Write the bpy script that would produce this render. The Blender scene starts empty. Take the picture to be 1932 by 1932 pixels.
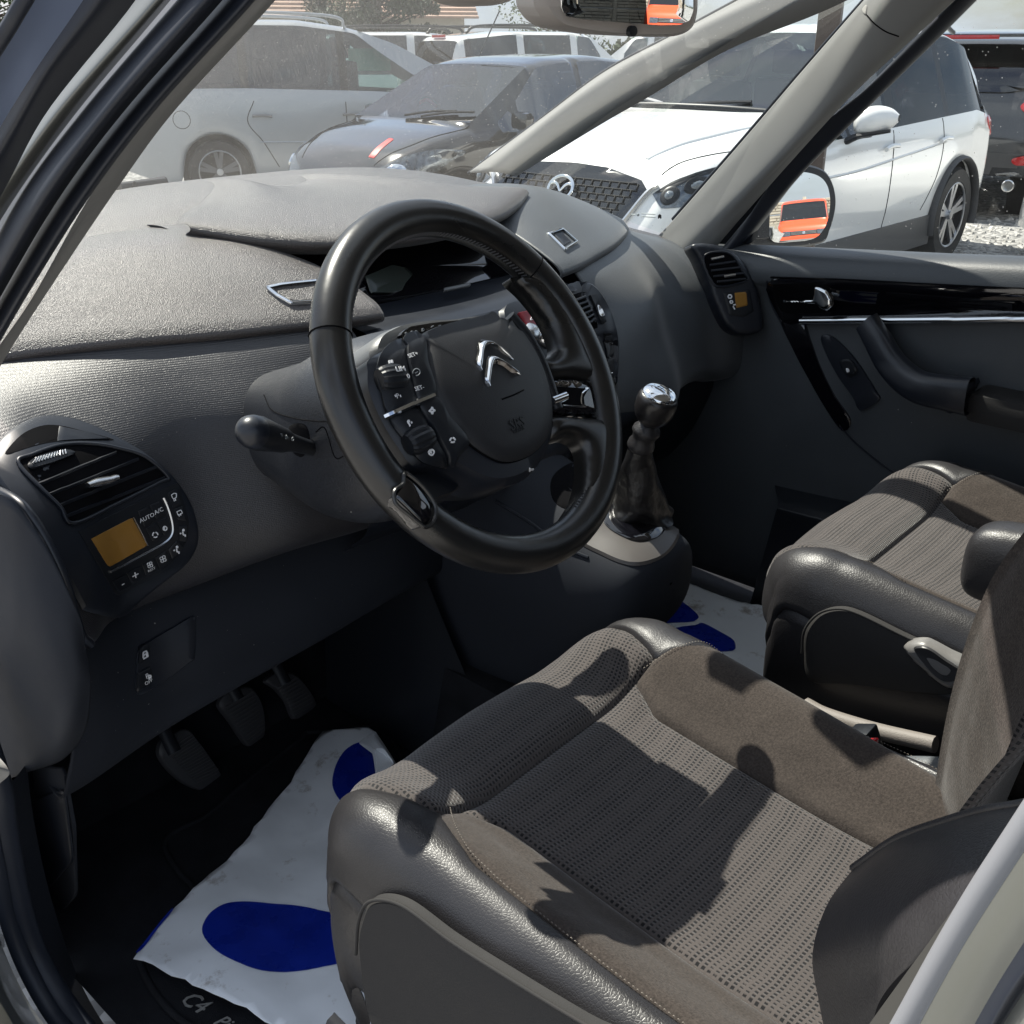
import bpy, bmesh, math, random
import numpy as np
from mathutils import Vector, Matrix
from mathutils.bvhtree import BVHTree
rad = math.radians
random.seed(7)
SC = bpy.context.scene
COL = SC.collection
# ------------------------------------------------------------------ camera
CAMP = np.array([-1.0735, -0.6580, 1.4981])
YAW, PITCH, FPX = rad(48.5), rad(24.4), 1932.0
FWD = np.array([math.sin(YAW)*math.cos(PITCH), math.cos(YAW)*math.cos(PITCH), -math.sin(PITCH)])
RGT = np.array([math.cos(YAW), -math.sin(YAW), 0.0])
UPV = np.cross(RGT, FWD)
cd = bpy.data.cameras.new('camera'); cam = bpy.data.objects.new('camera', cd); COL.objects.link(cam)
cam.matrix_world = Matrix([[RGT[i], UPV[i], -FWD[i], CAMP[i]] for i in range(3)] + [[0, 0, 0, 1]])
cd.sensor_width = 36; cd.lens = 36*FPX/1932.0; cd.clip_start = 0.02; cd.clip_end = 2000
SC.camera = cam
# ------------------------------------------------------------------ light
SUN_AZ, SUN_EL = rad(5.5), rad(56.5)          # azimuth measured from the car's forward axis towards its right
sdir = Vector((math.sin(SUN_AZ)*math.cos(SUN_EL), math.cos(SUN_AZ)*math.cos(SUN_EL), math.sin(SUN_EL)))
sl = bpy.data.lights.new('sun', 'SUN'); sl.energy = 5.0; sl.angle = rad(0.5); sl.color = (1.0, 0.93, 0.83)
so = bpy.data.objects.new('sun', sl); COL.objects.link(so); so.rotation_euler = sdir.to_track_quat('Z', 'Y').to_euler()
so.location = (0, 8, 12)
W = bpy.data.worlds.new('World'); SC.world = W; W.use_nodes = True
nt = W.node_tree; nt.nodes.clear()
wo = nt.nodes.new('ShaderNodeOutputWorld'); bg = nt.nodes.new('ShaderNodeBackground'); sk = nt.nodes.new('ShaderNodeTexSky')
sk.sky_type = 'NISHITA'; sk.sun_disc = False; sk.sun_elevation = SUN_EL; sk.sun_rotation = SUN_AZ
sk.air_density = 1.0; sk.dust_density = 2.0
tc = nt.nodes.new('ShaderNodeTexCoord'); mp = nt.nodes.new('ShaderNodeMapping'); mp.inputs['Scale'].default_value = (1, 1, 2.6)
no = nt.nodes.new('ShaderNodeTexNoise'); no.inputs['Scale'].default_value = 2.3; no.inputs['Detail'].default_value = 7; no.inputs['Roughness'].default_value = .58
rp = nt.nodes.new('ShaderNodeValToRGB'); rp.color_ramp.elements[0].position = .36; rp.color_ramp.elements[1].position = .58
mx = nt.nodes.new('ShaderNodeMix'); mx.data_type = 'RGBA'
mx.inputs['B'].default_value = (4.9, 5.4, 6.2, 1)
nt.links.new(tc.outputs['Generated'], mp.inputs['Vector']); nt.links.new(mp.outputs[0], no.inputs['Vector'])
nt.links.new(no.outputs['Fac'], rp.inputs[0]); nt.links.new(rp.outputs[0], mx.inputs['Factor'])
nt.links.new(sk.outputs[0], mx.inputs['A']); nt.links.new(mx.outputs['Result'], bg.inputs[0]); nt.links.new(bg.outputs[0], wo.inputs[0])
bg.inputs[1].default_value = 0.09
SC.view_settings.view_transform = 'Standard'; SC.view_settings.look = 'None'; SC.view_settings.gamma = 1
SC.view_settings.exposure = 0.92; SC.view_settings.use_curve_mapping = False
SC.render.engine = 'CYCLES'
SC.cycles.transparent_max_bounces = 16; SC.cycles.max_bounces = 10; SC.cycles.glossy_bounces = 5

# ------------------------------------------------------------------ helpers
def U(px, py, x=None, y=None, z=None, d=None):
    "the point of the place that a photograph position shows, at a known lateral / forward / height coordinate (m)"
    r = FWD + RGT*(px-966)/FPX - UPV*(py-966)/FPX
    if d is not None: return CAMP + r*d
    i, v = (0, x) if x is not None else (1, y) if y is not None else (2, z)
    return CAMP + r*(v-CAMP[i])/r[i]
def UP(px, py, o, n):
    r = FWD + RGT*(px-966)/FPX - UPV*(py-966)/FPX
    o = np.array(o); n = np.array(n)
    return CAMP + r*(np.dot(o-CAMP, n)/np.dot(r, n))
def uray(px, py): return Vector(CAMP), Vector(FWD + RGT*(px-966)/FPX - UPV*(py-966)/FPX).normalized()
ZT = {'1': (0, 0, .5), '2': (966, 0, .5), '3': (0, 660.4, .3418), '4': (566, 358.5, .3908), '5': (1037.7, 471.7, .4629), '6': (0, 1179.3, .3906),
      '7': (566, 1132, .4395), '8': (1320.8, 1037.7, .4628), 'a': (188.7, 0, .27346), 'b': (660.4, 0, .3418), 'c': (943.4, 169.8, .27346),
      'd': (1509.4, 0, .254), 'e': (698.1, 603.8, .1953), 'f': (1169.8, 1113.2, .3516), '0': (0, 0, 1)}
def Z(k, *pts):
    a, b, s = ZT[k]; return [(a+p[0]*s, b+p[1]*s) for p in pts]
def crs(P, n, closed=False):
    "Catmull-Rom resample to n points"
    P = np.asarray(P, float); m = len(P)
    if closed:
        Q = np.vstack([P[-1], P, P[0], P[1]]); segs = m
    else:
        Q = np.vstack([2*P[0]-P[1], P, 2*P[-1]-P[-2]]); segs = m-1
    t = np.linspace(0, segs, n, endpoint=not closed); i = np.minimum(t.astype(int), segs-1); f = (t-i)[:, None]
    p0, p1, p2, p3 = Q[i], Q[i+1], Q[i+2], Q[i+3]
    return .5*((2*p1)+(-p0+p2)*f+(2*p0-5*p1+4*p2-p3)*f*f+(-p0+3*p1-3*p2+p3)*f**3)
def lin(P, n, closed=False):
    P = np.asarray(P, float)
    if closed: P = np.vstack([P, P[0]])
    d = np.r_[0, np.cumsum(np.linalg.norm(np.diff(P, axis=0), axis=1))]
    s = np.linspace(0, d[-1], n, endpoint=not closed)
    return np.stack([np.interp(s, d, P[:, k]) for k in range(P.shape[1])], -1)
def mk(name, verts, faces, m=None, par=None, smooth=True, uv=None, mods=None, auto=None):
    me = bpy.data.meshes.new(name); me.from_pydata([tuple(map(float, v)) for v in verts], [], [tuple(f) for f in faces]); me.update()
    if uv is not None:
        l = me.uv_layers.new(name='UVMap')
        vi = np.zeros(len(me.loops), int); me.loops.foreach_get('vertex_index', vi)
        l.data.foreach_set('uv', np.asarray(uv, float)[vi].ravel())
    if smooth: me.polygons.foreach_set('use_smooth', [True]*len(me.polygons))
    if auto: me.set_sharp_from_angle(angle=rad(auto))
    o = bpy.data.objects.new(name, me); COL.objects.link(o)
    if m: me.materials.append(m)
    if par is not None:
        o.parent = par; o.location = -wloc(par)
    return o
def wloc(o):
    v = Vector((0, 0, 0))
    while o is not None: v = v+o.location; o = o.parent
    return v
def thing(name, label, cat, loc, group=None):
    o = bpy.data.objects.new(name, None); COL.objects.link(o); o.location = Vector([float(c) for c in loc]); o.empty_display_size = .05
    o['label'] = label; o['category'] = cat
    if group: o['group'] = group
    return o
def tag(o, label=None, cat=None, group=None, kind=None):
    if label: o['label'] = label
    if cat: o['category'] = cat
    if group: o['group'] = group
    if kind: o['kind'] = kind
    return o
def grid(name, rows, m, par, nu=40, nv=24, thick=0, uvs=1, flip=False, closed_u=False):
    R = [np.asarray(r, float) for r in rows]
    A = np.array([crs(r, nu, closed_u) for r in R])
    B = np.array([crs(A[:, j], nv) for j in range(nu)]).transpose(1, 0, 2)
    V = B.reshape(-1, 3); F = []
    for i in range(nv-1):
        for j in range(nu if closed_u else nu-1):
            a, b, c, e = i*nu+j, i*nu+(j+1) % nu, (i+1)*nu+(j+1) % nu, (i+1)*nu+j
            F.append((a, e, c, b) if flip else (a, b, c, e))
    du = np.r_[0, np.cumsum(np.linalg.norm(np.diff(B[nv//2], axis=0), axis=1))]; dv = np.r_[0, np.cumsum(np.linalg.norm(np.diff(B[:, nu//2], axis=0), axis=1))]
    uv = [(du[j]*uvs, dv[i]*uvs) for i in range(nv) for j in range(nu)]
    o = mk(name, V, F, m, par, uv=uv)
    if thick:
        s = o.modifiers.new('t', 'SOLIDIFY'); s.thickness = thick; s.offset = -1
    return o
def frame_of(path):
    path = np.asarray(path, float); T = np.gradient(path, axis=0); T /= np.linalg.norm(T, axis=1)[:, None]+1e-12
    n = np.cross(T[0], [0, 0, 1.0])
    if np.linalg.norm(n) < 1e-3: n = np.cross(T[0], [1.0, 0, 0])
    n /= np.linalg.norm(n); N = [n]
    for i in range(1, len(path)):
        n = N[-1]-T[i]*np.dot(N[-1], T[i]); n /= np.linalg.norm(n)+1e-12; N.append(n)
    N = np.array(N); return T, N, np.cross(T, N)
def tube(name, pts, r, m, par=None, seg=10, closed=False, n=None, smooth=True, flat=None, mk_=True):
    "round or oval tube through pts; r may be a list"
    pts = np.asarray(pts, float); n = n or max(8, len(pts)*6)
    P = crs(pts, n, closed) if len(pts) > 2 else lin(pts, n)
    rr = np.interp(np.linspace(0, 1, n), np.linspace(0, 1, len(np.atleast_1d(r))), np.atleast_1d(r))
    T, N, B = frame_of(P)
    V, F = [], []
    for i in range(n):
        for k in range(seg):
            a = 2*math.pi*k/seg; V.append(P[i]+rr[i]*(math.cos(a)*N[i]+math.sin(a)*B[i]*(flat or 1)))
    for i in range(n if closed else n-1):
        j = (i+1) % n
        for k in range(seg): F.append((i*seg+k, i*seg+(k+1) % seg, j*seg+(k+1) % seg, j*seg+k))
    if not closed: F += [tuple(range(seg))[::-1], tuple((n-1)*seg+k for k in range(seg))]
    if not mk_: return V, F
    return mk(name, V, F, m, par, smooth, auto=50)
def nrm(v): v = np.asarray(v, float); return v/(np.linalg.norm(v)+1e-12)
def panel(name, outl, m, par, depth=.004, bulge=0.0, bevel=.0015, n=48, normal=None, rings=4, smooth_outl=True, uvs=1, auto=40, puff=None):
    "a plate whose face has the outline outl (3-D points), with side walls going back by depth and a rounded rim"
    O = crs(outl, n, True) if smooth_outl else lin(outl, n, True)
    c = O.mean(0)
    if normal is None:
        a = np.zeros(3)
        for i in range(n): a += np.cross(O[i]-c, O[(i+1) % n]-c)
        nn = nrm(a)
        if np.dot(nn, CAMP-c) < 0: nn = -nn; O = O[::-1]
    else: nn = nrm(normal)
    a = sum(np.dot(np.cross(O[i]-c, O[(i+1) % n]-c), nn) for i in range(n))
    if a < 0: O = O[::-1]
    V = list(O-nn*depth); rr = [list(O-nn*bevel)]
    sz = np.linalg.norm(O-c, axis=1).mean(); s1 = max(0, 1-bevel/sz)
    scs = [s1]+[s1*(1-k/rings) for k in range(1, rings)]
    for s in scs: rr.append(list(c+(O-c)*s+nn*bulge*(1-(s/s1)**2)))
    for r in rr: V += r
    V.append(c+nn*bulge); V.append(c-nn*depth)
    F = []; L = len(rr)+1
    for k in range(L-1):
        for i in range(n):
            j = (i+1) % n; F.append((k*n+i, k*n+j, (k+1)*n+j, (k+1)*n+i))
    t = len(V)-2
    for i in range(n):
        F.append(((L-1)*n+i, (L-1)*n+(i+1) % n, t)); F.append(((i+1) % n, i, t+1))
    ux = nrm(np.cross([0, 0, 1.0], nn)) if abs(nn[2]) < .95 else np.array([1., 0, 0]); uy = np.cross(nn, ux)
    uv = [(np.dot(v, ux)*uvs, np.dot(v, uy)*uvs) for v in V]
    return mk(name, V, F, m, par, uv=uv, auto=auto)
def plate(name, outl, m, par, nn=None, depth=.01, bulge=0.0, bevel=.004, step=.006, n=70, smooth_outl=True, auto=50):
    "like panel, but for outlines of any shape: filled by triangulation, rim rounded over the width bevel"
    from mathutils.geometry import delaunay_2d_cdt
    O = crs(outl, n, True) if smooth_outl else lin(outl, n, True); c = O.mean(0)
    if nn is None:
        a = np.zeros(3)
        for i in range(n): a += np.cross(O[i]-c, O[(i+1) % n]-c)
        nn = nrm(a); nn = nn if np.dot(nn, CAMP-c) > 0 else -nn
    nn = nrm(nn); ux = nrm(np.cross(nn, (.13, .2, 1))); uy = np.cross(nn, ux)
    P = np.stack([(O-c) @ ux, (O-c) @ uy], -1); H = (O-c) @ nn
    if sum(P[i][0]*P[(i+1) % n][1]-P[(i+1) % n][0]*P[i][1] for i in range(n)) < 0: P = P[::-1]; H = H[::-1]
    pts = [Vector(p) for p in P]; mn, mx_ = P.min(0), P.max(0)
    def dist(q):
        a = P; b = np.roll(P, -1, 0); ab = b-a; t = np.clip(((q-a)*ab).sum(1)/((ab**2).sum(1)+1e-12), 0, 1); return np.linalg.norm(a+ab*t[:, None]-q, axis=1).min()
    for i, gx in enumerate(np.arange(mn[0], mx_[0]+step, step)):
        for gy in np.arange(mn[1], mx_[1]+step, step):
            q = A_([gx, gy+(i % 2)*step/2])
            if dist(q) > step*.35: pts.append(Vector(q))
    r = delaunay_2d_cdt(pts, [], [list(range(n))], 1, 1e-7); V = []; Q = A_([[v.x, v.y] for v in r[0]])
    w = 1/(((Q[:, None]-P[None])**2).sum(-1)+1e-6)**1.5; hh = (w*H).sum(1)/w.sum(1); D = A_([dist(q) for q in Q]); mD = max(D.max(), 1e-6)
    for q, h, d in zip(Q, hh, D):
        e = min(1, d/bevel); V.append(c+ux*q[0]+uy*q[1]+nn*(h-bevel*(1-math.sqrt(max(0, 1-(1-e)**2)))*.8+bulge*(1-(1-d/mD)**2)))
    F = [tuple(f) for f in r[2]]; b = len(V)
    for p, h in zip(P, H): V.append(c+ux*p[0]+uy*p[1]+nn*(h-depth))
    idx = [int(((Q-p)**2).sum(1).argmin()) for p in P]
    for i in range(n): j = (i+1) % n; F.append((idx[i], b+i, b+j, idx[j]))
    F.append(tuple(b+i for i in range(n))[::-1])
    return mk(name, V, F, m, par, auto=auto)
def box(name, c, s, m, par=None, R=None, bev=.0, seg=2):
    bm = bmesh.new(); bmesh.ops.create_cube(bm, size=1)
    for v in bm.verts: v.co = Vector((v.co.x*s[0], v.co.y*s[1], v.co.z*s[2]))
    if bev: bmesh.ops.bevel(bm, geom=bm.edges[:], offset=bev, segments=seg, affect='EDGES', profile=.6)
    M = Matrix(R).to_3x3() if R is not None else Matrix.Identity(3)
    for v in bm.verts: v.co = M @ v.co + Vector([float(q) for q in c])
    me = bpy.data.meshes.new(name); bm.to_mesh(me); bm.free()
    if bev:
        me.polygons.foreach_set('use_smooth', [True]*len(me.polygons)); me.set_sharp_from_angle(angle=rad(50))
    me.materials.append(m); o = bpy.data.objects.new(name, me); COL.objects.link(o)
    if par is not None: o.parent = par; o.location = -wloc(par)
    return o
def cols(x, y, z): return Matrix([[x[i], y[i], z[i]] for i in range(3)])
def lathe(name, prof, o, axis, m, par, seg=32, auto=40, sx=1.0, caps=True):
    "prof: list of (radius, height) along axis"
    ax = nrm(axis); u = nrm(np.cross([0, 1.0, .001], ax)); v = np.cross(ax, u); V, F = [], []
    for r, h in prof:
        for k in range(seg):
            a = 2*math.pi*k/seg; V.append(np.array(o)+ax*h+r*(math.cos(a)*u*sx+math.sin(a)*v))
    for i in range(len(prof)-1):
        for k in range(seg): F.append((i*seg+k, i*seg+(k+1) % seg, (i+1)*seg+(k+1) % seg, (i+1)*seg+k))
    if caps: F.append(tuple(range(seg))[::-1]); F.append(tuple((len(prof)-1)*seg+k for k in range(seg)))
    return mk(name, V, F, m, par, auto=auto)
def text(name, s, o, xd, yd, size, m, par, ext=.0003, center=True, shear=0):
    cu = bpy.data.curves.new(name, 'FONT'); cu.body = s; cu.size = size; cu.extrude = ext; cu.resolution_u = 2; cu.shear = shear
    if center: cu.align_x = 'CENTER'; cu.align_y = 'CENTER'
    t = bpy.data.objects.new(name, cu); COL.objects.link(t)
    dg = bpy.context.evaluated_depsgraph_get(); me = bpy.data.meshes.new_from_object(t.evaluated_get(dg)); bpy.data.objects.remove(t)
    x = nrm(xd); y = nrm(np.array(yd)-x*np.dot(yd, x)); z = np.cross(x, y)
    M = Matrix([[x[i], y[i], z[i], float(o[i])] for i in range(3)]+[[0, 0, 0, 1]]); me.transform(M)
    me.materials.clear(); me.materials.append(m); ob = bpy.data.objects.new(name, me); COL.objects.link(ob)
    if par is not None: ob.parent = par; ob.location = -wloc(par)
    return ob
def bvh_of(*obs):
    V, F = [], []
    dg = bpy.context.evaluated_depsgraph_get()
    for o in obs:
        me = o.evaluated_get(dg).to_mesh(); M = Matrix.Translation(wloc(o)); n = len(V)
        V += [M @ v.co for v in me.vertices]; F += [[n+i for i in p.vertices] for p in me.polygons]
    return BVHTree.FromPolygons(V, F)
A_ = np.array
def hug(name, bv, outl, m, par, off=.003, depth=.006, n=40, rings=4, smooth_outl=True, bulge=0, ray=uray, auto=40, bevel=.0012, uvs=1):
    "a thin piece that lies on a curved surface: its outline is given as sight lines onto that surface"
    O = (crs if smooth_outl else lin)(np.asarray(outl, float), n, True); c = O.mean(0)
    def hit(p):
        o, d = ray(*p); h = bv.ray_cast(o, d)
        return h
    rings_ = []; last = hit(c)
    def get(p):
        nonlocal last
        h = hit(p)
        if h[0] is None:
            for s_ in (.97, .93, .87, .8, .7):
                h = hit(c+(A_(p)-c)*s_)
                if h[0] is not None: break
            else: h = last
            nn = h[1] if h[1].dot(ray(*p)[1]) < 0 else -h[1]
            return (h[0], nn, 0, 0)
        if h[1].dot(ray(*p)[1]) > 0: h = (h[0], -h[1], 0, 0)
        last = h; return h
    V = []; ss = [1, 1]+[1-k/rings for k in range(1, rings)]
    base = [get(p) for p in O]
    scale = np.mean([(b[0]-base[(i+n//2) % n][0]).length for i, b in enumerate(base)])/2 or .01
    be = min(.3, bevel/scale)
    V += [b[0]-b[1]*depth for b in base]; V += [b[0]+b[1]*(off-bevel*.7) for b in base]
    for k in range(rings):
        s = 1-be if k == 0 else (1-be)*(1-k/rings)
        for p in O:
            b = get(c+(p-c)*s); V.append(b[0]+b[1]*(off+bulge*(1-s*s)))
    b = get(c); V.append(b[0]+b[1]*(off+bulge))
    F = []; L = rings+2
    d0 = ray(*c)[1]; a = sum(((base[i][0]-base[0][0]).cross(base[(i+1) % n][0]-base[0][0])).dot(-d0) for i in range(n)); fl = a < 0
    for k in range(L-1):
        for i in range(n):
            j = (i+1) % n; f = (k*n+i, k*n+j, (k+1)*n+j, (k+1)*n+i); F.append(f[::-1] if fl else f)
    t = len(V)-1
    for i in range(n):
        f = ((L-1)*n+i, (L-1)*n+(i+1) % n, t); F.append(f[::-1] if fl else f)
    uv = [(v[0]*uvs+v[1]*uvs, v[2]*uvs) for v in V]
    return mk(name, V, F, m, par, auto=auto, uv=uv)
def hugline(name, bv, pts, r, m, par, off=0.0, n=40, ray=uray, seg=6, closed=False, smooth_=True):
    P = (crs if smooth_ and len(pts) > 2 else lin)(np.asarray(pts, float), n, closed); Q = []
    for p in P:
        o, d = ray(*p); h = bv.ray_cast(o, d)
        if h[0] is not None:
            nn = h[1] if h[1].dot(d) < 0 else -h[1]; Q.append(np.array(h[0]+nn*off))
    if len(Q) < 2: return None
    return tube(name, Q, r, m, par, seg=seg, n=len(Q), closed=closed)
# ------------------------------------------------------------------ materials
MATS = {}
def mat(name, col, rough=.5, metal=0, spec=.5, bump=None, coat=0, var=None, sheen=0, emis=None):
    """bump: list of (kind, scale, strength, distance); var: (scale, amount) soft colour variation"""
    if name in MATS: return MATS[name]
    m = bpy.data.materials.new(name); m.use_nodes = True; t = m.node_tree; N, L = t.nodes, t.links; p = N['Principled BSDF']
    p.inputs['Base Color'].default_value = (*col, 1); p.inputs['Roughness'].default_value = rough; p.inputs['Metallic'].default_value = metal
    p.inputs['Specular IOR Level'].default_value = spec; p.inputs['Coat Weight'].default_value = coat; p.inputs['Coat Roughness'].default_value = .04
    if sheen: p.inputs['Sheen Weight'].default_value = sheen; p.inputs['Sheen Roughness'].default_value = .4
    tc = N.new('ShaderNodeTexCoord')
    if var:
        n = N.new('ShaderNodeTexNoise'); n.inputs['Scale'].default_value = var[0]; n.inputs['Detail'].default_value = 6
        r = N.new('ShaderNodeMapRange'); r.inputs[1].default_value = .3; r.inputs[2].default_value = .7; r.inputs[3].default_value = 1-var[1]; r.inputs[4].default_value = 1+var[1]
        v = N.new('ShaderNodeVectorMath'); v.operation = 'SCALE'; v.inputs[0].default_value = col
        L.new(tc.outputs['Object'], n.inputs['Vector']); L.new(n.outputs['Fac'], r.inputs[0]); L.new(r.outputs[0], v.inputs['Scale']); L.new(v.outputs[0], p.inputs['Base Color'])
        r2 = N.new('ShaderNodeMapRange'); r2.inputs[1].default_value = .3; r2.inputs[2].default_value = .7; r2.inputs[3].default_value = rough*.88; r2.inputs[4].default_value = min(1, rough*1.15)
        L.new(n.outputs['Fac'], r2.inputs[0]); L.new(r2.outputs[0], p.inputs['Roughness'])
    prev = None
    for b in (bump or []):
        kind, sc, st, di = b
        if kind == 'noise': x = N.new('ShaderNodeTexNoise'); x.inputs['Scale'].default_value = sc; x.inputs['Detail'].default_value = 2; o = x.outputs['Fac']
        elif kind == 'vor': x = N.new('ShaderNodeTexVoronoi'); x.inputs['Scale'].default_value = sc; x.feature = 'DISTANCE_TO_EDGE'; o = x.outputs['Distance']
        elif kind == 'ribz': x = N.new('ShaderNodeTexWave'); x.wave_type = 'BANDS'; x.bands_direction = 'Z'; x.inputs['Scale'].default_value = sc; o = x.outputs['Fac']
        L.new(tc.outputs['Object'], x.inputs['Vector'])
        if kind == 'vor':
            q = N.new('ShaderNodeMath'); q.operation = 'MINIMUM'; q.inputs[1].default_value = .18; L.new(o, q.inputs[0]); o = q.outputs[0]
        k = N.new('ShaderNodeBump'); k.inputs['Strength'].default_value = st; k.inputs['Distance'].default_value = di; L.new(o, k.inputs['Height'])
        if prev: L.new(prev.outputs[0], k.inputs['Normal'])
        prev = k
    if prev: L.new(prev.outputs[0], p.inputs['Normal'])
    if emis: p.inputs['Emission Color'].default_value = (*emis[0], 1); p.inputs['Emission Strength'].default_value = emis[1]
    MATS[name] = m; return m
def glass(name, tint, refl_rough=.01, dust=0.0, floor=0.0, dustcol=(.6, .6, .57), base=.04, fleck=0):
    if name in MATS: return MATS[name]
    m = bpy.data.materials.new(name); m.use_nodes = True; t = m.node_tree; N, L = t.nodes, t.links; N.clear()
    out = N.new('ShaderNodeOutputMaterial'); tr = N.new('ShaderNodeBsdfTransparent'); tr.inputs[0].default_value = (*tint, 1)
    gl = N.new('ShaderNodeBsdfGlossy'); gl.inputs['Roughness'].default_value = refl_rough
    lw = N.new('ShaderNodeFresnel'); lw.inputs['IOR'].default_value = 1.5
    a = N.new('ShaderNodeMixShader'); fl_ = N.new('ShaderNodeMath'); fl_.operation = 'MAXIMUM'; fl_.inputs[1].default_value = floor; L.new(lw.outputs[0], fl_.inputs[0]); L.new(fl_.outputs[0], a.inputs[0]); L.new(tr.outputs[0], a.inputs[1]); L.new(gl.outputs[0], a.inputs[2]); last = a
    if dust:
        df = N.new('ShaderNodeBsdfDiffuse'); df.inputs[0].default_value = (*dustcol, 1); tl = N.new('ShaderNodeBsdfTranslucent'); tl.inputs[0].default_value = (*dustcol, 1)
        dm = N.new('ShaderNodeMixShader'); dm.inputs[0].default_value = .5; L.new(df.outputs[0], dm.inputs[1]); L.new(tl.outputs[0], dm.inputs[2])
        tc = N.new('ShaderNodeTexCoord'); n1 = N.new('ShaderNodeTexNoise'); n1.inputs['Scale'].default_value = 3; n1.inputs['Detail'].default_value = 5
        L.new(tc.outputs['Object'], n1.inputs['Vector'])
        r1 = N.new('ShaderNodeMapRange'); r1.inputs[1].default_value = .3; r1.inputs[2].default_value = .75; r1.inputs[3].default_value = dust*.5; r1.inputs[4].default_value = dust*1.5
        L.new(n1.outputs['Fac'], r1.inputs[0]); fac = r1.outputs[0]
        if fleck:
            vo = N.new('ShaderNodeTexVoronoi'); vo.inputs['Scale'].default_value = 130; L.new(tc.outputs['Object'], vo.inputs['Vector'])
            lt = N.new('ShaderNodeMath'); lt.operation = 'LESS_THAN'; lt.inputs[1].default_value = .13; L.new(vo.outputs['Distance'], lt.inputs[0])
            sp = N.new('ShaderNodeSeparateColor'); L.new(vo.outputs['Color'], sp.inputs[0])
            gt = N.new('ShaderNodeMath'); gt.operation = 'GREATER_THAN'; gt.inputs[1].default_value = .72; L.new(sp.outputs[0], gt.inputs[0])
            mu = N.new('ShaderNodeMath'); mu.operation = 'MULTIPLY'; L.new(lt.outputs[0], mu.inputs[0]); L.new(gt.outputs[0], mu.inputs[1])
            m2 = N.new('ShaderNodeMath'); m2.operation = 'MULTIPLY_ADD'; m2.inputs[1].default_value = fleck; L.new(mu.outputs[0], m2.inputs[0]); L.new(fac, m2.inputs[2]); fac = m2.outputs[0]
        b = N.new('ShaderNodeMixShader'); L.new(fac, b.inputs[0]); L.new(last.outputs[0], b.inputs[1]); L.new(dm.outputs[0], b.inputs[2]); last = b
    L.new(last.outputs[0], out.inputs[0]); MATS[name] = m; return m
def fabric(name, lo, hi, pu=.0047, pv=.0058, sheen=.3):
    "woven seat fabric: rows of short dark slots between raised beige threads, laid out in surface metres (UV)"
    m = bpy.data.materials.new(name); m.use_nodes = True; t = m.node_tree; N, L = t.nodes, t.links; p = N['Principled BSDF']
    uv = N.new('ShaderNodeUVMap'); uv.uv_map = 'UVMap'; s = N.new('ShaderNodeSeparateXYZ'); L.new(uv.outputs[0], s.inputs[0])
    def M(op, a, b=None, c=None):
        q = N.new('ShaderNodeMath'); q.operation = op
        for i, v in enumerate((a, b, c)):
            if v is None: continue
            if isinstance(v, (int, float)): q.inputs[i].default_value = v
            else: L.new(v, q.inputs[i])
        return q.outputs[0]
    def wave(o, per, ph=0): return M('MULTIPLY_ADD', M('SINE', M('MULTIPLY_ADD', o, 2*math.pi/per, ph)), .5, .5)
    nz = N.new('ShaderNodeTexNoise'); nz.inputs['Scale'].default_value = 60; L.new(uv.outputs[0], nz.inputs['Vector'])
    x = M('MULTIPLY_ADD', nz.outputs['Fac'], .0009, s.outputs[0]); y = s.outputs[1]
    a = wave(x, pu); b = wave(y, pv); grp = wave(y, pv*5)
    hole = M('MULTIPLY', M('SMOOTH_MIN', 1.0, M('MULTIPLY', a, M('MULTIPLY_ADD', grp, 1.0, .75)), .1), M('GREATER_THAN', b, .42))
    n3 = N.new('ShaderNodeTexNoise'); n3.inputs['Scale'].default_value = 260; L.new(uv.outputs[0], n3.inputs['Vector']); hole = M('MULTIPLY', hole, M('MULTIPLY_ADD', n3.outputs['Fac'], 1.3, .42))
    hs = N.new('ShaderNodeMapRange'); hs.inputs[1].default_value = .55; hs.inputs[2].default_value = .8; L.new(hole, hs.inputs[0])
    mc = N.new('ShaderNodeMix'); mc.data_type = 'RGBA'; mc.inputs['A'].default_value = (*hi, 1); mc.inputs['B'].default_value = (*lo, 1); L.new(hs.outputs[0], mc.inputs['Factor'])
    n2 = N.new('ShaderNodeTexNoise'); n2.inputs['Scale'].default_value = 9; n2.inputs['Detail'].default_value = 5; L.new(uv.outputs[0], n2.inputs['Vector'])
    r2 = N.new('ShaderNodeMapRange'); r2.inputs[1].default_value = .3; r2.inputs[2].default_value = .7; r2.inputs[3].default_value = .88; r2.inputs[4].default_value = 1.1; L.new(n2.outputs['Fac'], r2.inputs[0])
    vm = N.new('ShaderNodeVectorMath'); vm.operation = 'SCALE'; L.new(mc.outputs['Result'], vm.inputs[0]); L.new(r2.outputs[0], vm.inputs['Scale']); L.new(vm.outputs[0], p.inputs['Base Color'])
    bp = N.new('ShaderNodeBump'); bp.inputs['Strength'].default_value = .7; bp.inputs['Distance'].default_value = .0012; bp.invert = True; L.new(hole, bp.inputs['Height'])
    L.new(bp.outputs[0], p.inputs['Normal']); p.inputs['Roughness'].default_value = .85; p.inputs['Specular IOR Level'].default_value = .25
    p.inputs['Sheen Weight'].default_value = sheen
    MATS[name] = m; return m
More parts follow.
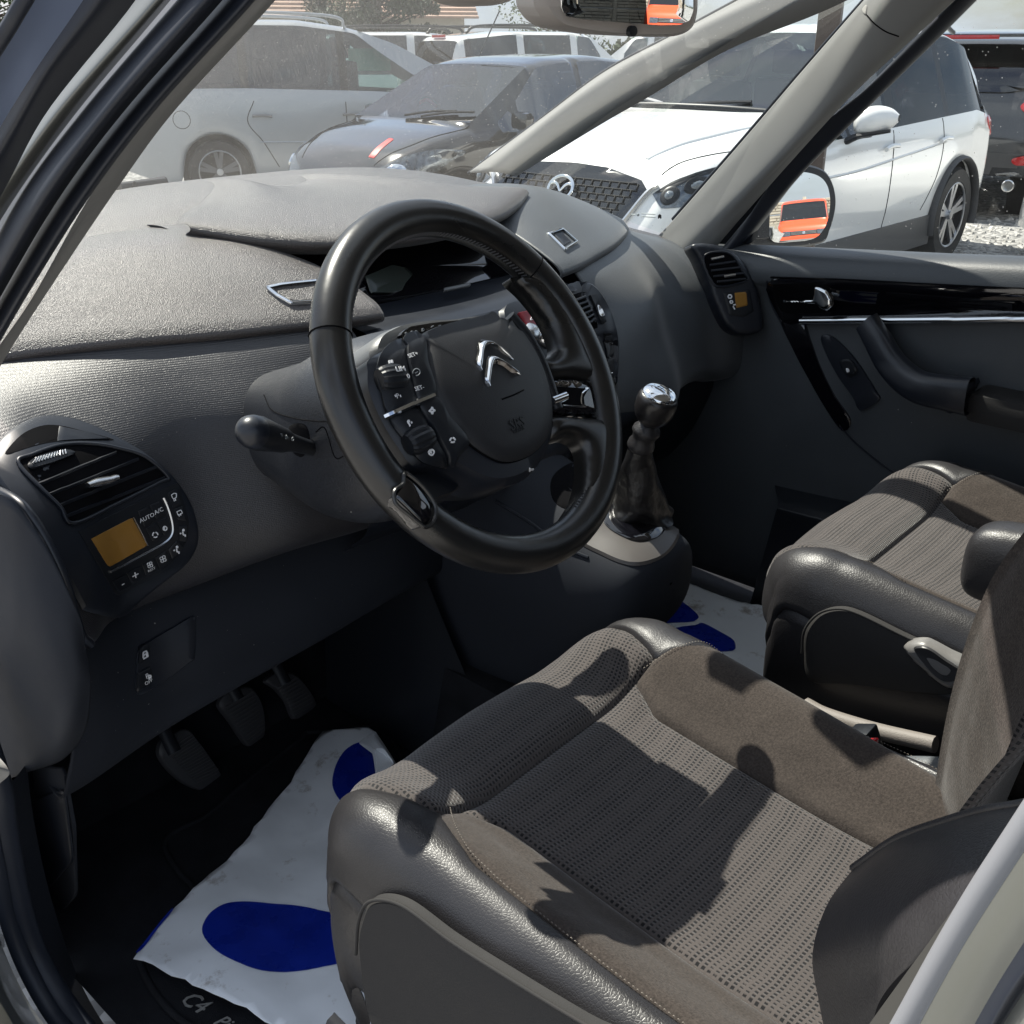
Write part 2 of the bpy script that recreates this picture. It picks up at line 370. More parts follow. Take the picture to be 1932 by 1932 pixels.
def cover_mat():
    m = mat('plastic_film_white', (.76, .79, .82), .38, spec=.4, bump=[('noise', 5, .7, .035), ('noise', 16, .4, .008)])
    t = m.node_tree; N, L = t.nodes, t.links; p = N['Principled BSDF']; tc = [n for n in N if n.type == 'TEX_COORD'][0]
    n = N.new('ShaderNodeTexNoise'); n.inputs['Scale'].default_value = 14; n.inputs['Detail'].default_value = 8; n.inputs['Roughness'].default_value = .7
    r = N.new('ShaderNodeMapRange'); r.inputs[1].default_value = .585; r.inputs[2].default_value = .70; r.inputs[4].default_value = .75; L.new(tc.outputs['Object'], n.inputs['Vector']); L.new(n.outputs['Fac'], r.inputs[0])
    k = N.new('ShaderNodeMix'); k.data_type = 'RGBA'; k.inputs['A'].default_value = (.76, .79, .82, 1); k.inputs['B'].default_value = (.2, .15, .1, 1)
    L.new(r.outputs[0], k.inputs['Factor']); L.new(k.outputs['Result'], p.inputs['Base Color']); return m
G = 'noise'
m_dash = mat('dash_plastic_grained', (.048, .039, .036), .33, spec=.85, bump=[(G, 800, 1, .0013), (G, 30, .12, .002)], var=(900, .7), sheen=.2)
m_rib = mat('dash_plastic_ribbed', (.018, .018, .022), .42, spec=.7, bump=[('ribz', 150, .22, .0008), (G, 900, .6, .0008)], var=(900, .5), sheen=.03)
m_soft = mat('dash_soft_touch', (.055, .062, .070), .45, spec=.6, bump=[(G, 420, .45, .0008)], var=(5, .15), sheen=.15)
m_pl = mat('trim_plastic_dark', (.018, .021, .028), .7, spec=.2, bump=[(G, 700, .25, .0004)], var=(8, .12))
m_pls = mat('trim_plastic_satin', (.013, .016, .023), .36, spec=.5, bump=[(G, 900, .12, .0002)], var=(12, .1))
m_blk = mat('black_plastic', (.010, .012, .016), .42, spec=.4)
m_void = mat('black_recess', (.003, .003, .004), .9, spec=.1)
m_piano = mat('piano_black', (.004, .004, .006), .05, spec=.6, coat=1)
m_chr = mat('chrome', (.82, .84, .86), .08, metal=1)
m_sat = mat('satin_chrome', (.6, .61, .62), .25, metal=1)
m_lea = mat('black_leather', (.024, .023, .025), .38, spec=.5, bump=[('vor', 330, .4, .0013), (G, 50, .2, .002)], var=(7, .2))
m_rim = mat('rim_leather', (.012, .012, .012), .28, spec=.65, bump=[('vor', 900, .12, .0003), (G, 50, .16, .0016)], var=(10, .45))
m_sue = mat('suede_taupe', (.050, .0415, .0365), .95, spec=.15, bump=[(G, 700, .6, .0008), (G, 16, .5, .010)], var=(420, .35), sheen=.25)
m_fab = fabric('seat_mesh_fabric', (.004, .004, .005), (.070, .060, .056))
m_side = mat('seat_side_cloth', (.030, .029, .029), .8, spec=.3, bump=[(G, 700, .4, .0005)], var=(6, .1))
m_rub = mat('rubber_seal', (.014, .018, .028), .5, spec=.5, bump=[(G, 40, .1, .002)])
m_car = mat('carpet_black', (.016, .017, .020), .95, spec=.1, bump=[(G, 900, .8, .002)], var=(20, .3))
m_trimg = mat('pillar_trim_grey', (.22, .22, .215), .75, spec=.3, bump=[(G, 900, .25, .0004)], var=(5, .05))
m_headl = mat('headliner_grey', (.40, .39, .37), .9, spec=.2, bump=[(G, 700, .3, .0006)])
m_body = mat('car_paint_cream', (.15, .155, .142), .4, metal=.25, spec=.5, coat=.6)
m_shroud = mat('shroud_plastic', (.022, .024, .029), .38, spec=.5, bump=[(G, 700, .5, .0008)], var=(400, .3))
m_wht = mat('print_white', (.75, .76, .78), .6)
m_film = cover_mat()
m_blue = mat('print_blue', (.006, .022, .27), .28, spec=.5, bump=[(G, 5, .7, .035), (G, 16, .4, .008)], var=(30, .12))
m_scr = mat('lcd_amber', (.30, .155, .035), .18, spec=.4)
m_thr = mat('thread_taupe', (.16, .14, .12), .8)
m_grey = mat('hub_grey_plastic', (.11, .115, .12), .42, spec=.5, bump=[(G, 600, .3, .0004)])
m_ws = glass('windscreen_glass', (.93, .97, .96), dust=.082, fleck=.35)
m_sg = glass('side_glass', (.93, .97, .96), dust=.02, fleck=.6)
# ================================================================== OUR CAR: dashboard
A = np.array
dash = thing('dashboard', 'dark grey grained dashboard with central hooded display and side air vents', 'dashboard', (0, .45, 1.0))
# far pad under the windscreen
def tpr(vals): return [(-x, y, z) for x, y, z in vals[:0:-1]]+vals
grid('top_pad', [tpr([(0, 1.10, 1.235), (.25, 1.08, 1.235), (.45, .99, 1.228), (.6, .92, 1.222), (.66, .86, 1.20), (.70, .80, 1.17)]),
                 tpr([(0, 1.02, 1.280), (.25, .99, 1.277), (.45, .93, 1.256), (.6, .88, 1.234), (.66, .80, 1.205), (.71, .72, 1.165)]),
                 tpr([(0, .90, 1.297), (.25, .88, 1.294), (.45, .83, 1.262), (.6, .78, 1.210), (.66, .70, 1.185), (.72, .60, 1.155)]),
                 tpr([(0, .75, 1.288), (.25, .74, 1.288), (.45, .72, 1.252), (.6, .66, 1.190), (.66, .60, 1.172), (.72, .50, 1.148)]),
                 tpr([(0, .62, 1.24), (.25, .63, 1.262), (.45, .62, 1.235), (.6, .58, 1.165), (.66, .50, 1.150), (.73, .42, 1.135)])], m_dash, dash, 70, 30)
# instrument hood
HX = (-.315, -.30, -.24, -.15, 0, .15, .25, .305, .325)
def hl(x): a = abs(x); l = max(0, -x-.15)/.16; return (.440+.95*a*a+.045*l*l, 1.258+.15*a*a+.012*l*l)
rows = []
for dy, dz, cr_ in ((.42, .026, .3), (.30, .036, .7), (.18, .032, .9), (.08, .018, 1), (.025, .006, 1), (.002, -.006, 1), (.004, -.018, 1), (.03, -.026, 1), (.10, -.028, 1), (.22, -.045, 1)):
    r = []
    for x in HX:
        y, z = hl(x); e = max(0, (abs(x)-.25)/.09); ee = min(1, e)**2
        r.append((x*(1-.72*min(1, max(0, dy-.03)/.30)**.85) if dz > .0 else x, y+dy*(1-.25*abs(x)), z+dz*(1-(.75 if dy < .05 else 1.2)*ee)-(.022*ee if dy > .1 else 0)))
    rows.append(r)
hood = grid('instrument_hood', rows, m_dash, dash, 70, 50)
# recess behind the display
grid('display_recess', [[(x, .56, 1.245) for x in (-.25, 0, .25)], [(x, .70, 1.23) for x in (-.25, 0, .25)], [(x, .70, 1.12) for x in (-.25, 0, .25)], [(x, .55, 1.09) for x in (-.25, 0, .25)]], m_void, dash, 10, 16)
dsp = panel('instrument_display', [U(655, 540, y=.47), U(672, 556, y=.46), U(700, 563, y=.455), U(740, 562, y=.45), U(838, 545, y=.45), U(940, 522, y=.45), U(1010, 500, y=.46), U(1030, 480, y=.47), (.26, .56, 1.25), (0, .60, 1.262), (-.2, .58, 1.262), (-.29, .52, 1.24)], m_piano, dash, depth=.01, bulge=-.004, n=60)
panel('display_window', [U(690, 520, y=.475), U(740, 498, y=.49), U(770, 505, y=.49), U(800, 540, y=.47), U(740, 552, y=.455), U(700, 552, y=.458)], mat('lcd_grey_green', (.045, .055, .05), .12, spec=.5), dsp, depth=.002, smooth_outl=False)
# shelf under the display: tray with a notch, then a ribbed strip
shelf = [[(x, .49, 1.150) for x in (-.22, -.1, .05, .2)], [(x, .455, 1.162) for x in (-.22, -.1, .05, .2)], [(x, .40, 1.160) for x in (-.21, -.1, .05, .2)],
         [(x, .36+.0*x, 1.158) for x in (-.215, -.1, .05, .205)], [(x, .335, 1.150) for x in (-.215, -.1, .05, .205)]]
grid('display_shelf', shelf, m_pls, dash, 30, 24)
grid('centre_face', [[(x, .336+.10*abs(x), 1.151) for x in (-.3, -.15, 0, .15, .25, .32)], [(x, .316+.10*abs(x), 1.135) for x in (-.3, -.15, 0, .15, .25, .32)],
                     [(x, .285+.12*abs(x), 1.07) for x in (-.3, -.15, 0, .15, .25, .32)], [(x, .255+.12*abs(x), .99) for x in (-.3, -.15, 0, .15, .25, .32)],
                     [(x, .24+.12*abs(x), .93) for x in (-.3, -.15, 0, .15, .25, .32)], [(x, .30+.1*abs(x), .88) for x in (-.3, -.15, 0, .15, .25, .32)]], m_pls, dash, 40, 40)
# symmetric sides: lids, face
for s in (-1, 1):
    def mir(R): return [[(s*x, y, z) for x, y, z in (r if s > 0 else r)] for r in R]
    near = [(.185, .356, 1.180), (.24, .364, 1.182), (.3, .381, 1.184), (.4, .413, 1.187), (.5, .46, 1.189), (.6, .525, 1.182), (.70, .60, 1.165)]
    def off(dy, dzs, dx=0): return [(x+dx*(i == 0), y+dy, z+dz) for i, ((x, y, z), dz) in enumerate(zip(near, dzs))]
    lid = [off(.012, [-.014]*7), off(.0, [-.008]*7), off(.002, [.0]*7), off(.022, [.013, .014, .015, .015, .014, .012, .01]),
           off(.09, [.038, .047, .053, .052, .042, .028, .015], .006), off(.18, [.057, .073, .080, .078, .058, .034, .018], .02), off(.30, [.065, .082, .084, .074, .052, .03, .012], .04), off(.42, [.05, .055, .055, .045, .03, .01, 0], .06)]
    lid_o = grid('storage_lid', mir(lid), m_dash if s < 0 else m_soft, dash, 50, 50, flip=s > 0, thick=.003)
    L = 'storage lid on the driver side in front of the wheel' if s < 0 else 'storage lid in front of the passenger seat'
    lid_o['label'] = L
    C1 = [(.235, .372, 1.176), (.235, .345, 1.15), (.235, .315, 1.10), (.235, .285, 1.03), (.235, .268, .97), (.235, .285, .925), (.235, .36, .90)]
    C2 = [(.3, .387, 1.178), (.3, .352, 1.15), (.3, .315, 1.10), (.3, .285, 1.03), (.3, .268, .965), (.3, .288, .925), (.3, .37, .90)]
    C3 = [(.4, .419, 1.181), (.4, .378, 1.15), (.4, .330, 1.10), (.4, .300, 1.03), (.4, .282, .965), (.4, .30, .93), (.4, .38, .90)]
    C4 = [(.5, .466, 1.183), (.5, .42, 1.15), (.5, .375, 1.10), (.5, .345, 1.03), (.5, .330, .965), (.5, .345, .91), (.5, .41, .885)]
    C5 = [(.6, .531, 1.176), (.6, .455, 1.15), (.6, .375, 1.09), (.6, .345, 1.03), (.6, .345, .95), (.6, .374, .893), (.6, .43, .875)]
    C6 = [(.66, .575, 1.166), (.66, .455, 1.147), (.66, .36, 1.10), (.66, .315, 1.03), (.66, .305, .96), (.66, .32, .905), (.66, .40, .88)]
    C7 = [(.72, .61, 1.15), (.72, .45, 1.14), (.72, .36, 1.10), (.72, .30, 1.03), (.72, .29, .96), (.72, .30, .91), (.72, .38, .88)]
    if s > 0:   # the passenger side runs deeper, with the airbag cover
        for c in (C3, C4, C5): c[4:] = [(c[4][0], c[4][1]-.01, .965), (c[4][0], c[4][1]-.012, .92), (c[4][0], c[4][1]+.05, .885)]
    rws = [[c[i] for c in (C1, C2, C3, C4, C5, C6, C7)] for i in range(7)]
    f = grid('dash_face', mir(rws), m_rib if s < 0 else m_soft, dash, 60, 60, flip=s > 0, thick=.003)
    f['label'] = 'finely ribbed dash face below the driver side lid' if s < 0 else 'smooth airbag cover in front of the passenger'
    if s < 0: faceL, lidL = f, lid_o
    else: faceR, lidR = f, lid_o
bvL = bvh_of(faceL); bvR = bvh_of(faceR); bvLL = bvh_of(lidL); bvLR = bvh_of(lidR)
# chrome pull frames on the lids
def ring_from(pts, r, m, par, name, closed=True, n=None, flat=None, seg=8):
    P = lin(pts, n or 60, closed); return tube(name, P, r, m, par, seg=seg, closed=closed, n=len(P), flat=flat)
def huglist(bv, pts, n=60, closed=True, off=.001, sm=False):
    P = (crs if sm else lin)(A(pts, float), n, closed); Q = []
    for p in P:
        o, d = uray(*p); h = bv.ray_cast(o, d)
        if h[0] is not None: nn = h[1] if h[1].dot(d) < 0 else -h[1]; Q.append(A(h[0]+nn*off))
    return Q
for bv, o in ((bvLL, [(502, 544), (530, 538), (598, 531), (608, 531), (612, 553), (600, 573), (548, 575), (522, 560)]), (bvLR, Z('c', (328, 998), (425, 963), (530, 1055), (445, 1112)))):
    q = huglist(bv, o, 70, off=.002)
    if len(q) > 10: tube('lid_pull_frame', q, .0034, m_chr, dash, seg=8, closed=True, n=len(q), flat=.5)
hug('lid_pull', bvLL, [(520, 549), (600, 541), (604, 566), (552, 568)], m_dash, dash, off=.001, smooth_outl=False)
hug('lid_pull', bvLR, Z('c', (375, 1003), (425, 985), (490, 1048), (440, 1078)), m_pls, dash, off=.002, smooth_outl=False, bulge=-.002)
# ---- driver-side vent block (hugs the face)
bez = Z('3', (5, 500), (90, 430), (200, 375), (330, 370), (460, 400), (620, 470), (780, 560), (900, 650), (990, 750), (1050, 850), (1085, 960), (1090, 1050), (1060, 1130), (1000, 1200), (880, 1290), (780, 1370), (655, 1470), (470, 1440), (430, 1400), (330, 1210), (200, 1010), (100, 860), (0, 750), (-60, 620))
bzo = hug('vent_bezel', bvL, bez, m_pls, dash, off=.006, depth=.02, n=90, bevel=.005, rings=5); bzo['label'] = 'vent and climate surround at the left end of the dash'
bvB = bvh_of(bzo)
# upper demister slot
hug('demister_slot', bvB, Z('3', (22, 575), (110, 470), (220, 418), (330, 415), (480, 450), (625, 490), (600, 500), (400, 500), (250, 515), (120, 550)), m_void, bzo, off=.0004, depth=.001, n=50)
hug('demister_flap', bvB, Z('3', (325, 420), (480, 452), (610, 490), (400, 497), (310, 505)), m_pls, bzo, off=.001, depth=.0005, n=30, smooth_outl=False)
vo = Z('3', (100, 625), (180, 580), (330, 530), (500, 520), (660, 545), (800, 590), (925, 700), (880, 730), (640, 850), (400, 958), (330, 870), (230, 770))
hug('vent_opening', bvB, vo, m_void, bzo, off=.0008, depth=.002, n=60)
q = huglist(bvB, vo, 90, off=.0015, sm=True); tube('vent_rim', q, .0022, m_pls, bzo, seg=8, closed=True, n=len(q))
hug('thumb_wheel', bvB, Z('3', (150, 640), (200, 600), (340, 560), (410, 572), (360, 600), (190, 660)), m_blk, bzo, off=.004, depth=.003, n=24)
for k in range(12):
    a, b = (175+k*16, 642-k*5), (196+k*14, 610-k*4); q = huglist(bvB, Z('3', a, b), 6, False, .005)
    if len(q) > 1: tube('grip_ridge', q, .0008, m_sat, bzo, seg=5, n=6)
sl = [((205, 745), (640, 565)), ((260, 800), (760, 600)), ((315, 860), (860, 640)), ((360, 915), (905, 700))]
for a, b in sl:
    q = huglist(bvB, Z('3', a, b), 16, False, .0035)
    if len(q) > 3:
        Q = A(q); up = A((0, .25, -.97)); inn = nrm(A((.2, 1, -.2)))
        V = []
        for p in Q: V += [p, p+up*.0035, p+up*.004+inn*.02, p+inn*.02+A((0, 0, .002))]
        F = [(4*i+k, 4*i+(k+1) % 4, 4*(i+1)+(k+1) % 4, 4*(i+1)+k) for i in range(len(Q)-1) for k in range(4)]+[(0, 1, 2, 3), (4*len(Q)-1, 4*len(Q)-2, 4*len(Q)-3, 4*len(Q)-4)]
        mk('slat', V, F, m_pls, bzo, smooth=False)
q = huglist(bvB, Z('3', (450, 765), (540, 740), (630, 715)), 12, False, .009, True); tube('vent_tab', q, [.0035, .006, .0055, .004], m_sat, bzo, seg=10, n=12, flat=.8)
# ---- climate control panel
cl = Z('3', (432, 1000), (965, 735), (985, 740), (1040, 940), (1035, 1040), (985, 1130), (900, 1220), (655, 1355), (635, 1350))
clo = hug('climate_panel', bvB, cl, m_blk, bzo, off=.0015, depth=.002, n=80, smooth_outl=False, bevel=.0006)
bvC = bvh_of(clo)
hug('amber_screen', bvC, Z('3', (503, 1042), (728, 925), (812, 1078), (600, 1200)), m_scr, clo, off=.0006, depth=.001, smooth_outl=False, n=40, bevel=.0003)
hugline('chrome_line', bvC, Z('3', (735, 922), (815, 1078)), .0007, m_sat, clo, off=.0008, n=8)
hugline('chrome_line', bvC, Z('3', (605, 1225), (780, 1130), (900, 1065), (945, 1020), (950, 960), (925, 870), (900, 815)), .0016, m_sat, clo, off=.001, n=50)
def btn(o, nm='button', m=m_blk, of=.0012): return hug(nm, bvC, Z('3', *o), m, clo, off=of, depth=.0008, smooth_outl=False, n=20, bevel=.0005)
for o in ([(760, 890), (820, 860), (855, 935), (795, 975)], [(825, 858), (885, 830), (915, 905), (860, 932)], [(805, 985), (862, 950), (900, 1030), (845, 1060)], [(868, 948), (915, 925), (935, 1000), (905, 1025)],
          [(618, 1275), (690, 1235), (725, 1295), (650, 1335)], [(697, 1230), (775, 1190), (798, 1255), (728, 1292)], [(785, 1185), (850, 1150), (878, 1215), (805, 1245)], [(858, 1146), (915, 1105), (940, 1165), (884, 1210)],
          [(925, 790), (970, 765), (1000, 850), (955, 870)], [(960, 880), (1005, 862), (1025, 945), (980, 935)], [(980, 970), (1030, 965), (1030, 1060), (990, 1050)], [(930, 1100), (975, 1050), (1015, 1085), (950, 1155)]): btn(o)
def cpt(k, x, y, bv, off=.002):
    p = Z(k, (x, y))[0]; o, d = uray(*p); h = bv.ray_cast(o, d)
    if h[0] is None: return None
    n = h[1] if h[1].dot(d) < 0 else -h[1]; return A(h[0]+n*off), A(n), p
def dir_on(k, x, y, dx, dy, bv):
    a = cpt(k, x, y, bv); b = cpt(k, x+dx, y+dy, bv)
    if a is None or b is None: return None
    return nrm(b[0]-a[0])
def ltext(s, k, x, y, dx, dy, size, bv, par, m=m_wht, off=.0022, name='lettering', ext=.00015):
    a = cpt(k, x, y, bv, off)
    if a is None: return
    xd = dir_on(k, x, y, dx, dy, bv)
    if xd is None: return
    yd = np.cross(a[1], xd); return text(name, s, a[0], xd, yd, size, m, par, ext=ext)
ltext('AUTO', '3', 806, 925, 30, -15, .0068, bvC, clo); ltext('A/C', '3', 872, 888, 30, -15, .0068, bvC, clo); ltext('REST', '3', 832, 1207, 30, -15, .0042, bvC, clo)
ltext('-', '3', 670, 1285, 30, -15, .016, bvC, clo); ltext('+', '3', 742, 1242, 30, -15, .016, bvC, clo)
def symb(k, polys, bv, par, m=m_wht, r=.0005, off=.0022, closed=False):
    for pl in polys:
        q = huglist(bv, Z(k, *pl), max(8, 4*len(pl)), closed, off, False)
        if len(q) > 2: tube('symbol', q, r, m, par, seg=5, n=len(q), closed=closed)
def circ(cx, cy, r, n=12, a0=0, a1=360, ry=None): return [(cx+r*math.cos(rad(a0+(a1-a0)*i/n)), cy+(ry or r)*math.sin(rad(a0+(a1-a0)*i/n))) for i in range(n+1)]
def arrows(cx, cy, r): return [circ(cx, cy, r, 6, a, a+85) for a in (-80, 40, 160)]
symb('3', arrows(852, 1018, 14), bvC, clo, r=.0008); symb('3', [circ(906, 983, 11, 12), [(903, 975), (903, 991)], [(901, 977), (901, 990)]], bvC, clo, r=.0007)
symb('3', [circ(814+dx, 1178+dy, 7, 8) for dx, dy in ((0, 0), (13, -6), (4, 13), (17, 8))], bvC, clo); symb('3', [circ(886+dx, 1146+dy, 8, 8) for dx, dy in ((0, 0), (14, -7), (5, 14), (19, 8))], bvC, clo)
symb('3', [[(940, 800), (955, 790), (972, 795), (968, 815), (952, 822), (940, 800)], [(955, 822), (958, 835)], [(963, 820), (966, 832)]], bvC, clo)
symb('3', [[(972, 892), (995, 882), (1003, 900), (980, 912), (972, 892)], [(983, 905), (986, 918)], [(992, 900), (995, 913)]], bvC, clo)
for cx, cy in ((1005, 1010), (970, 1102)): symb('3', [circ(cx+4, cy-18, 4, 6), [(cx, cy-10), (cx+4, cy+8), (cx+14, cy+8), (cx+14, cy+18)], [(cx-16, cy+2), (cx-8, cy-2)]], bvC, clo, r=.0009)
# ---- passenger-side vent block
bzr = plate('vent_bezel', [U(a, b, x=.585+.105*(a-1302)/138-.03*(b-462)/160) for a, b in [(1306, 462), (1345, 460), (1385, 476), (1410, 503), (1430, 545), (1441, 600), (1437, 624), (1405, 632), (1374, 618), (1350, 575), (1335, 530), (1318, 490)]], m_pls, dash, depth=.05, bevel=.006, bulge=.003)
bzr['label'] = 'vent and climate surround at the far right end of the dash'
bvD = bvh_of(bzr)
vo = Z('5', (625, 30), (680, 8), (740, 22), (785, 90), (800, 125), (690, 150), (650, 110))
hug('vent_opening', bvD, vo, m_void, bzr, off=.001, n=30)
q = huglist(bvD, vo, 50, off=.0015, sm=True); tube('vent_rim', q, .002, m_pls, bzr, seg=6, closed=True, n=len(q))
for a, b in (((650, 62), (752, 48)), ((655, 85), (770, 72)), ((665, 108), (785, 96)), ((680, 130), (795, 118))):
    q = huglist(bvD, Z('5', a, b), 8, False, .003); 
    if len(q) > 2: tube('slat', q, .0022, m_pls, bzr, seg=6, n=8)
hugline('vent_tab', bvD, Z('5', (705, 108), (750, 102)), .003, m_sat, bzr, off=.006, n=6)
hugline('thumb_wheel', bvD, Z('5', (655, 38), (705, 28)), .0028, m_sat, bzr, off=.003, n=6)
cr2 = hug('climate_panel', bvD, Z('5', (705, 175), (815, 160), (830, 250), (790, 275), (730, 265)), m_blk, bzr, off=.001, n=30, smooth_outl=False)
bvE = bvh_of(cr2)
hug('amber_screen', bvE, Z('5', (752, 175), (800, 170), (806, 226), (758, 237)), m_scr, cr2, off=.001, smooth_outl=False, n=20)
symb('5', [circ(732, 190, 8, 6), circ(738, 212, 6, 6), [(745, 230), (752, 242)], [(745, 225), (755, 222)]], bvE, cr2, r=.0014, off=.002)
# ---- centre stack: hazard switch, round switch, vents, heater panel
cf = [o for o in bpy.data.objects if o.name.startswith('centre_face')][0]; bvF = bvh_of(cf, faceR)
cb = hug('vent_bezel', bvF, Z('4', (960, 560), (1100, 530), (1250, 460), (1340, 445), (1410, 465), (1470, 540), (1510, 640), (1530, 740), (1525, 900), (1500, 985), (1300, 1050), (1100, 1050), (1000, 800)), m_pls, dash, off=.008, depth=.02, n=60, bevel=.006)
cb['label'] = 'angular surround of the middle vents and heater buttons'
bvG = bvh_of(cb)
hug('hazard_switch', bvG, Z('4', (1050, 597), (1130, 575), (1170, 640), (1095, 668)), mat('red_button', (.22, .02, .03), .35), cb, off=.003, smooth_outl=False, n=30)
symb('4', [[(1102, 632), (1110, 612), (1124, 628), (1102, 632)]], bvG, cb, r=.0006, off=.0045)
c = cpt('4', 1185, 705, bvG)
if c: lathe('rotary_switch', [(.019, -.004), (.019, .004), (.016, .008), (.0155, .020), (.012, .024), (0.004, .025)], c[0], nrm(c[1]+A((0, 0, .3))), m_chr, cb)
c = cpt('4', 1100, 700, bvG)
if c: lathe('rotary_switch', [(.014, -.004), (.014, .010), (.010, .014), (0.003, .015)], c[0], nrm(c[1]+A((0, 0, .3))), m_sat, cb)
vo = Z('4', (1285, 515), (1365, 490), (1435, 640), (1440, 665), (1390, 680))
hug('vent_opening', bvG, vo, m_void, cb, off=.001, smooth_outl=False, n=30)
for k in range(6):
    t = k/5.5; q = huglist(bvG, Z('4', (1300+75*t, 545+115*t), (1370+55*t, 518+120*t)), 6, False, .004)
    if len(q) > 2: tube('slat', q, .0021, m_pls, cb, seg=6, n=6)
hug('thumb_slider', bvG, Z('4', (1395, 510), (1425, 500), (1475, 640), (1455, 650)), m_blk, cb, off=.004, smooth_outl=False, n=20)
hug('thumb_slider', bvG, Z('4', (1430, 560), (1450, 575), (1462, 610), (1440, 605)), m_sat, cb, off=.006, n=14)
for o in ([(1405, 715), (1445, 700), (1460, 760), (1475, 830), (1440, 800)], [(1465, 690), (1500, 685), (1508, 730), (1470, 735)], [(1470, 742), (1510, 738), (1515, 800), (1478, 812)], [(1480, 820), (1516, 812), (1514, 885), (1488, 885)], [(1486, 930), (1508, 915), (1505, 960), (1490, 975)]):
    hug('button', bvG, Z('4', *o), m_blk, cb, off=.003, smooth_outl=False, n=18)
for y in (740, 893): hugline('chrome_line', bvG, Z('4', (1475, y), (1508, y-8)), .0010, m_sat, cb, off=.004, n=5)
# a pen left in the tray under the display
pen = grid('pen_bar', [[U(838+i*10, 548-i*2, y=.405) + A((0, 0, .000)) for i in range(6)], [U(838+i*10, 543-i*2, y=.41) for i in range(6)]], m_grey, dash, 8, 4, thick=.004)
# ---- lower knee panel on the driver side
knee = [[(-.70, .40, .90), (-.66, .37, .905), (-.58, .41, .90), (-.5, .40, .90), (-.35, .37, .905), (-.2, .36, .905), (-.08, .37, .90)],
        [(-.70, .37, .86), (-.66, .345, .87), (-.58, .385, .87), (-.5, .375, .87), (-.35, .355, .88), (-.2, .35, .89), (-.08, .36, .88)],
        [(-.70, .33, .80), (-.66, .335, .80), (-.58, .36, .80), (-.5, .35, .81), (-.35, .33, .83), (-.2, .33, .84), (-.08, .35, .83)],
        [(-.71, .34, .74), (-.67, .345, .74), (-.58, .36, .75), (-.5, .35, .765), (-.35, .325, .785), (-.2, .325, .80), (-.08, .35, .79)],
        [(-.71, .37, .70), (-.67, .38, .695), (-.58, .375, .715), (-.5, .36, .735), (-.35, .34, .76), (-.2, .335, .775), (-.08, .36, .76)],
        [(-.70, .43, .68), (-.66, .44, .685), (-.58, .44, .70), (-.5, .43, .72), (-.35, .41, .745), (-.2, .41, .76), (-.08, .42, .75)]]
kn = grid('knee_panel', knee, m_pl, dash, 60, 50, thick=.003); bvK = bvh_of(kn)
fl = hug('switch_flap', bvK, Z('3', (830, 1600), (950, 1530), (1065, 1470), (1078, 1560), (1072, 1690), (1050, 1720), (900, 1830), (755, 1900), (750, 1740), (760, 1660)), m_pls, dash, off=.003, n=60, bevel=.002)
bvF2 = bvh_of(fl)
for o in ([(770, 1640), (820, 1620), (825, 1685), (790, 1720), (757, 1738)], [(752, 1785), (825, 1745), (840, 1800), (820, 1850), (752, 1887)]):
    hug('button', bvF2, Z('3', *o), m_blk, fl, off=.003, smooth_outl=False, n=24, bevel=.001)
symb('3', [[(778, 1700), (778, 1670), (797, 1662), (797, 1695), (778, 1705)], [(781, 1685), (795, 1678)], [(800, 1668), (803, 1690), (800, 1695)]], bvF2, fl, r=.0010, off=.0045)
ltext('P', '3', 798, 1800, 20, -12, .009, bvF2, fl, off=.0046); ltext('OFF', '3', 806, 1830, 20, -12, .0065, bvF2, fl, off=.0046); symb('3', [circ(814, 1800, 7, 6), [(812, 1808), (808, 1816)]], bvF2, fl, r=.001, off=.0046)
# storage pocket edge, lit shelf next to the flap
# passenger-side underside and glovebox
grid('glovebox', [[(x, .36, .90) for x in (.1, .4, .72)], [(x, .36, .86) for x in (.1, .4, .72)], [(x, .42, .74) for x in (.1, .4, .72)], [(x, .52, .66) for x in (.1, .4, .72)], [(x, .80, .62) for x in (.1, .4, .72)]], m_blk, dash, 20, 20)
# end cap at the driver's door side
cap = [[U(-40, 930, x=-.735), U(20, 940, x=-.735), U(60, 985, x=-.73), U(100, 1050, x=-.725), U(140, 1140, x=-.72), U(160, 1200, x=-.715)],
       [U(-60, 1100, x=-.74), U(10, 1090, x=-.742), U(50, 1110, x=-.742), U(90, 1150, x=-.738), U(135, 1200, x=-.728), U(160, 1240, x=-.715)],
       [U(-60, 1250, x=-.745), U(10, 1250, x=-.748), U(50, 1250, x=-.747), U(100, 1255, x=-.742), U(140, 1275, x=-.730), U(168, 1290, x=-.715)],
       [U(-60, 1380, x=-.745), U(10, 1380, x=-.745), U(50, 1380, x=-.743), U(100, 1375, x=-.738), U(130, 1370, x=-.735), U(162, 1360, x=-.715)],
       [U(-60, 1470, x=-.74), U(10, 1468, x=-.74), U(50, 1455, x=-.735), U(80, 1445, x=-.73), U(115, 1430, x=-.72), U(145, 1400, x=-.71)]]
grid('end_cap', cap, m_pl, dash, 40, 40, thick=.003)
tube('end_cap_lip', [U(-30, 915, x=-.73), U(30, 945, x=-.73), U(70, 990, x=-.725), U(118, 1085, x=-.72), (U(150, 1190, x=-.715)), U(170, 1215, x=-.70)], .005, m_pls, dash, seg=8, n=40)
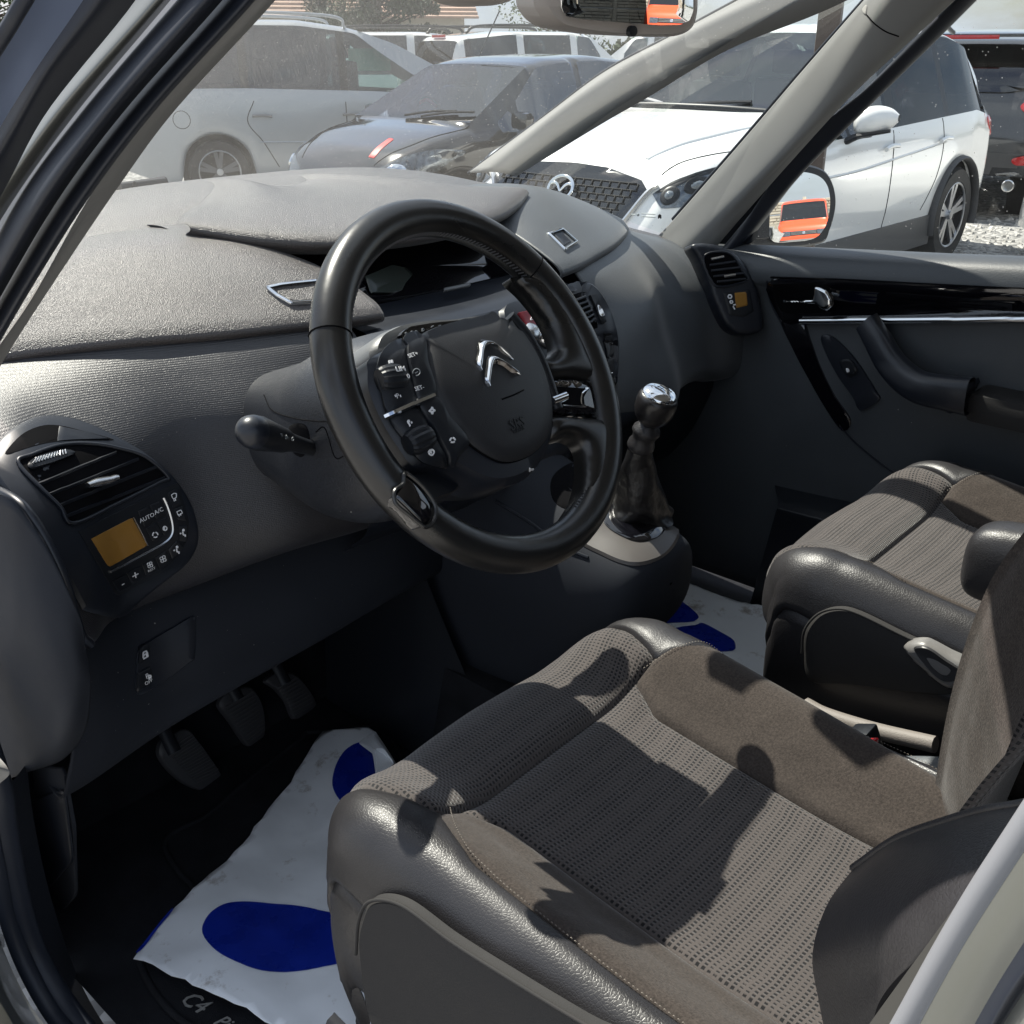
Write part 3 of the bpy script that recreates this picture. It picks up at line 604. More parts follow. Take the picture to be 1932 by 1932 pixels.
# column shroud
def sup(cx, y, hw, z0, z1, n=28, e=3.2):
    zc, hh = (z0+z1)/2, (z1-z0)/2; r = []
    for k in range(n):
        a = 2*math.pi*k/n; c, s_ = math.cos(a), math.sin(a); r.append((cx+hw*math.copysign(abs(c)**(2/e), c), y+(.0), zc+hh*math.copysign(abs(s_)**(2/e), s_)))
    return r
sh = [sup(-.37, .034, .005, 1.158, 1.162), sup(-.37, .035, .05, 1.12, 1.20), sup(-.37, .04, .080, 1.09, 1.220), sup(-.37, .065, .096, 1.055, 1.228), sup(-.37, .11, .104, 1.03, 1.230), sup(-.37, .16, .105, 1.02, 1.222), sup(-.37, .20, .098, 1.02, 1.205), sup(-.37, .25, .082, 1.02, 1.18), sup(-.37, .33, .06, 1.02, 1.15)]
col = grid('steering_column_shroud', sh, m_shroud, dash, 60, 40, closed_u=True); bvS = bvh_of(col)
hugline('parting_line', bvS, [(498, 745), (515, 775), (560, 790), (600, 795), (622, 800), (650, 850)], .0008, m_void, dash, n=40)
hugline('parting_line', bvS, [(596, 815), (613, 808), (632, 862), (650, 860)], .0007, m_void, dash, n=30)
hug('stalk_slot', bvS, [(545, 805), (575, 800), (585, 830), (572, 862), (550, 850)], m_void, dash, off=.0006, n=24)
# warning light strip in a pale housing above the column
WT, WY = .569, .066; WC = A((-.3766, -.0038, 1.2024)); NW = A((math.sin(WY)*math.cos(WT), -math.cos(WY)*math.cos(WT), math.sin(WT))); XW = A((math.cos(WY), math.sin(WY), 0)); UW = -np.cross(XW, NW)
UW = UW if UW[2] > 0 else -UW
def wp(px, py, h=0.0): return UP(px, py, WC+NW*h, NW)
def wz(pts, h=0.0): return [wp(*p, h) for p in Z('4', *pts)]
sth = panel('warning_strip_housing', wz([(355, 800), (355, 750), (385, 700), (440, 668), (500, 645), (620, 625), (760, 618), (900, 600), (960, 620), (900, 700), (500, 800), (390, 830)], -.035), m_grey, dash, depth=.05, bevel=.006, bulge=.002, n=60)
panel('warning_strip', wz([(475, 705), (490, 680), (530, 658), (640, 640), (760, 628), (840, 622), (900, 625), (880, 650), (700, 660), (560, 690), (490, 720)], -.031), m_piano, sth, depth=.003, n=50, smooth_outl=False)
def wsym(polys, h, par, m=m_wht, r=.0005, k='4'):
    for pl in polys: tube('symbol', [wp(*p, h) for p in Z(k, *pl)], r, m, par, seg=5, n=max(6, 3*len(pl)))
wsym([circ(540, 688, 6, 8), [(558, 678), (558, 694)], circ(560, 686, 7, 6, -80, 80), [(590, 668), (590, 683)], circ(592, 675, 7, 6, -80, 80), circ(512, 692, 4, 6), [(632, 664), (645, 655)], [(668, 655), (680, 652)]], -.0275, sth, mat('symbol_grey', (.2, .22, .24), .6), .0005)
# ================================================================== steering wheel and stalks
whl = thing('steering_wheel', 'black leather steering wheel with a fixed hub and chrome double chevron badge', 'steering wheel', WC)
n = 120; P = [WC+.1722*(math.cos(2*math.pi*k/n)*XW+math.sin(2*math.pi*k/n)*UW) for k in range(n)]
V, F = tube('x', P, .0182, None, seg=20, closed=True, n=n, mk_=False)
mk('rim', V, F, m_rim, whl)
def wpanel(nm, pts, h, m, par, depth=.01, bulge=0, bevel=.003, **k): return panel(nm, wz(pts, h), m, par, depth=depth, bulge=bulge, bevel=bevel, normal=NW, **k)
def wplate(nm, pts, h, m, par, **k): return plate(nm, wz(pts, h), m, par, nn=NW, **k)
def th(px, py):
    p = wp(px, py)-WC; return math.atan2(np.dot(p, UW), np.dot(p, XW))
def rimpt(a, r, h): return WC+r*(math.cos(a)*XW+math.sin(a)*UW)+NW*h
def seam(a):
    q = [rimpt(a, .1722+.0185*math.cos(t), .0185*math.sin(t)) for t in np.linspace(-1.2, 4.3, 20)]
    tube('seam', q, .0007, m_void, whl, seg=5, n=20)
for p in Z('4', (150, 705)): seam(th(*p))
for p in Z('4', (1110, 388)): seam(th(*p))
# stitches along the inner side of the rim
def stitches(a0, a1, nm='stitching'):
    N_ = int(abs(a1-a0)*.158/.0045); V, F = [], []
    for i in range(N_):
        a = a0+(a1-a0)*(i+.5)/N_
        q0 = rimpt(a-.008, .1722-.0177, .0062); q1 = rimpt(a+.010, .1722-.0187, .0010); d = nrm(q1-q0); s = nrm(np.cross(d, NW))*.0005; u = nrm(np.cross(s, d))*.0005
        b = len(V); V += [q0+s, q0-s, q1-s, q1+s, q0+s-u*2, q0-s-u*2, q1-s-u*2, q1+s-u*2]; F += [(b, b+1, b+2, b+3), (b, b+4, b+5, b+1), (b+2, b+6, b+7, b+3), (b+1, b+5, b+6, b+2), (b, b+3, b+7, b+4)]
    o = mk(nm, V, F, mat('thread_grey', (.07, .07, .075), .8), whl, smooth=False); o['kind'] = 'stuff'
stitches(rad(15), rad(165)); stitches(rad(-75), rad(-12))
# spokes
sp = wplate('spoke', [(1050, 408), (1085, 398), (1130, 390), (1180, 392), (1240, 450), (1300, 545), (1360, 650), (1410, 760), (1468, 918), (1330, 905), (1208, 905), (1165, 850), (1175, 798), (1225, 796), (1262, 770), (1268, 735), (1240, 650), (1190, 565), (1120, 478)], .009, m_rim, whl, depth=.024, bulge=.004, bevel=.014, n=110)
sp['label'] = 'leather covered upper right spoke'
ps = wplate('spoke_trim', [(1205, 912), (1330, 912), (1472, 930), (1490, 1000), (1500, 1088), (1400, 1078), (1235, 1072), (1215, 1000)], .006, m_piano, whl, depth=.016, bevel=.003, smooth_outl=False, n=80)
wpanel('trim_opening', [(1225, 945), (1395, 958), (1372, 1000), (1378, 1048), (1240, 1042)], .0068, m_void, ps, .004, 0, .0005, smooth_outl=False, n=40)
tube('trim_edge', wz([(1375, 958), (1390, 960), (1362, 985), (1358, 1030), (1375, 1046), (1245, 1040)], .0072), .0012, m_chr, ps, seg=6, n=30)
tube('paddle_tip', wz([(1215, 1020), (1280, 995)], .010), .005, m_chr, ps, seg=10, n=6)
sp = wplate('spoke', [(1228, 1076), (1380, 1084), (1508, 1092), (1530, 1180), (1528, 1290), (1505, 1400), (1440, 1520), (1350, 1640), (1310, 1600), (1375, 1480), (1400, 1370), (1398, 1260), (1370, 1205), (1320, 1184), (1235, 1188)], .011, m_rim, whl, depth=.024, bulge=.004, bevel=.014, n=110)
sp['label'] = 'leather covered lower right spoke'
wpanel('spoke', [(480, 1330), (560, 1360), (700, 1330), (800, 1370), (760, 1450), (650, 1500), (640, 1580), (560, 1600), (460, 1500)], -.012, m_blk, whl, .012, 0, .004, n=50)
ins = wpanel('spoke_trim', [(492, 1395), (515, 1365), (560, 1400), (610, 1460), (650, 1530), (642, 1590), (605, 1618), (575, 1598), (512, 1535), (470, 1490), (468, 1455)], .0178, m_piano, whl, .016, .002, .003, n=60)
tube('trim_edge', wz([(500, 1375), (495, 1420), (456, 1452), (462, 1512), (525, 1568), (578, 1612), (610, 1628), (645, 1600), (655, 1530), (600, 1440), (520, 1370)], .0185), .0018, m_rim, ins, seg=6, n=60, closed=True)
# hub
hs = wpanel('hub_shell', [(360, 800), (480, 735), (560, 705), (700, 655), (900, 620), (960, 600), (1050, 650), (1130, 760), (1190, 880), (1235, 980), (1248, 1080), (1235, 1190), (1185, 1300), (1110, 1385), (1000, 1422), (900, 1412), (800, 1365), (700, 1325), (580, 1325), (500, 1230), (420, 1100), (360, 960), (352, 860)], .012, m_pls, whl, .045, .006, .008, n=90, rings=6)
wplate('hub_back', [(420, 900), (520, 780), (700, 700), (930, 690), (1090, 780), (1190, 950), (1225, 1120), (1180, 1290), (1050, 1400), (880, 1430), (700, 1390), (540, 1270), (440, 1090)], -.02, m_blk, whl, depth=.05, bevel=.006, n=80)
bvH = bvh_of(hs)
def hz(*p): return Z('4', *p)
pad = hug('airbag_cover', bvH, hz((583, 720), (640, 685), (760, 645), (900, 605), (965, 592), (1010, 625), (1080, 710), (1140, 810), (1180, 910), (1203, 1020), (1205, 1110), (1180, 1200), (1120, 1270), (1040, 1308), (960, 1312), (880, 1275), (800, 1215), (720, 1120), (660, 1020), (625, 930), (605, 830), (600, 760)), mat('airbag_grain', (.020, .021, .024), .48, spec=.5, bump=[('vor', 700, .5, .0006)]), whl, off=.006, depth=.004, n=100, bevel=.004, rings=6, bulge=.005)
q = huglist(bvH, hz((583, 720), (640, 685), (760, 645), (900, 605), (965, 592), (1010, 625), (1080, 710), (1140, 810), (1180, 910), (1203, 1020), (1205, 1110), (1180, 1200), (1120, 1270), (1040, 1308), (960, 1312), (880, 1275), (800, 1215), (720, 1120), (660, 1020), (625, 930), (605, 830), (600, 760)), 120, True, .001, True); tube('pad_gap', q, .0013, m_void, whl, seg=5, closed=True, n=len(q))
bvP = bvh_of(pad)
# double chevron badge
for o in ([(1085, 193), (1055, 205), (1040, 235), (1030, 330), (1018, 432), (1055, 507), (1072, 480), (1085, 400), (1100, 310), (1122, 262), (1160, 252), (1215, 280), (1350, 402), (1335, 360), (1285, 310), (1230, 268), (1150, 215)],
          [(1165, 345), (1140, 352), (1122, 390), (1110, 480), (1100, 590), (1132, 655), (1150, 610), (1168, 520), (1188, 445), (1212, 430), (1270, 445), (1345, 500), (1415, 548), (1408, 505), (1340, 450), (1270, 400), (1200, 355)]):
    O = lin(A([Z('e', p)[0] for p in o]), 80, True)
    # chevron strip: build between outer and inner edge
    nn_ = len(o); tip = 5
    outer = [o[0], o[1], o[2], o[3], o[4], o[5]]; V = []; 
    Lft = crs(A([o[5], o[4], o[3], o[2], o[1], o[0], o[-1], o[-2], o[-3], o[-4], o[-5]]), 40); Rgt = crs(A([o[5], o[6], o[7], o[8], o[9], o[10], o[11], o[12]]), 40)
    rowsC = []
    for t in np.linspace(0, 1, 7):
        r = []
        for a, b in zip(Lft, Rgt):
            p = a+(b-a)*t; px, py = Z('e', p)[0]; o_, d_ = uray(px, py); h = bvP.ray_cast(o_, d_); nn = h[1] if h[1].dot(d_) < 0 else -h[1]
            r.append(A(h[0]+nn*(.001+.0045*(1-abs(2*t-1)**1.5))))
        rowsC.append(r)
    grid('chevron_badge', rowsC, m_chr, pad, 60, 12)
hugline('crease', bvP, Z('4', (975, 1010), (1030, 990), (1080, 965)), .0008, m_void, pad, n=16)
ltext('SRS', '4', 1048, 1128, 60, -22, .0150, bvP, pad, mat('pad_emboss', (.012, .013, .015), .5), .0004, 'embossed_letters', .0004)
ltext('AIRBAG', '4', 1056, 1158, 60, -22, .0050, bvP, pad, mat('pad_emboss', (.02, .02, .02)), .0003, 'embossed_letters', .0003)
# button pods
def pod(o, h, nm='button_pad', m=m_blk, bu=.002): return hug(nm, bvH, hz(*o), m, whl, off=h, depth=.003, n=50, bevel=.002, bulge=bu)
p1 = pod([(500, 745), (530, 718), (565, 715), (590, 745), (600, 850), (640, 995), (560, 1035), (520, 900), (498, 810)], .008); p1['label'] = 'inner pad with the speed setting buttons'
p2 = pod([(380, 830), (430, 765), (495, 740), (500, 820), (522, 920), (552, 1040), (430, 1090), (390, 980), (368, 900)], .006); p2['label'] = 'outer pad with the limiter wheel'
p3 = pod([(645, 1010), (700, 1100), (795, 1215), (760, 1275), (715, 1318), (640, 1190), (560, 1045)], .008); p3['label'] = 'inner pad with the menu buttons'
p4 = pod([(430, 1100), (550, 1055), (620, 1170), (700, 1320), (640, 1320), (570, 1300), (500, 1210)], .006); p4['label'] = 'outer pad with the volume wheel'
for a, b in (((410, 1098), (520, 1048)), ((520, 1048), (620, 1006))): hugline('chrome_line', bvH, hz(a, b), .0028, m_chr, whl, off=.009, n=8)
bv1, bv2, bv3, bv4 = map(bvh_of, (p1, p2, p3, p4))
ltext('SET+', '4', 545, 797, 40, -14, .0055, bv1, p1, off=.0006); ltext('SET-', '4', 576, 957, 40, -12, .0055, bv1, p1, off=.0006); symb('4', [circ(562, 880, 17, 10, -200, 100), [(555, 885), (568, 878)]], bv1, p1, mat('symbol_grey'
 , (.2, .22, .24)), off=.0004)
symb('4', [[(430, 826), (433, 840)], [(440, 824), (444, 838)]], bv2, p2, r=.0012, off=.0008); ltext('P', '4', 470, 996, 40, -10, .0062, bv2, p2, off=.0006); symb('4', [[(456, 990), (461, 1000)], [(481, 990), (485, 1001)]], bv2, p2, r=.0006, off=.0008)
symb('4', [[(636, 1050), (640, 1062), (650, 1066), (640, 1071), (637, 1083), (632, 1071), (622, 1068), (632, 1061), (636, 1050)], arrows(734, 1208, 11)[0], arrows(734, 1208, 11)[1], arrows(734, 1208, 11)[2]], bv3, p3, r=.0009, off=.0008)
symb('4', [circ(632, 1266, 13, 12), circ(634, 1264, 6, 6, 90, 270), circ(522, 1118, 4, 6), [(518, 1122), (526, 1132), (530, 1142)], [(535, 1120), (538, 1128)]], bv4, p4, r=.0008, off=.0008)
for bv, p, c, r_, ln, dx, dy in ((bv2, p2, (448, 902), .0125, .03, 1, -.1), (bv4, p4, (582, 1203), .0125, .032, 1, -.45)):
    q = cpt('4', *c, bv, -.003); xd = dir_on('4', *c, 30*dx, 30*dy, bv)
    if q is None or xd is None: continue
    V, F = [], []; NS = 30; n_ = q[1]; yd = np.cross(n_, xd)
    for i, sx in enumerate(np.linspace(-.5, .5, 9)):
        e = 1-.25*(abs(sx)*2)**3
        for k in range(NS):
            a = 2*math.pi*k/NS; rr = r_*e*(1 if k % 2 else .93); V.append(q[0]+xd*sx*ln*.85+rr*(math.cos(a)*n_*.95+math.sin(a)*yd))
    for i in range(8):
        for k in range(NS): F.append((i*NS+k, i*NS+(k+1) % NS, (i+1)*NS+(k+1) % NS, (i+1)*NS+k))
    F += [tuple(range(NS))[::-1], tuple(8*NS+k for k in range(NS))]
    kn_ = mk('thumb_wheel', V, F, m_blk, whl, smooth=False)
    if c[0] == 448:
        yy = np.cross(n_, xd); text('lettering', 'LIM', q[0]+n_*.0127+xd*.004+yy*.003, xd, yy, .0066, m_wht, kn_); text('lettering', '0', q[0]+n_*.0120+xd*.010-yy*.004, xd, yy, .006, m_wht, kn_)
symb('4', [[(1105, 1342), (1105, 1358), (1110, 1350), (1120, 1352), (1124, 1344), (1112, 1346), (1105, 1342)]], bvH, hs, r=.0007, off=.0008)
# right edge button strip of the hub
for y0, y1 in ((700, 790), (800, 870), (880, 1040)):
    pass
tube('side_buttons', wz([(1010, 610), (1080, 690), (1145, 800), (1190, 910), (1222, 1010), (1240, 1060)], .006), .007, m_blk, whl, seg=10, n=40)
# stalks
st = thing('indicator_stalk', 'black light stalk with a rounded tip left of the steering wheel', 'stalk', U(575, 830, y=.13))
a = U(560, 838, y=.135); b = U(478, 815, y=.105); d = nrm(b-a)
lathe('stalk', [(.007, -.05), (.0085, .0), (.0095, .018), (.0125, .03), (.0145, .055), (.0165, .075), (.0158, .082)], a, d, m_blk, st, seg=28)
lathe('stalk_tip', [(.0158, .080), (.0158, .086), (.014, .093), (.0085, .099), (.003, .101)], a, d, m_pls, st, seg=28)
u_ = nrm(np.cross(d, NW)); vv = np.cross(u_, d); vv = vv if np.dot(vv, CAMP-a) > 0 else -vv
w0 = nrm(CAMP-a-d*np.dot(CAMP-a, d)); 
for k, s_ in enumerate(('00', 'D', 'O')):
    o_ = a+d*(.058-.012*k)+w0*.0146+A((0, 0, .0)); text('lettering', s_, o_+A((0, 0, .004)), -d if -d[0] > 0 else d, A((0, 0, 1.)), .006, mat('symbol_grey', (.2, .22, .24)), st)
st2 = thing('wiper_stalk', 'black wiper stalk right of the steering column, behind the wheel', 'stalk', (-.25, .16, 1.13))
lathe('stalk', [(.009, -.02), (.010, .0), (.0165, .012), (.0175, .05), (.0185, .062), (.012, .075), (.003, .078)], A((-.25, .165, 1.135)), nrm((1, -.3, .05)), m_blk, st2, seg=24)
# ================================================================== gear lever, console
con = thing('centre_console', 'dark rounded console under the dash carrying the gear lever and cup holder', 'console', (.02, .2, .6))
def ring_xz(cx, y, hw, z0, z1, e=2.6): return sup(cx, y, hw, z0, z1, 32, e)
cs = [ring_xz(.01, .006, .003, .82, .823), ring_xz(.01, .007, .03, .79, .850), ring_xz(.01, .013, .062, .765, .866), ring_xz(.01, .028, .085, .735, .876), ring_xz(.01, .06, .098, .70, .886), ring_xz(.01, .11, .106, .64, .90), ring_xz(.01, .18, .110, .56, .925), ring_xz(.01, .30, .114, .46, .965), ring_xz(.01, .45, .118, .43, 1.0)]
cob = grid('console_shell', cs, m_pl, con, 60, 50, closed_u=True); bvO = bvh_of(cob)
# tunnel side down to the floor
grid('tunnel_side', [[(-.135, .60, .80), (-.135, .42, .80), (-.13, .36, .78)], [(-.14, .60, .62), (-.14, .40, .62), (-.125, .30, .66)], [(-.15, .60, .44), (-.15, .36, .44), (-.12, .20, .48)]], m_blk, con, 16, 16)
tr = hug('console_trim_ring', bvO, [(1080, 1010), (1140, 1050), (1195, 1068), (1245, 1055), (1278, 1020), (1284, 970), (1262, 925), (1225, 900), (1150, 900), (1090, 940)], mat('satin_trim_brown', (.085, .078, .074), .4, spec=.5), con, off=.004, n=60, bevel=.004)
bvT = bvh_of(tr)
hug('gaiter_ring', bvT, [(1140, 988), (1165, 1008), (1205, 1022), (1243, 1012), (1262, 985), (1260, 950), (1235, 920), (1195, 915), (1150, 940), (1136, 965)], m_piano, con, off=.003, n=50, bevel=.002)
hug('cup_recess', bvO, [(1040, 905), (1060, 882), (1090, 870), (1115, 880), (1120, 920), (1100, 955), (1065, 960), (1042, 940)], m_void, con, off=.001, n=40)
c = cpt('0', 1103, 915, bvO, .0)
lathe('cup_insert', [(.030, -.03), (.032, .008), (.030, .012), (.026, .008), (.024, -.02)], c[0]-A((0, 0, .01)), (0, -.2, 1), m_sat, con)
hugline('console_edge', bvO, [(935, 945), (1000, 985), (1060, 1030), (1110, 1052)], .0022, m_pls, con, off=.001, n=30)
gl = thing('gear_lever', 'gear lever with a chrome topped ball knob and wrinkled leather gaiter', 'gear lever', U(1205, 985, z=.885))
kc = A((.012, .045, 1.085)); kc = U(1238, 762, x=.012); base = U(1203, 972, z=.885)
ax = nrm(kc-U(1210, 835, x=.012))
ax = nrm(ax*A((1, 1, 1))+A((0, -.05, .2)))
R_ = .0275
kn2 = lathe('knob', [(.010, -.031), (.016, -.028), (.0225, -.021), (.0268, -.010), (R_, .0), (.0268, .008), (.0235, .0155)], kc, ax, mat('knob_leather', (.015, .014, .015), .28, spec=.6, bump=[('vor', 600, .4, .0005)]), gl, seg=40, auto=80)
kcap = lathe('knob_cap', [(.0240, .0145), (.0232, .0175), (.0180, .0210), (.011, .0230), (.003, .0237)], kc, ax, m_chr, gl, seg=40, auto=80)
bvN = bvh_of(kcap); mk_g = mat('engraved_dark', (.03, .03, .035), .3)
ccx, ccy = kc+ax*.0215, 0
xg = nrm(np.cross(A((0, 1., 0)), ax)); yg = np.cross(ax, xg)
for x in (-.006, 0, .006): tube('shift_pattern', [kc+ax*.0234+xg*x+yg*-.007, kc+ax*.0238+xg*x+yg*.007], .0005, mk_g, kcap, seg=5, n=4)
tube('shift_pattern', [kc+ax*.0236+xg*-.006, kc+ax*.0236+xg*.006], .0005, mk_g, kcap, seg=5, n=4)
for s_, x, y in (('1', -.008, .010), ('3', 0, .0105), ('5', .008, .010), ('2', -.008, -.010), ('4', 0, -.0105), ('6', .008, -.010)): text('lettering', s_, kc+ax*.0226+xg*x+yg*y, xg, yg, .0045, mk_g, kcap, ext=.0004)
nk = kc-ax*.028
lathe('lever_collar', [(.011, .0), (.013, -.006), (.0185, -.011), (.0195, -.016), (.0165, -.021), (.0155, -.028), (.0185, -.034), (.0190, -.040), (.016, -.046)], nk, ax, m_lea, gl, seg=28, auto=80)
g0 = nk-ax*.044
rowsg = []
for i, t in enumerate(np.linspace(0, 1, 13)):
    cpt_ = g0+(base-g0)*t; r0 = .0165+(.050-.0165)*t**.95; r = []
    for k in range(26):
        a = 2*math.pi*k/26; wr = 1+.07*math.sin(3*a+5*t)*min(1, 2*t)+.10*math.sin(5*a-9*t)*t*t+.03*math.sin(17*t+2*a)
        zz = .010*math.sin(2*a+8*t)*t*(1-t)*2-.012*math.sin(math.pi*t)
        r.append(cpt_+A((r0*wr*math.cos(a), r0*wr*math.sin(a), zz)))
    rowsg.append(r)
grid('gaiter', rowsg, mat('gaiter_leather', (.009, .009, .010), .34, spec=.6, bump=[('vor', 420, .35, .001), (G, 45, .6, .006)]), gl, 80, 60, closed_u=True)
# ================================================================== pedals
def pedal(nm, lab, outl, y, ribs, arm):
    t = thing(nm, lab, 'pedal', U(*outl[0], y=y))
    O = [U(*p, y=y+dy) for p, dy in outl_d(outl)]
    o = panel('pad', O, mat('pedal_rubber', (.06, .06, .064), .55), t, depth=.012, bulge=.002, bevel=.003, n=50)
    bv = bvh_of(o)
    for a, b in ribs: hugline('rib', bv, [a, b], .0013, mat('worn_rubber', (.07, .07, .072), .5), t, off=.0005, n=8)
    tube('arm', [arm[0], (A(arm[0])+A(arm[1]))/2+A((0, .02, 0)), arm[1]], .011, m_blk, t, seg=8, n=12, flat=.6)
def outl_d(o):
    ys = [p[1] for p in o]; mn, mx = min(ys), max(ys)
    return [(p, .03*(1-(p[1]-mn)/(mx-mn))) for p in o]
def rb(a0, a1, b0, b1, n): return [((a0[0]+(a1[0]-a0[0])*t, a0[1]+(a1[1]-a0[1])*t), (b0[0]+(b1[0]-b0[0])*t, b0[1]+(b1[1]-b0[1])*t)) for t in np.linspace(.06, .94, n)]
pedal('clutch_pedal', 'leftmost of the three pedals, a worn ribbed rubber pad', Z('6', (775, 600), (810, 545), (905, 505), (960, 560), (1020, 640), (1075, 730), (1060, 770), (1000, 803), (920, 780), (850, 730), (790, 660)), .565, rb(Z('6', (790, 600))[0], Z('6', (960, 770))[0], Z('6', (915, 515))[0], Z('6', (1070, 720))[0], 16), (U(330, 1420, y=.56), (-.46, .70, .75)))
pedal('brake_pedal', 'middle pedal, a ribbed rubber brake pad', Z('6', (1065, 385), (1120, 320), (1205, 300), (1250, 340), (1280, 420), (1283, 530), (1250, 570), (1215, 592), (1180, 560), (1120, 470)), .60, rb(Z('6', (1080, 385))[0], Z('6', (1210, 580))[0], Z('6', (1215, 310))[0], Z('6', (1283, 520))[0], 12), (U(450, 1320, y=.60), (-.33, .75, .78)))
pedal('accelerator_pedal', 'rightmost pedal, a narrow ribbed accelerator', Z('6', (1290, 270), (1350, 230), (1420, 235), (1480, 290), (1530, 370), (1515, 410), (1440, 455), (1415, 430), (1390, 370), (1340, 310)), .60, rb(Z('6', (1330, 300))[0], Z('6', (1430, 440))[0], Z('6', (1420, 245))[0], Z('6', (1525, 390))[0], 10), (U(540, 1290, y=.60), (-.23, .75, .76)))
# ================================================================== seats
UX = [(0, 0, 0), (.25, .062, .000), (.45, .112, .002), (.6, .150, .016), (.72, .182, .036), (.84, .212, .050), (.92, .236, .046), (1.0, .254, .022), (1.08, .263, -.02), (1.2, .266, -.07), (1.35, .262, -.13), (1.5, .25, -.19)]
def ux(u):
    a = abs(u); t = [q[0] for q in UX]; i = min(max(np.searchsorted(t, a)-1, 0), len(UX)-2)
    s = (a-t[i])/(t[i+1]-t[i]); g = lambda k: np.array(UX[min(max(k, 0), len(UX)-1)][1:])
    p0, p1, p2, p3 = (g(i-1) if i > 0 else g(0)*2-g(1)*A((1, 0))-g(1)*A((0, -1))*0), g(i), g(i+1), g(i+2)
    if i == 0: p0 = g(1)*A((-1, 1))
    v = .5*((2*p1)+(-p0+p2)*s+(2*p0-5*p1+4*p2-p3)*s*s+(-p0+3*p1-3*p2+p3)*s**3)
    return math.copysign(v[0], u), v[1]
CV = A([(0, .025, .64), (.05, .05, .70), (.11, .055, .745), (.17, .035, .785), (.23, -.005, .806), (.30, -.06, .806), (.34, -.093, .798), (.40, -.14, .793), (.55, -.25, .780), (.75, -.37, .768), (1.0, -.53, .765)])
CVS = crs(CV, 300)
def cv(v): return A([np.interp(v, CVS[:, 0], CVS[:, 1]), np.interp(v, CVS[:, 0], CVS[:, 2])])
def cushion_pt(u, v):
    x, dz = ux(u); y, z = cv(v); t = cv(min(1, v+.01))-cv(max(0, v-.01)); t = t/np.linalg.norm(t); nn = A([-t[1], t[0]]); nn = nn if nn[1] > -.3 and (nn[1] > 0 or nn[0] > 0) else -nn
    b = min(1, .12+max(0, v-.06)/.34) ; fr = max(0, 1-v/.30)
    au = abs(u)
    if u > 0: x *= 1-.07*min(1, max(0, v-.3)*2.2)*min(1, u)
    back = .055*min(1, au)**3.2*min(1, fr*2.0)+.02*fr*min(au, 1.5)
    xx = x*(1-.07*fr**1.5)
    if au <= 1.0 or dz > 0: D = dz*b; return A([xx, y-back+nn[0]*D*.6, z+D*(1 if nn[1] > .3 else .4)-.01*fr*au**3])
    return A([xx*(1-.0*fr), y-back, z+dz*(1-.0)-.01*fr])
def seat_patch(nm, f, u0, u1, v0, v1, m, par, nu=30, nv=40, puff=.004, w=.010, X0=(0, 0, 0), sx=1):
    "f(u,v) surface; u0,u1 may be functions of v"
    U0 = u0 if callable(u0) else (lambda v: u0); U1 = u1 if callable(u1) else (lambda v: u1)
    G_ = np.zeros((nv, nu, 3))
    for j in range(nv):
        v = v0+(v1-v0)*j/(nv-1)
        for i in range(nu): G_[j, i] = f(U0(v)+(U1(v)-U0(v))*i/(nu-1), v)
    du = np.linalg.norm(np.diff(G_, axis=1), axis=2); dv = np.linalg.norm(np.diff(G_, axis=0), axis=2)
    cu = np.concatenate([np.zeros((nv, 1)), np.cumsum(du, 1)], 1); cvv = np.concatenate([np.zeros((1, nu)), np.cumsum(dv, 0)], 0)
    d = np.minimum(np.minimum(cu, cu[:, -1:]-cu), np.minimum(cvv, cvv[-1:, :]-cvv))
    Nn = np.cross(np.gradient(G_, axis=1), np.gradient(G_, axis=0)); Nn /= np.linalg.norm(Nn, axis=2)[:, :, None]+1e-9
    if Nn[nv//2, nu//2, 2] < -.2: Nn = -Nn
    mid = Nn[nv//2, nu//2]; ctr = A([0, -.25, .6]); 
    if np.dot(mid, G_[nv//2, nu//2]-ctr) < 0: Nn = -Nn
    h = puff*np.clip(d/w, 0, 1)**.5-.003*(d < 1e-6)
    Vv = G_+Nn*h[:, :, None]; Vv[:, :, 0] *= sx; Vv = Vv+A(X0)
    F = [(a, a+1, a+nu+1, a+nu) for j in range(nv-1) for a in range(j*nu, j*nu+nu-1)]
    if np.dot(np.cross(Vv[nv//2, nu//2+1]-Vv[nv//2, nu//2], Vv[nv//2+1, nu//2]-Vv[nv//2, nu//2]), Nn[nv//2, nu//2]*A([sx, 1, 1])) < 0: F = [q[::-1] for q in F]
    sgn = cu-cu.mean(axis=1)[:, None]
    uv = np.stack([G_[:, :, 0]*.6+ sgn*.4, cvv], -1).reshape(-1, 2)
    return mk(nm, Vv.reshape(-1, 3), F, m, par, uv=uv)
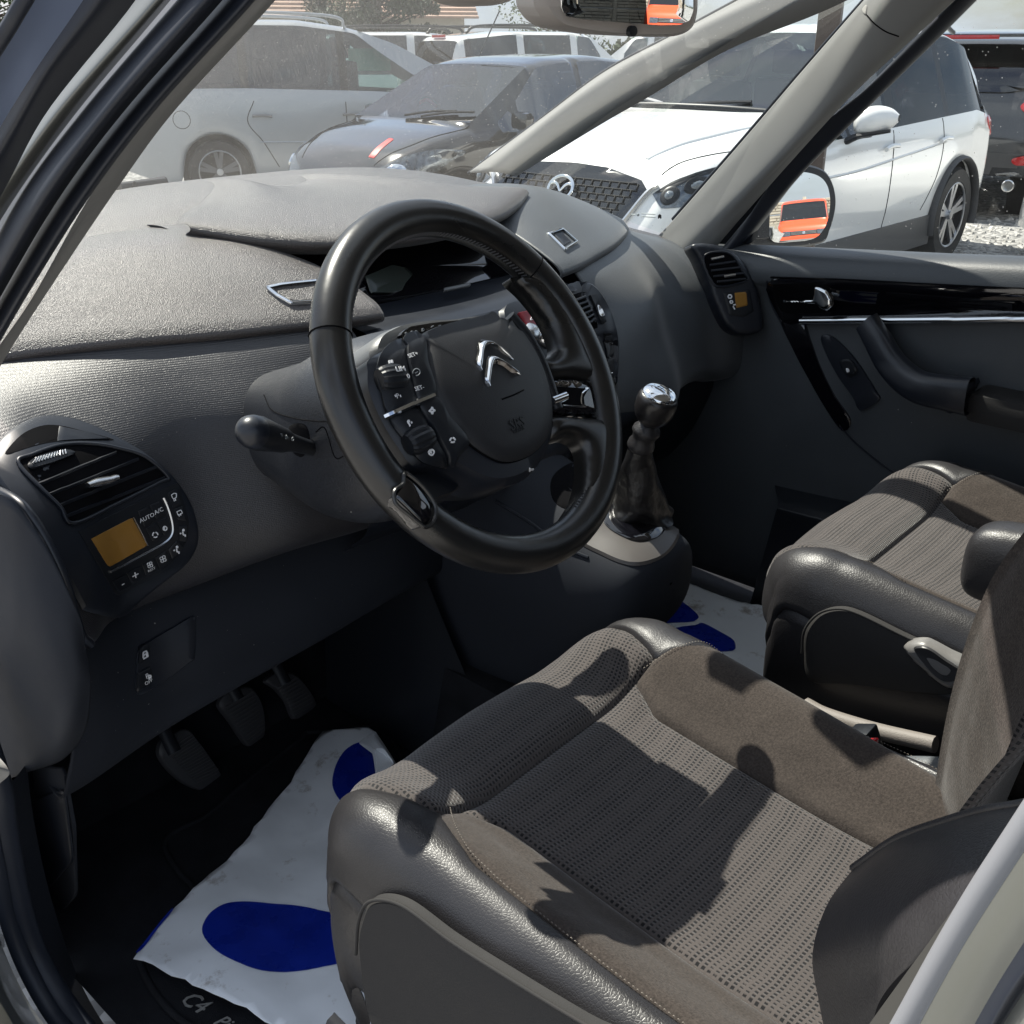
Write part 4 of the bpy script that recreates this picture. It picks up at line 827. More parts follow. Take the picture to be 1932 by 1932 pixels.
def stitchline(f, pts, par, X0=(0, 0, 0), off=.0045, step=.0042, n=200, sx=1, m=None):
    P_ = []
    for u, v in crs(A(pts), n):
        p = f(u, v); a = f(u+.01, v)-f(u-.01, v); b = f(u, min(1, v+.01))-f(u, max(0, v-.01)); q = np.cross(a, b); q /= np.linalg.norm(q)+1e-9; q = q if q[2] > 0 else -q
        q = p+q*off; P_.append(q*A((sx, 1, 1))+A(X0))
    P_ = A(P_); L_ = np.linalg.norm(np.diff(P_, axis=0), axis=1).sum(); k = int(L_/step); P_ = lin(P_, k*2+1); V, F = [], []
    for i in range(k):
        a, b = P_[2*i], P_[2*i+1]; d = nrm(b-a); s = nrm(np.cross(d, (0, 0, 1.)))*.0005; c_ = len(V); up = A((0, 0, .0007))
        V += [a-s, a+s, b+s, b-s, (a+b)/2+up-s, (a+b)/2+up+s]; F += [(c_, c_+1, c_+5, c_+4), (c_+4, c_+5, c_+2, c_+3)]
    o = mk('stitching', V, F, m or m_thr, par, smooth=False); o['kind'] = 'stuff'; return o
VC = .335
def back_fn(lean=.14, W_=1.0, y0=-.50, nearflat=False):
    def f(u, v):    # v 0 bottom .. 1 top ; u across
        x, dz = ux(u); h = .62*v; y = y0-lean*h-.25*max(0, h-.25)**1.3; z = .78+h*.97
        wv = .94+.10*math.sin(math.pi*min(1, v*1.1))
        nn = A([.95, .28]); D = dz*(1.2+.6*math.sin(math.pi*min(1, v+.1)))*(.15 if nearflat and u < 0 else 1)
        return A([x*wv*(.94 if u > 0 else 1), y+nn[0]*D+.012*math.sin(v*5), z+nn[1]*D])
    return f
def make_seat(nm, label, X0, sx, vmir):
    t = thing(nm, label, 'car seat', (X0[0], X0[1]-.25, .45))
    f = cushion_pt
    c0 = lambda v: .50+.10*max(0, 1-(v-VC)/.06)
    k = dict(par=t, X0=X0, sx=sx)
    fb = lambda v: .66+.17*math.sin(math.pi*min(1, v/VC)*.88); fa = lambda v: -fb(v)
    seat_patch('front_roll', f, fa, fb, 0.0, VC, m_fab, nu=60, nv=50, puff=.006, w=.02, **k)
    seat_patch('seat_centre', f, lambda v: -c0(v), c0, VC, 1.0, m_fab, nu=60, nv=60, puff=.005, w=.02, **k)
    for s in (-1, 1):
        ue = .84 if s < 0 else .99
        uf = lambda v, ue=ue, s=s: ue-(.20*max(0, v-.62)/.38 if s > 0 else 0)
        seat_patch('suede_insert', f, lambda v: s*c0(v), lambda v: s*(uf(v)-(ue-.70)*max(0, 1-(v-VC+.06)/.10)), VC-.06+.06, 1.0, m_sue, nu=24, nv=60, puff=.004, w=.012, **k)
        seat_patch('bolster', f, lambda v: s*(uf(v)-(ue-.70)*max(0, 1-(v-VC+.0)/.10) if v > VC else abs(fa(v))), s*1.12, .02, 1.0, m_lea, nu=36, nv=80, puff=.005, w=.012, **k)
        stitchline(f, [(s*.66, VC+.0), (s*(ue-.05), VC+.06), (s*(ue+.0), VC+.12), (s*(ue+.01), .6), (s*(uf(.98)+.01), .98)], t, X0, off=.006, sx=sx)
        seat_patch('side_panel', f, s*1.12, s*1.5, .0, 1.0, m_lea, nu=20, nv=50, puff=.002, w=.01, **k)
    return t
m_seatshell = mat('seat_shell_plastic', (.012, .012, .014), .5)
X1 = (-.362, .0, .0); X2 = (.365, -.085, .02)
seat1 = make_seat('front_seat', 'driver seat with woven centre, taupe suede inserts and black leather bolsters, nearest the camera', X1, 1, 1)
seat2 = make_seat('front_seat', 'front passenger seat with woven centre, beyond the gear lever, armrest folded over it', X2, 1, 1)
seat1['group'] = seat2['group'] = 'front seats of the car'
# lower plastic bodies and side cloth
for st_, X0, far in ((seat1, X1, False), (seat2, X2, True)):
    xl = X0[0]-.262
    def sp_(y, z, dx=0): return A((xl+dx-.010, y+X0[1]-.03, z+X0[2]))
    xc_ = xl-.014; tr_ = ([(672, 1800), (678, 1735), (700, 1700), (758, 1708), (850, 1775), (960, 1845), (1100, 1930), (1300, 2045), (1150, 2200), (800, 2120), (700, 1950)] if not far else Z('8', (415, 420), (425, 330), (480, 262), (560, 240), (650, 262), (830, 350), (1000, 425), (1200, 500), (1250, 600), (900, 590), (600, 555), (440, 540)))
    C3_ = [U(*p, x=xc_) for p in tr_]
    cloth = panel('side_cloth', C3_, m_side, st_, depth=.01, bulge=.004, bevel=.006, normal=(-1, 0, 0), n=90)
    tube('piping', [p+A((-.0004, 0, 0)) for p in C3_[:8]], .0017, m_side, st_, seg=8, n=80)
    bmz = X0[2]
    box('seat_base', (X0[0], X0[1]-.26, .52+bmz), (.47, .46, .12), m_seatshell, st_, bev=.03)
    grid('base_skirt', [[sp_(.0, .60, -.004), sp_(-.15, .585, -.006), sp_(-.35, .56, -.006), sp_(-.55, .55, -.004)], [sp_(-.0, .585, -.016), sp_(-.15, .57, -.018), sp_(-.35, .545, -.018), sp_(-.55, .535, -.016)], [sp_(-.03, .53, -.014), sp_(-.15, .51, -.016), sp_(-.35, .49, -.016), sp_(-.55, .48, -.014)], [sp_(-.05, .47, .0), sp_(-.15, .45, 0), sp_(-.35, .45, 0), sp_(-.55, .45, 0)]], m_seatshell, st_, 30, 16)
    # backrest
    fb_ = back_fn(nearflat=not far)
    Xb = (X0[0], X0[1], X0[2]); k = dict(par=st_, X0=Xb)
    cc = lambda v: .50
    seat_patch('back_centre', fb_, lambda v: -.5 if far else -.42, lambda v: .5, .0, 1.0, m_fab, nu=50, nv=60, puff=.006, w=.02, **k)
    for s in ((-1, 1) if far else (1,)):
        seat_patch('back_suede', fb_, s*.5, s*.86, .0, 1.0, m_sue, nu=24, nv=60, puff=.005, w=.012, **k)
        if s < 0 and not far: continue
        seat_patch('back_bolster', fb_, s*.86, s*1.5, .0, 1.0, m_lea if s < 0 else m_sue, nu=30, nv=60, puff=.004, w=.012, **k)
    box('back_shell', (Xb[0], Xb[1]-.68, 1.06+Xb[2]), (.44, .10, .58), m_seatshell, st_, R=Matrix.Rotation(rad(14), 3, 'X'), bev=.04)
# big near bolster of the driver backrest (leather, with a recessed cloth side)
blist = [[(1932+60, 1500, -.60), (1932, 1516, -.595), (1860, 1528, -.59), (1784, 1549, -.58), (1690, 1583, -.565), (1612, 1636, -.55)],
         [(1932+60, 1530, -.625), (1932, 1545, -.625), (1850, 1562, -.625), (1750, 1592, -.62), (1645, 1640, -.61), (1560, 1708, -.585)],
         [(1932+60, 1600, -.66), (1932, 1610, -.66), (1850, 1640, -.665), (1740, 1685, -.665), (1630, 1755, -.655), (1533, 1800, -.615)],
         [(1932+60, 1660, -.675), (1932, 1680, -.678), (1850, 1715, -.68), (1770, 1760, -.68), (1680, 1830, -.675), (1545, 1890, -.625)],
         [(1932+60, 1710, -.675), (1932, 1725, -.676), (1850, 1760, -.678), (1760, 1815, -.676), (1665, 1900, -.672), (1560, 1960, -.63)],
         [(1932+60, 1800, -.668), (1932, 1800, -.668), (1850, 1830, -.668), (1760, 1890, -.668), (1690, 1960, -.665), (1580, 2030, -.63)],
         [(1932+60, 1950, -.665), (1932, 1960, -.665), (1850, 1980, -.665), (1760, 2020, -.665), (1700, 2060, -.66), (1600, 2100, -.63)]]
gb = grid('back_bolster', [[U(a, b, x=c) for a, b, c in r] for r in blist], m_lea, seat1, 60, 60)
gb['label'] = 'large creased leather bolster of the driver backrest beside the door pillar'
tube('piping', [U(1610, 1638, x=-.552), U(1690, 1584, x=-.567), U(1784, 1550, x=-.582), U(1860, 1529, x=-.592), U(1932, 1517, x=-.597), U(1990, 1500, x=-.60)], .0028, m_lea, seat1, seg=8, n=50)
tube('seam', [U(1650, 1960, x=-.676), U(1665, 1898, x=-.677), U(1700, 1850, x=-.680), U(1760, 1800, x=-.681), U(1830, 1760, x=-.683), U(1932, 1715, x=-.683)], .0022, m_void, seat1, seg=6, n=50)
hd = plate('recliner_handle', [U(*p, x=.072) for p in Z('8', (822, 405), (850, 385), (900, 382), (935, 395), (1000, 430), (1085, 475), (1085, 530), (1040, 570), (990, 565), (930, 520), (860, 455))], mat('handle_grey', (.16, .155, .15), .35), seat2, depth=.02, bulge=.003, bevel=.008, n=60)
panel('handle_scoop', [U(*p, x=.0685) for p in Z('8', (870, 400), (925, 400), (1000, 450), (1075, 500), (1060, 525), (1000, 540), (950, 510), (890, 440))], mat('handle_dark', (.03, .03, .032), .4), hd, depth=.004, bulge=-.002, n=40)
# armrest over the passenger seat
ar = thing('armrest', 'black leather folding armrest over the passenger cushion at the right edge', 'armrest', U(1932, 1050, x=.13))
rr_ = []
axd = nrm(U(1980, 1020, x=.16)-U(1830, 1005, x=.13)); s0 = U(1872, 1058, x=.135)
dA = nrm(A((0.0, -1, .12)))
for t, sc in ((-.030, .25), (-.027, .6), (-.018, .86), (0, .98), (.03, 1), (.1, 1), (.2, 1), (.3, 1), (.36, 1)):
    c_ = s0+dA*t; r = []
    for k in range(20):
        a = 2*math.pi*k/20; e = 3; cx = math.copysign(abs(math.cos(a))**(2/e), math.cos(a)); cz = math.copysign(abs(math.sin(a))**(2/e), math.sin(a))
        r.append(c_+A((cx*.036*sc, 0, cz*.050*sc)))
    rr_.append(r)
grid('armrest_pad', rr_, m_lea, ar, 60, 50, closed_u=True)
# seat belt buckle, rail and handbrake cover between the seats
bk = thing('seatbelt_buckle', 'red release button of the seatbelt buckle between the seats', 'seatbelt buckle', U(1640, 1405, x=-.06))
box('buckle_body', U(1640, 1425, x=-.055), (.03, .028, .07), m_blk, bk, R=Matrix.Rotation(rad(-25), 3, 'X'), bev=.004)
panel('release_button', [U(*p, x=-.088) for p in Z('8', (650, 780), (720, 774), (716, 808), (690, 822))], mat('buckle_red', (.55, .012, .02), .35), bk, depth=.006, smooth_outl=False, n=20)
rl = thing('seat_rail', 'dusty metal rail along the foot of the passenger seat', 'seat rail', U(1650, 1380, x=.07))
tube('rail', [U(1520, 1330, x=.075), U(1560, 1350, x=.07), U(1650, 1378, x=.065), U(1765, 1405, x=.06)], .011, mat('dusty_metal', (.20, .18, .165), .6, bump=[(G, 500, .5, .001)]), rl, seg=10, n=30)
hb = thing('tunnel_cover', 'grey plastic cover between the seats behind the buckle', 'cover', U(1740, 1470, x=-.05))
grid('cover', [[U(1670, 1440, x=-.02), U(1740, 1438, x=-.01), U(1810, 1442, x=0)], [U(1690, 1452, x=-.03), U(1745, 1452, x=-.02), U(1810, 1454, x=-.01)], [U(1715, 1490, x=-.05), U(1755, 1495, x=-.045), U(1800, 1500, x=-.035)], [U(1730, 1525, x=-.06), U(1765, 1530, x=-.055), U(1800, 1532, x=-.05)]], mat('cover_grey', (.07, .08, .09), .45, bump=[(G, 600, .3, .0006)]), hb, 20, 20, thick=.01)
# ================================================================== floor
flr = mk('floor_carpet', [(-.74, -1.2, .43), (.74, -1.2, .43), (.74, .62, .43), (-.74, .62, .43), (-.74, .80, .56), (.74, .80, .56), (-.74, .95, .95), (.74, .95, .95), (-.74, .84, 1.15), (.74, .84, 1.15), (-.74, .42, .43), (-.74, .42, 1.1), (-.74, .84, 1.15), (.74, .42, .43), (.74, .42, 1.1), (.74, .84, 1.15)],
         [(0, 1, 2, 3), (3, 2, 5, 4), (4, 5, 7, 6), (6, 7, 9, 8), (10, 3, 4, 6, 8, 12, 11), (13, 14, 15, 9, 7, 5, 2)], m_car, None, smooth=False); tag(flr, kind='structure')
ftn = mk('tunnel_carpet', [(-.13, -1.2, .60), (.13, -1.2, .60), (.13, .4, .62), (-.13, .4, .62), (-.15, -1.2, .43), (.15, -1.2, .43), (.15, .4, .43), (-.15, .4, .43)], [(0, 1, 2, 3), (0, 3, 7, 4), (2, 1, 5, 6), (3, 2, 6, 7)], m_car, None, smooth=False); tag(ftn, kind='structure')
# side kick wall and sill on the driver side
sl_ = thing('door_sill', 'black plastic sill and rubber door seal along the driver door opening', 'door sill', (-.78, .3, .5))
def L3(pts): return [U(a, b, x=c) for a, b, c in pts]
grid('sill_trim', [L3([(50, 1440, -.735), (66, 1560, -.735), (98, 1700, -.735), (150, 1850, -.735), (215, 1960, -.735), (290, 2050, -.735)]),
                   L3([(35, 1460, -.75), (55, 1600, -.75), (88, 1730, -.75), (135, 1860, -.75), (195, 1970, -.75), (260, 2060, -.75)]),
                   L3([(18, 1480, -.765), (38, 1610, -.765), (70, 1740, -.765), (118, 1870, -.765), (175, 1970, -.765), (240, 2060, -.765)])], m_pl, sl_, 50, 12)
panel('kick_panel', [U(*p, x=-.70) for p in [(60, 1445), (118, 1450), (138, 1560), (142, 1690), (104, 1735), (76, 1620)]], m_pl, sl_, depth=.004, n=40, smooth_outl=False)
panel('fuse_cover', [U(*p, x=-.705) for p in Z('6', (150, 850), (300, 795), (345, 1140), (235, 1270), (200, 1150))], m_pls, sl_, depth=.004, smooth_outl=False, n=40)
tube('door_seal', L3([(-90, 1250, -.79), (-34, 1390, -.788), (-2, 1490, -.785), (8, 1560, -.785), (30, 1680, -.785), (62, 1790, -.785), (110, 1880, -.785), (170, 1960, -.785), (240, 2040, -.785)]), .014, m_rub, sl_, seg=12, n=80)
tube('door_seal', L3([(-30, 1500, -.80), (-8, 1620, -.80), (15, 1730, -.80), (48, 1820, -.80), (95, 1905, -.80), (150, 1975, -.80), (220, 2060, -.80)]), .010, m_rub, sl_, seg=12, n=80)
# mats and plastic covers
fm = thing('floor_mat', 'black textile floor mat with embroidered lettering under the driver side cover', 'floor mat', (-.45, .3, .44))
zM = .437
mo = [U(*p, z=zM) for p in Z('6', (1525, 518), (1440, 560), (1200, 750), (1000, 920), (870, 985), (810, 1030), (800, 1090), (870, 1200), (935, 1280), (900, 1420), (700, 1600), (690, 1660), (740, 1760), (830, 1870), (960, 1960), (1300, 2150), (1800, 2100), (2000, 1500), (1900, 560))]
mt = panel('mat', mo, m_car, fm, depth=.006, bevel=.003, n=90, normal=(0, 0, 1))
tube('binding', [p+A((0, 0, .0)) for p in crs(A(mo), 100, True)], .0045, m_car, fm, seg=8, closed=True, n=200)
a0 = U(*Z('6', (895, 1800))[0], z=zM+.002); a1 = U(*Z('6', (1060, 1895))[0], z=zM+.002); xd = nrm(a1-a0); yd = np.cross((0, 0, 1.), xd)
m_emb = mat('embroidery_silver', (.22, .22, .21), .6)
text('embroidery', 'C4', U(*Z('6', (935, 1822))[0], z=zM+.002), xd, yd, .029, m_emb, fm, ext=.0008, shear=.35); text('embroidery', 'Picasso', U(*Z('6', (1085, 1925))[0], z=zM+.002)+xd*.02, xd, yd, .023, m_emb, fm, ext=.0008, shear=.5)
def wav(x, y, amp=1): return amp*(.006*math.sin(9*x+5*y)+.004*math.sin(23*x-17*y+1)+.0025*abs(math.sin(17*y+9*x+1.3*math.sin(9*x)))+.002*abs(math.sin(21*x-12*y+1.5*math.sin(7*y))))
def cover(nm, lab, outl, z0, slope, blues, amp=1, extra=None, n=90, gp=None):
    t = thing(nm, lab, 'floor cover', U(*outl[0], z=z0))
    O = crs(A(outl, float), n, True) if False else lin(A(outl, float), n, True)
    random.seed(3)
    O3 = A([U(*p, z=z0)[:2] for p in O]); O3 = O3+np.random.RandomState(2).normal(0, .0012, O3.shape)
    from mathutils.geometry import delaunay_2d_cdt
    mn, mxx = O3.min(0), O3.max(0); pts = [Vector(p) for p in O3]; st_ = .012
    for gx in np.arange(mn[0], mxx[0], st_):
        for gy in np.arange(mn[1], mxx[1], st_): pts.append(Vector((gx+.003*math.sin(gy*90), gy+.003*math.sin(gx*70))))
    r = delaunay_2d_cdt(pts, [], [list(range(len(O3)))], 1, 1e-6)
    def zf(x, y): return z0+slope(x, y)+wav(x, y, amp)
    V = [(v.x, v.y, zf(v.x, v.y)) for v in r[0]]; sh_ = mk('film_sheet', V, r[2], m_film, t)
    sd = sh_.modifiers.new('t', 'SOLIDIFY'); sd.thickness = .0006
    for b in blues:
        B3 = A([U(*p, z=z0+slope(*U(*p, z=z0)[:2]))[:2] for p in crs(A(b, float), 60, True)]); mn, mxx = B3.min(0), B3.max(0); pts = [Vector(p) for p in B3]
        for gx in np.arange(mn[0], mxx[0], st_):
            for gy in np.arange(mn[1], mxx[1], st_): pts.append(Vector((gx, gy)))
        r = delaunay_2d_cdt(pts, [], [list(range(len(B3)))], 1, 1e-6)
        mk('printed_sole', [(v.x, v.y, zf(v.x, v.y)+.0012) for v in r[0]], r[2], m_blue, t)
    return t
s6 = lambda *p: Z('6', *p)
co = s6((1560, 522), (1802, 516), (1858, 600), (1905, 665), (2100, 900), (2200, 1500), (2100, 2150), (1390, 1985), (1150, 1865), (900, 1755), (760, 1672), (680, 1632), (638, 1627), (650, 1600), (668, 1590), (830, 1400), (930, 1290), (1060, 1180), (1180, 1050), (1230, 975), (1290, 890), (1400, 740), (1490, 610))
cv1 = cover('plastic_floor_cover', 'white plastic film with blue shoe soles crumpled on the driver side floor', co, .455, lambda x, y: .0, [s6((1605, 750), (1625, 680), (1670, 620), (1740, 588), (1800, 605), (1812, 700), (1825, 780), (1780, 830), (1705, 895), (1650, 850), (1615, 800)),
           s6((983, 1520), (1000, 1450), (1050, 1400), (1120, 1370), (1250, 1355), (1420, 1357), (1540, 1380), (1640, 1420), (1720, 1560), (1680, 1645), (1560, 1670), (1420, 1690), (1270, 1697), (1150, 1665), (1050, 1610)), s6((668, 1585), (820, 1402), (832, 1404), (760, 1490), (690, 1580))])
fo = [U(*p, z=zz) for p, zz in zip(s6((1730, 568), (1802, 516), (1858, 600), (1905, 665), (1850, 730), (1820, 755), (1800, 620)), (.462, .485, .50, .475, .47, .47, .485))]
panel('folded_corner', fo, m_film, cv1, depth=.001, bulge=.012, bevel=.0004, n=40, smooth_outl=False, rings=3, normal=(-.2, -.4, .9))
c5 = lambda *p: Z('5', *p)
co = [(1268, 1095), (1330, 1115), (1390, 1135), (1450, 1148), (1500, 1200), (1500, 1290), (1400, 1270), (1300, 1230), (1170, 1190), (1150, 1150), (1200, 1100), (1240, 1080)]
cv2 = cover('plastic_floor_cover', 'white plastic film with blue shoe soles on the passenger side floor', co, .46, lambda x, y: 0, [[(1195, 1168), (1235, 1122), (1265, 1128), (1313, 1160), (1314, 1172), (1296, 1177), (1240, 1176), (1205, 1172)], [(1265, 1190), (1310, 1182), (1330, 1178), (1378, 1200), (1388, 1216), (1380, 1228), (1340, 1230), (1300, 1212)]])
cv1['group'] = cv2['group'] = 'protective films on the floor'
# ================================================================== body shell: pillars, glass, roof
bd = thing('car_body', 'cream painted body of the car around us with grey pillar trims and glass', 'car', (0, .5, .4))
# right windscreen pillar
def PL(rows): return [[U(a, b, x=c) for a, b, c in r] for r in rows]
grid('windscreen_pillar', [PL([[(975, 330, .60), (1142, 217, .582), (1216, 172, .574), (1366, 88, .558), (1541, 16, .54), (1700, -60, .52)]])[0],
     PL([[(972, 333, .595), (1130, 236, .575), (1222, 183, .565), (1368, 96, .548), (1545, 24, .53), (1700, -50, .51)]])[0],
     PL([[(945, 326, .575), (1100, 215, .55), (1200, 148, .54), (1340, 75, .525), (1500, 8, .51), (1660, -70, .49)]])[0],
     PL([[(915, 324, .575), (1060, 205, .55), (1170, 130, .54), (1310, 55, .525), (1450, -10, .51), (1640, -90, .49)]])[0],
     PL([[(892, 324, .60), (1030, 222, .585), (1141, 139, .57), (1266, 72, .56), (1401, 0, .545), (1600, -110, .52)]])[0],
     PL([[(886, 324, .615), (1026, 220, .60), (1138, 137, .585), (1264, 69, .572), (1400, -4, .555), (1600, -114, .53)]])[0]], m_trimg, bd, 60, 30, thick=.004)['label'] = 'grey trim of the forward windscreen pillar on the right'
tube('glass_seal', [U(884, 327, x=.622), U(1026, 221, x=.605), U(1138, 137, x=.59), U(1264, 69, x=.577), U(1400, -4, x=.56), U(1600, -114, x=.53)], .004, m_rub, bd, seg=8, n=50)
# right rear pillar
tp = A((.0, -.36, .41))
rows = [PL([[(1230, 460, .712), (1276, 413, .705), (1400, 272, .68), (1509, 145, .655), (1629, 8, .625), (1720, -95, .60)]])[0],
        PL([[(1246, 466, .70), (1292, 420, .690), (1412, 285, .662), (1520, 160, .638), (1631, 22, .61), (1725, -90, .585)]])[0],
        PL([[(1285, 475, .675), (1335, 425, .665), (1462, 300, .638), (1552, 195, .618), (1640, 62, .592), (1740, -70, .565)]])[0],
        PL([[(1315, 485, .678), (1360, 430, .67), (1490, 290, .645), (1585, 190, .625), (1690, 75, .60), (1790, -30, .575)]])[0],
        PL([[(1330, 490, .69), (1372, 438, .684), (1492, 300, .66), (1609, 172, .64), (1720, 70, .618), (1830, -30, .59)]])[0]]
rp_ = grid('door_pillar', rows, m_trimg, bd, 60, 40, thick=.004); rp_['label'] = 'pale trim of the pillar between quarter glass and passenger door'
tube('glass_seal', [U(1270, 414, x=.713), U(1398, 268, x=.688), U(1506, 142, x=.66), U(1626, 6, x=.63), U(1720, -100, x=.61)], .0045, m_rub, bd, seg=8, n=50)
bvRP = bvh_of(rp_); hugline('trim_joint', bvRP, Z('d', (495, 110), (560, 180), (640, 235), (735, 270)), .001, m_void, bd, off=.0005, n=20)
hug('clip', bvRP, Z('d', (465, 75), (490, 40), (500, 50), (490, 110)), m_headl, bd, off=.002, n=14)
# black door seal on the right
grid('door_seal', [PL([[(1335, 500, .70), (1380, 450, .695), (1509, 300, .68), (1640, 165, .655), (1763, 38, .63), (1860, -60, .61)]])[0], PL([[(1345, 503, .695), (1390, 452, .69), (1509, 314-38, .672), (1645, 170-6, .65), (1775, 38, .625), (1870, -60, .605)]])[0],
                   PL([[(1358, 500, .71), (1405, 450, .705), (1509, 325, .69), (1654, 182, .665), (1800, 38, .64), (1895, -60, .62)]])[0], PL([[(1365, 500, .735), (1412, 452, .73), (1530, 322-22, .715), (1658, 168, .69), (1824, 4, .66), (1905, -70, .64)]])[0]], m_rub, bd, 50, 20, thick=.003)
# left (near) pillar bands, from the trim outwards
def band(nm, m, edges, **k): return grid(nm, [[U(a, b, x=c) for a, b, c in e] for e in edges], m, bd, 50, 20, **k)
band('door_pillar', m_trimg, [[(620, -130, -.575), (520, 0, -.605), (330, 208, -.64), (225, 350, -.66), (130, 490, -.675), (15, 667, -.69), (-60, 800, -.70)],
                              [(608, -130, -.59), (508, 0, -.62), (312, 208, -.655), (205, 350, -.675), (105, 490, -.69), (-8, 667, -.705), (-85, 800, -.715)],
                              [(585, -130, -.60), (482, 0, -.63), (296, 200, -.665), (170, 370, -.69), (62, 560, -.705), (-10, 665, -.715), (-100, 800, -.725)]])['label'] = 'beige trim of the near door pillar'
for k_, (o0, o1, xx, bl) in enumerate(((0, 62, 0, .008), (62, 160, .008, .022))):
    e = []
    for f_, dxx in ((0, 0), (.2, -bl), (.5, -bl*1.3), (.8, -bl), (1, 0)):
        w_ = (o0+(o1-o0)*f_)
        e.append([(585-w_*1.0, -130, -.605-xx+dxx), (482-w_, 0, -.635-xx+dxx), (296-w_*.93, 205, -.67-xx+dxx), (170-w_*.9, 370, -.695-xx+dxx), (62-w_*.8, 540, -.71-xx+dxx), (-20-w_*.7, 680, -.72-xx+dxx)])
    band('door_seal', m_rub, e)
band('painted_frame', m_body, [[(425, -130, -.64), (322, 0, -.66), (150, 205, -.695), (30, 370, -.72), (-60, 520, -.74), (-150, 680, -.75)],
                               [(400, -130, -.66), (298, 0, -.68), (118, 205, -.715), (10, 360, -.735), (-90, 520, -.755), (-170, 680, -.765)],
                               [(360, -130, -.66), (256, 0, -.68), (88, 205, -.715), (-10, 370, -.74), (-110, 520, -.76), (-200, 680, -.77)]])['label'] = 'strip of cream painted door frame at the upper left'
# roof, header, far side
grid('headliner', [[(x, -.02-.02*abs(x), 1.662-.05*abs(x)**2) for x in (-.56, -.3, 0, .3, .56)], [(x, -.9, 1.70-.05*abs(x)**2) for x in (-.58, -.3, 0, .3, .58)], [(x, -2.6, 1.66-.05*abs(x)**2) for x in (-.58, -.3, 0, .3, .58)]], m_headl, bd, 20, 20, thick=.03)
for s in (-1, 1):
    L_ = 'roof side rail on the driver side' if s < 0 else 'roof side rail on the passenger side'
    tube('roof_rail', [(s*.60, .02, 1.60), (s*.60, -.25, 1.635), (s*.60, -.9, 1.655), (s*.60, -2.6, 1.62)], .035, m_headl, bd, seg=12, n=30)
    if s > 0:
        tube('roof_rail', [(s*.635, .0, 1.60), (s*.645, -.25, 1.63), (s*.645, -.9, 1.65), (s*.645, -2.6, 1.61)], .03, m_body, bd, seg=12, n=30)
        box('centre_pillar', (s*.70, -.72, 1.36), (.05, .12, .58), m_trimg, bd, R=Matrix.Rotation(rad(-s*12), 3, 'Y'), bev=.02)
    box('rear_side', (s*.78, -1.75, .80), (.12, 1.9, .75), m_body, bd, bev=.05)
    box('rear_pillar', (s*.70, -2.45, 1.38), (.06, .3, .5), m_trimg, bd, bev=.02); mk('rear_side_glass', [(s*.72, -1.45, 1.17), (s*.72, -2.35, 1.17), (s*.64, -2.35, 1.62), (s*.64, -1.45, 1.62)], [(0, 1, 2, 3)], glass('privacy_glass', (.06, .07, .08)), bd, smooth=False)
mk('tailgate_glass', [(-.62, -2.62, 1.2), (.62, -2.62, 1.2), (.56, -2.5, 1.62), (-.56, -2.5, 1.62)], [(0, 1, 2, 3)], glass('privacy_glass', (.06, .07, .08)), bd, smooth=False)
for x_ in (-.42, 0, .42):
    box('rear_seat', (x_, -1.75, .95), (.40, .16, .75), m_side, bd, R=Matrix.Rotation(rad(14), 3, 'X'), bev=.05); box('rear_headrest', (x_, -1.88, 1.40), (.24, .10, .18), m_side, bd, bev=.04)
box('tailgate_lower', (0, -2.68, .85), (1.4, .1, .7), m_body, bd, bev=.04)
# near centre pillar: light seal edge, olive painted face
band('centre_pillar', mat('pillar_dark_trim', (.045, .045, .042), .5), [[(1560, 2050, -.775), (1640, 1932, -.775), (1780, 1740, -.775), (1932, 1535, -.775), (2000, 1440, -.775)], [(1640, 2050, -.80), (1712, 1932, -.80), (1810, 1790, -.80), (1932, 1600, -.80), (2000, 1510, -.80)]])
e = []
for f_, dx_ in ((0, 0), (.25, -.010), (.6, -.012), (1, -.002)):
    w_ = 45*f_; e.append([(1640-55+w_, 2050, -.80+dx_), (1702+w_-45, 1932, -.80+dx_), (1800+w_-38, 1760, -.80+dx_), (1895+w_-38, 1610, -.80+dx_), (1932+w_-30, 1552, -.80+dx_), (2020+w_-30, 1420, -.80+dx_)])
# bright edge tube and broad painted pillar face
tube('pillar_edge', [U(1650, 2050, x=-.815), U(1718, 1932, x=-.815), U(1790, 1805, x=-.815), U(1860, 1690, x=-.815), U(1932, 1582, x=-.815), U(2000, 1480, x=-.815)], .0052, mat('pillar_edge_grey', (.22, .23, .25), .4), bd, seg=12, n=40)
band('centre_pillar', mat('pillar_olive_trim', (.10, .105, .095), .45), [[(1672, 2050, -.82), (1735, 1932, -.82), (1820, 1780, -.82), (1932, 1606, -.82), (2010, 1490, -.82)], [(1720, 2050, -.835), (1790, 1932, -.835), (1860, 1800, -.835), (1960, 1650, -.835), (2030, 1540, -.835)], [(1800, 2050, -.84), (1860, 1932, -.84), (1932, 1800, -.84), (2010, 1700, -.84), (2080, 1600, -.84)]])
band('door_seal', m_rub, [[(1770, 2050, -.842), (1820, 1965, -.842), (1880, 1860, -.842), (1950, 1750, -.842), (2020, 1650, -.842)], [(1795, 2050, -.853), (1850, 1965, -.853), (1905, 1870, -.853), (1975, 1770, -.853), (2050, 1670, -.853)], [(1820, 2050, -.85), (1872, 1965, -.85), (1930, 1875, -.85), (2000, 1780, -.85), (2080, 1680, -.85)]])
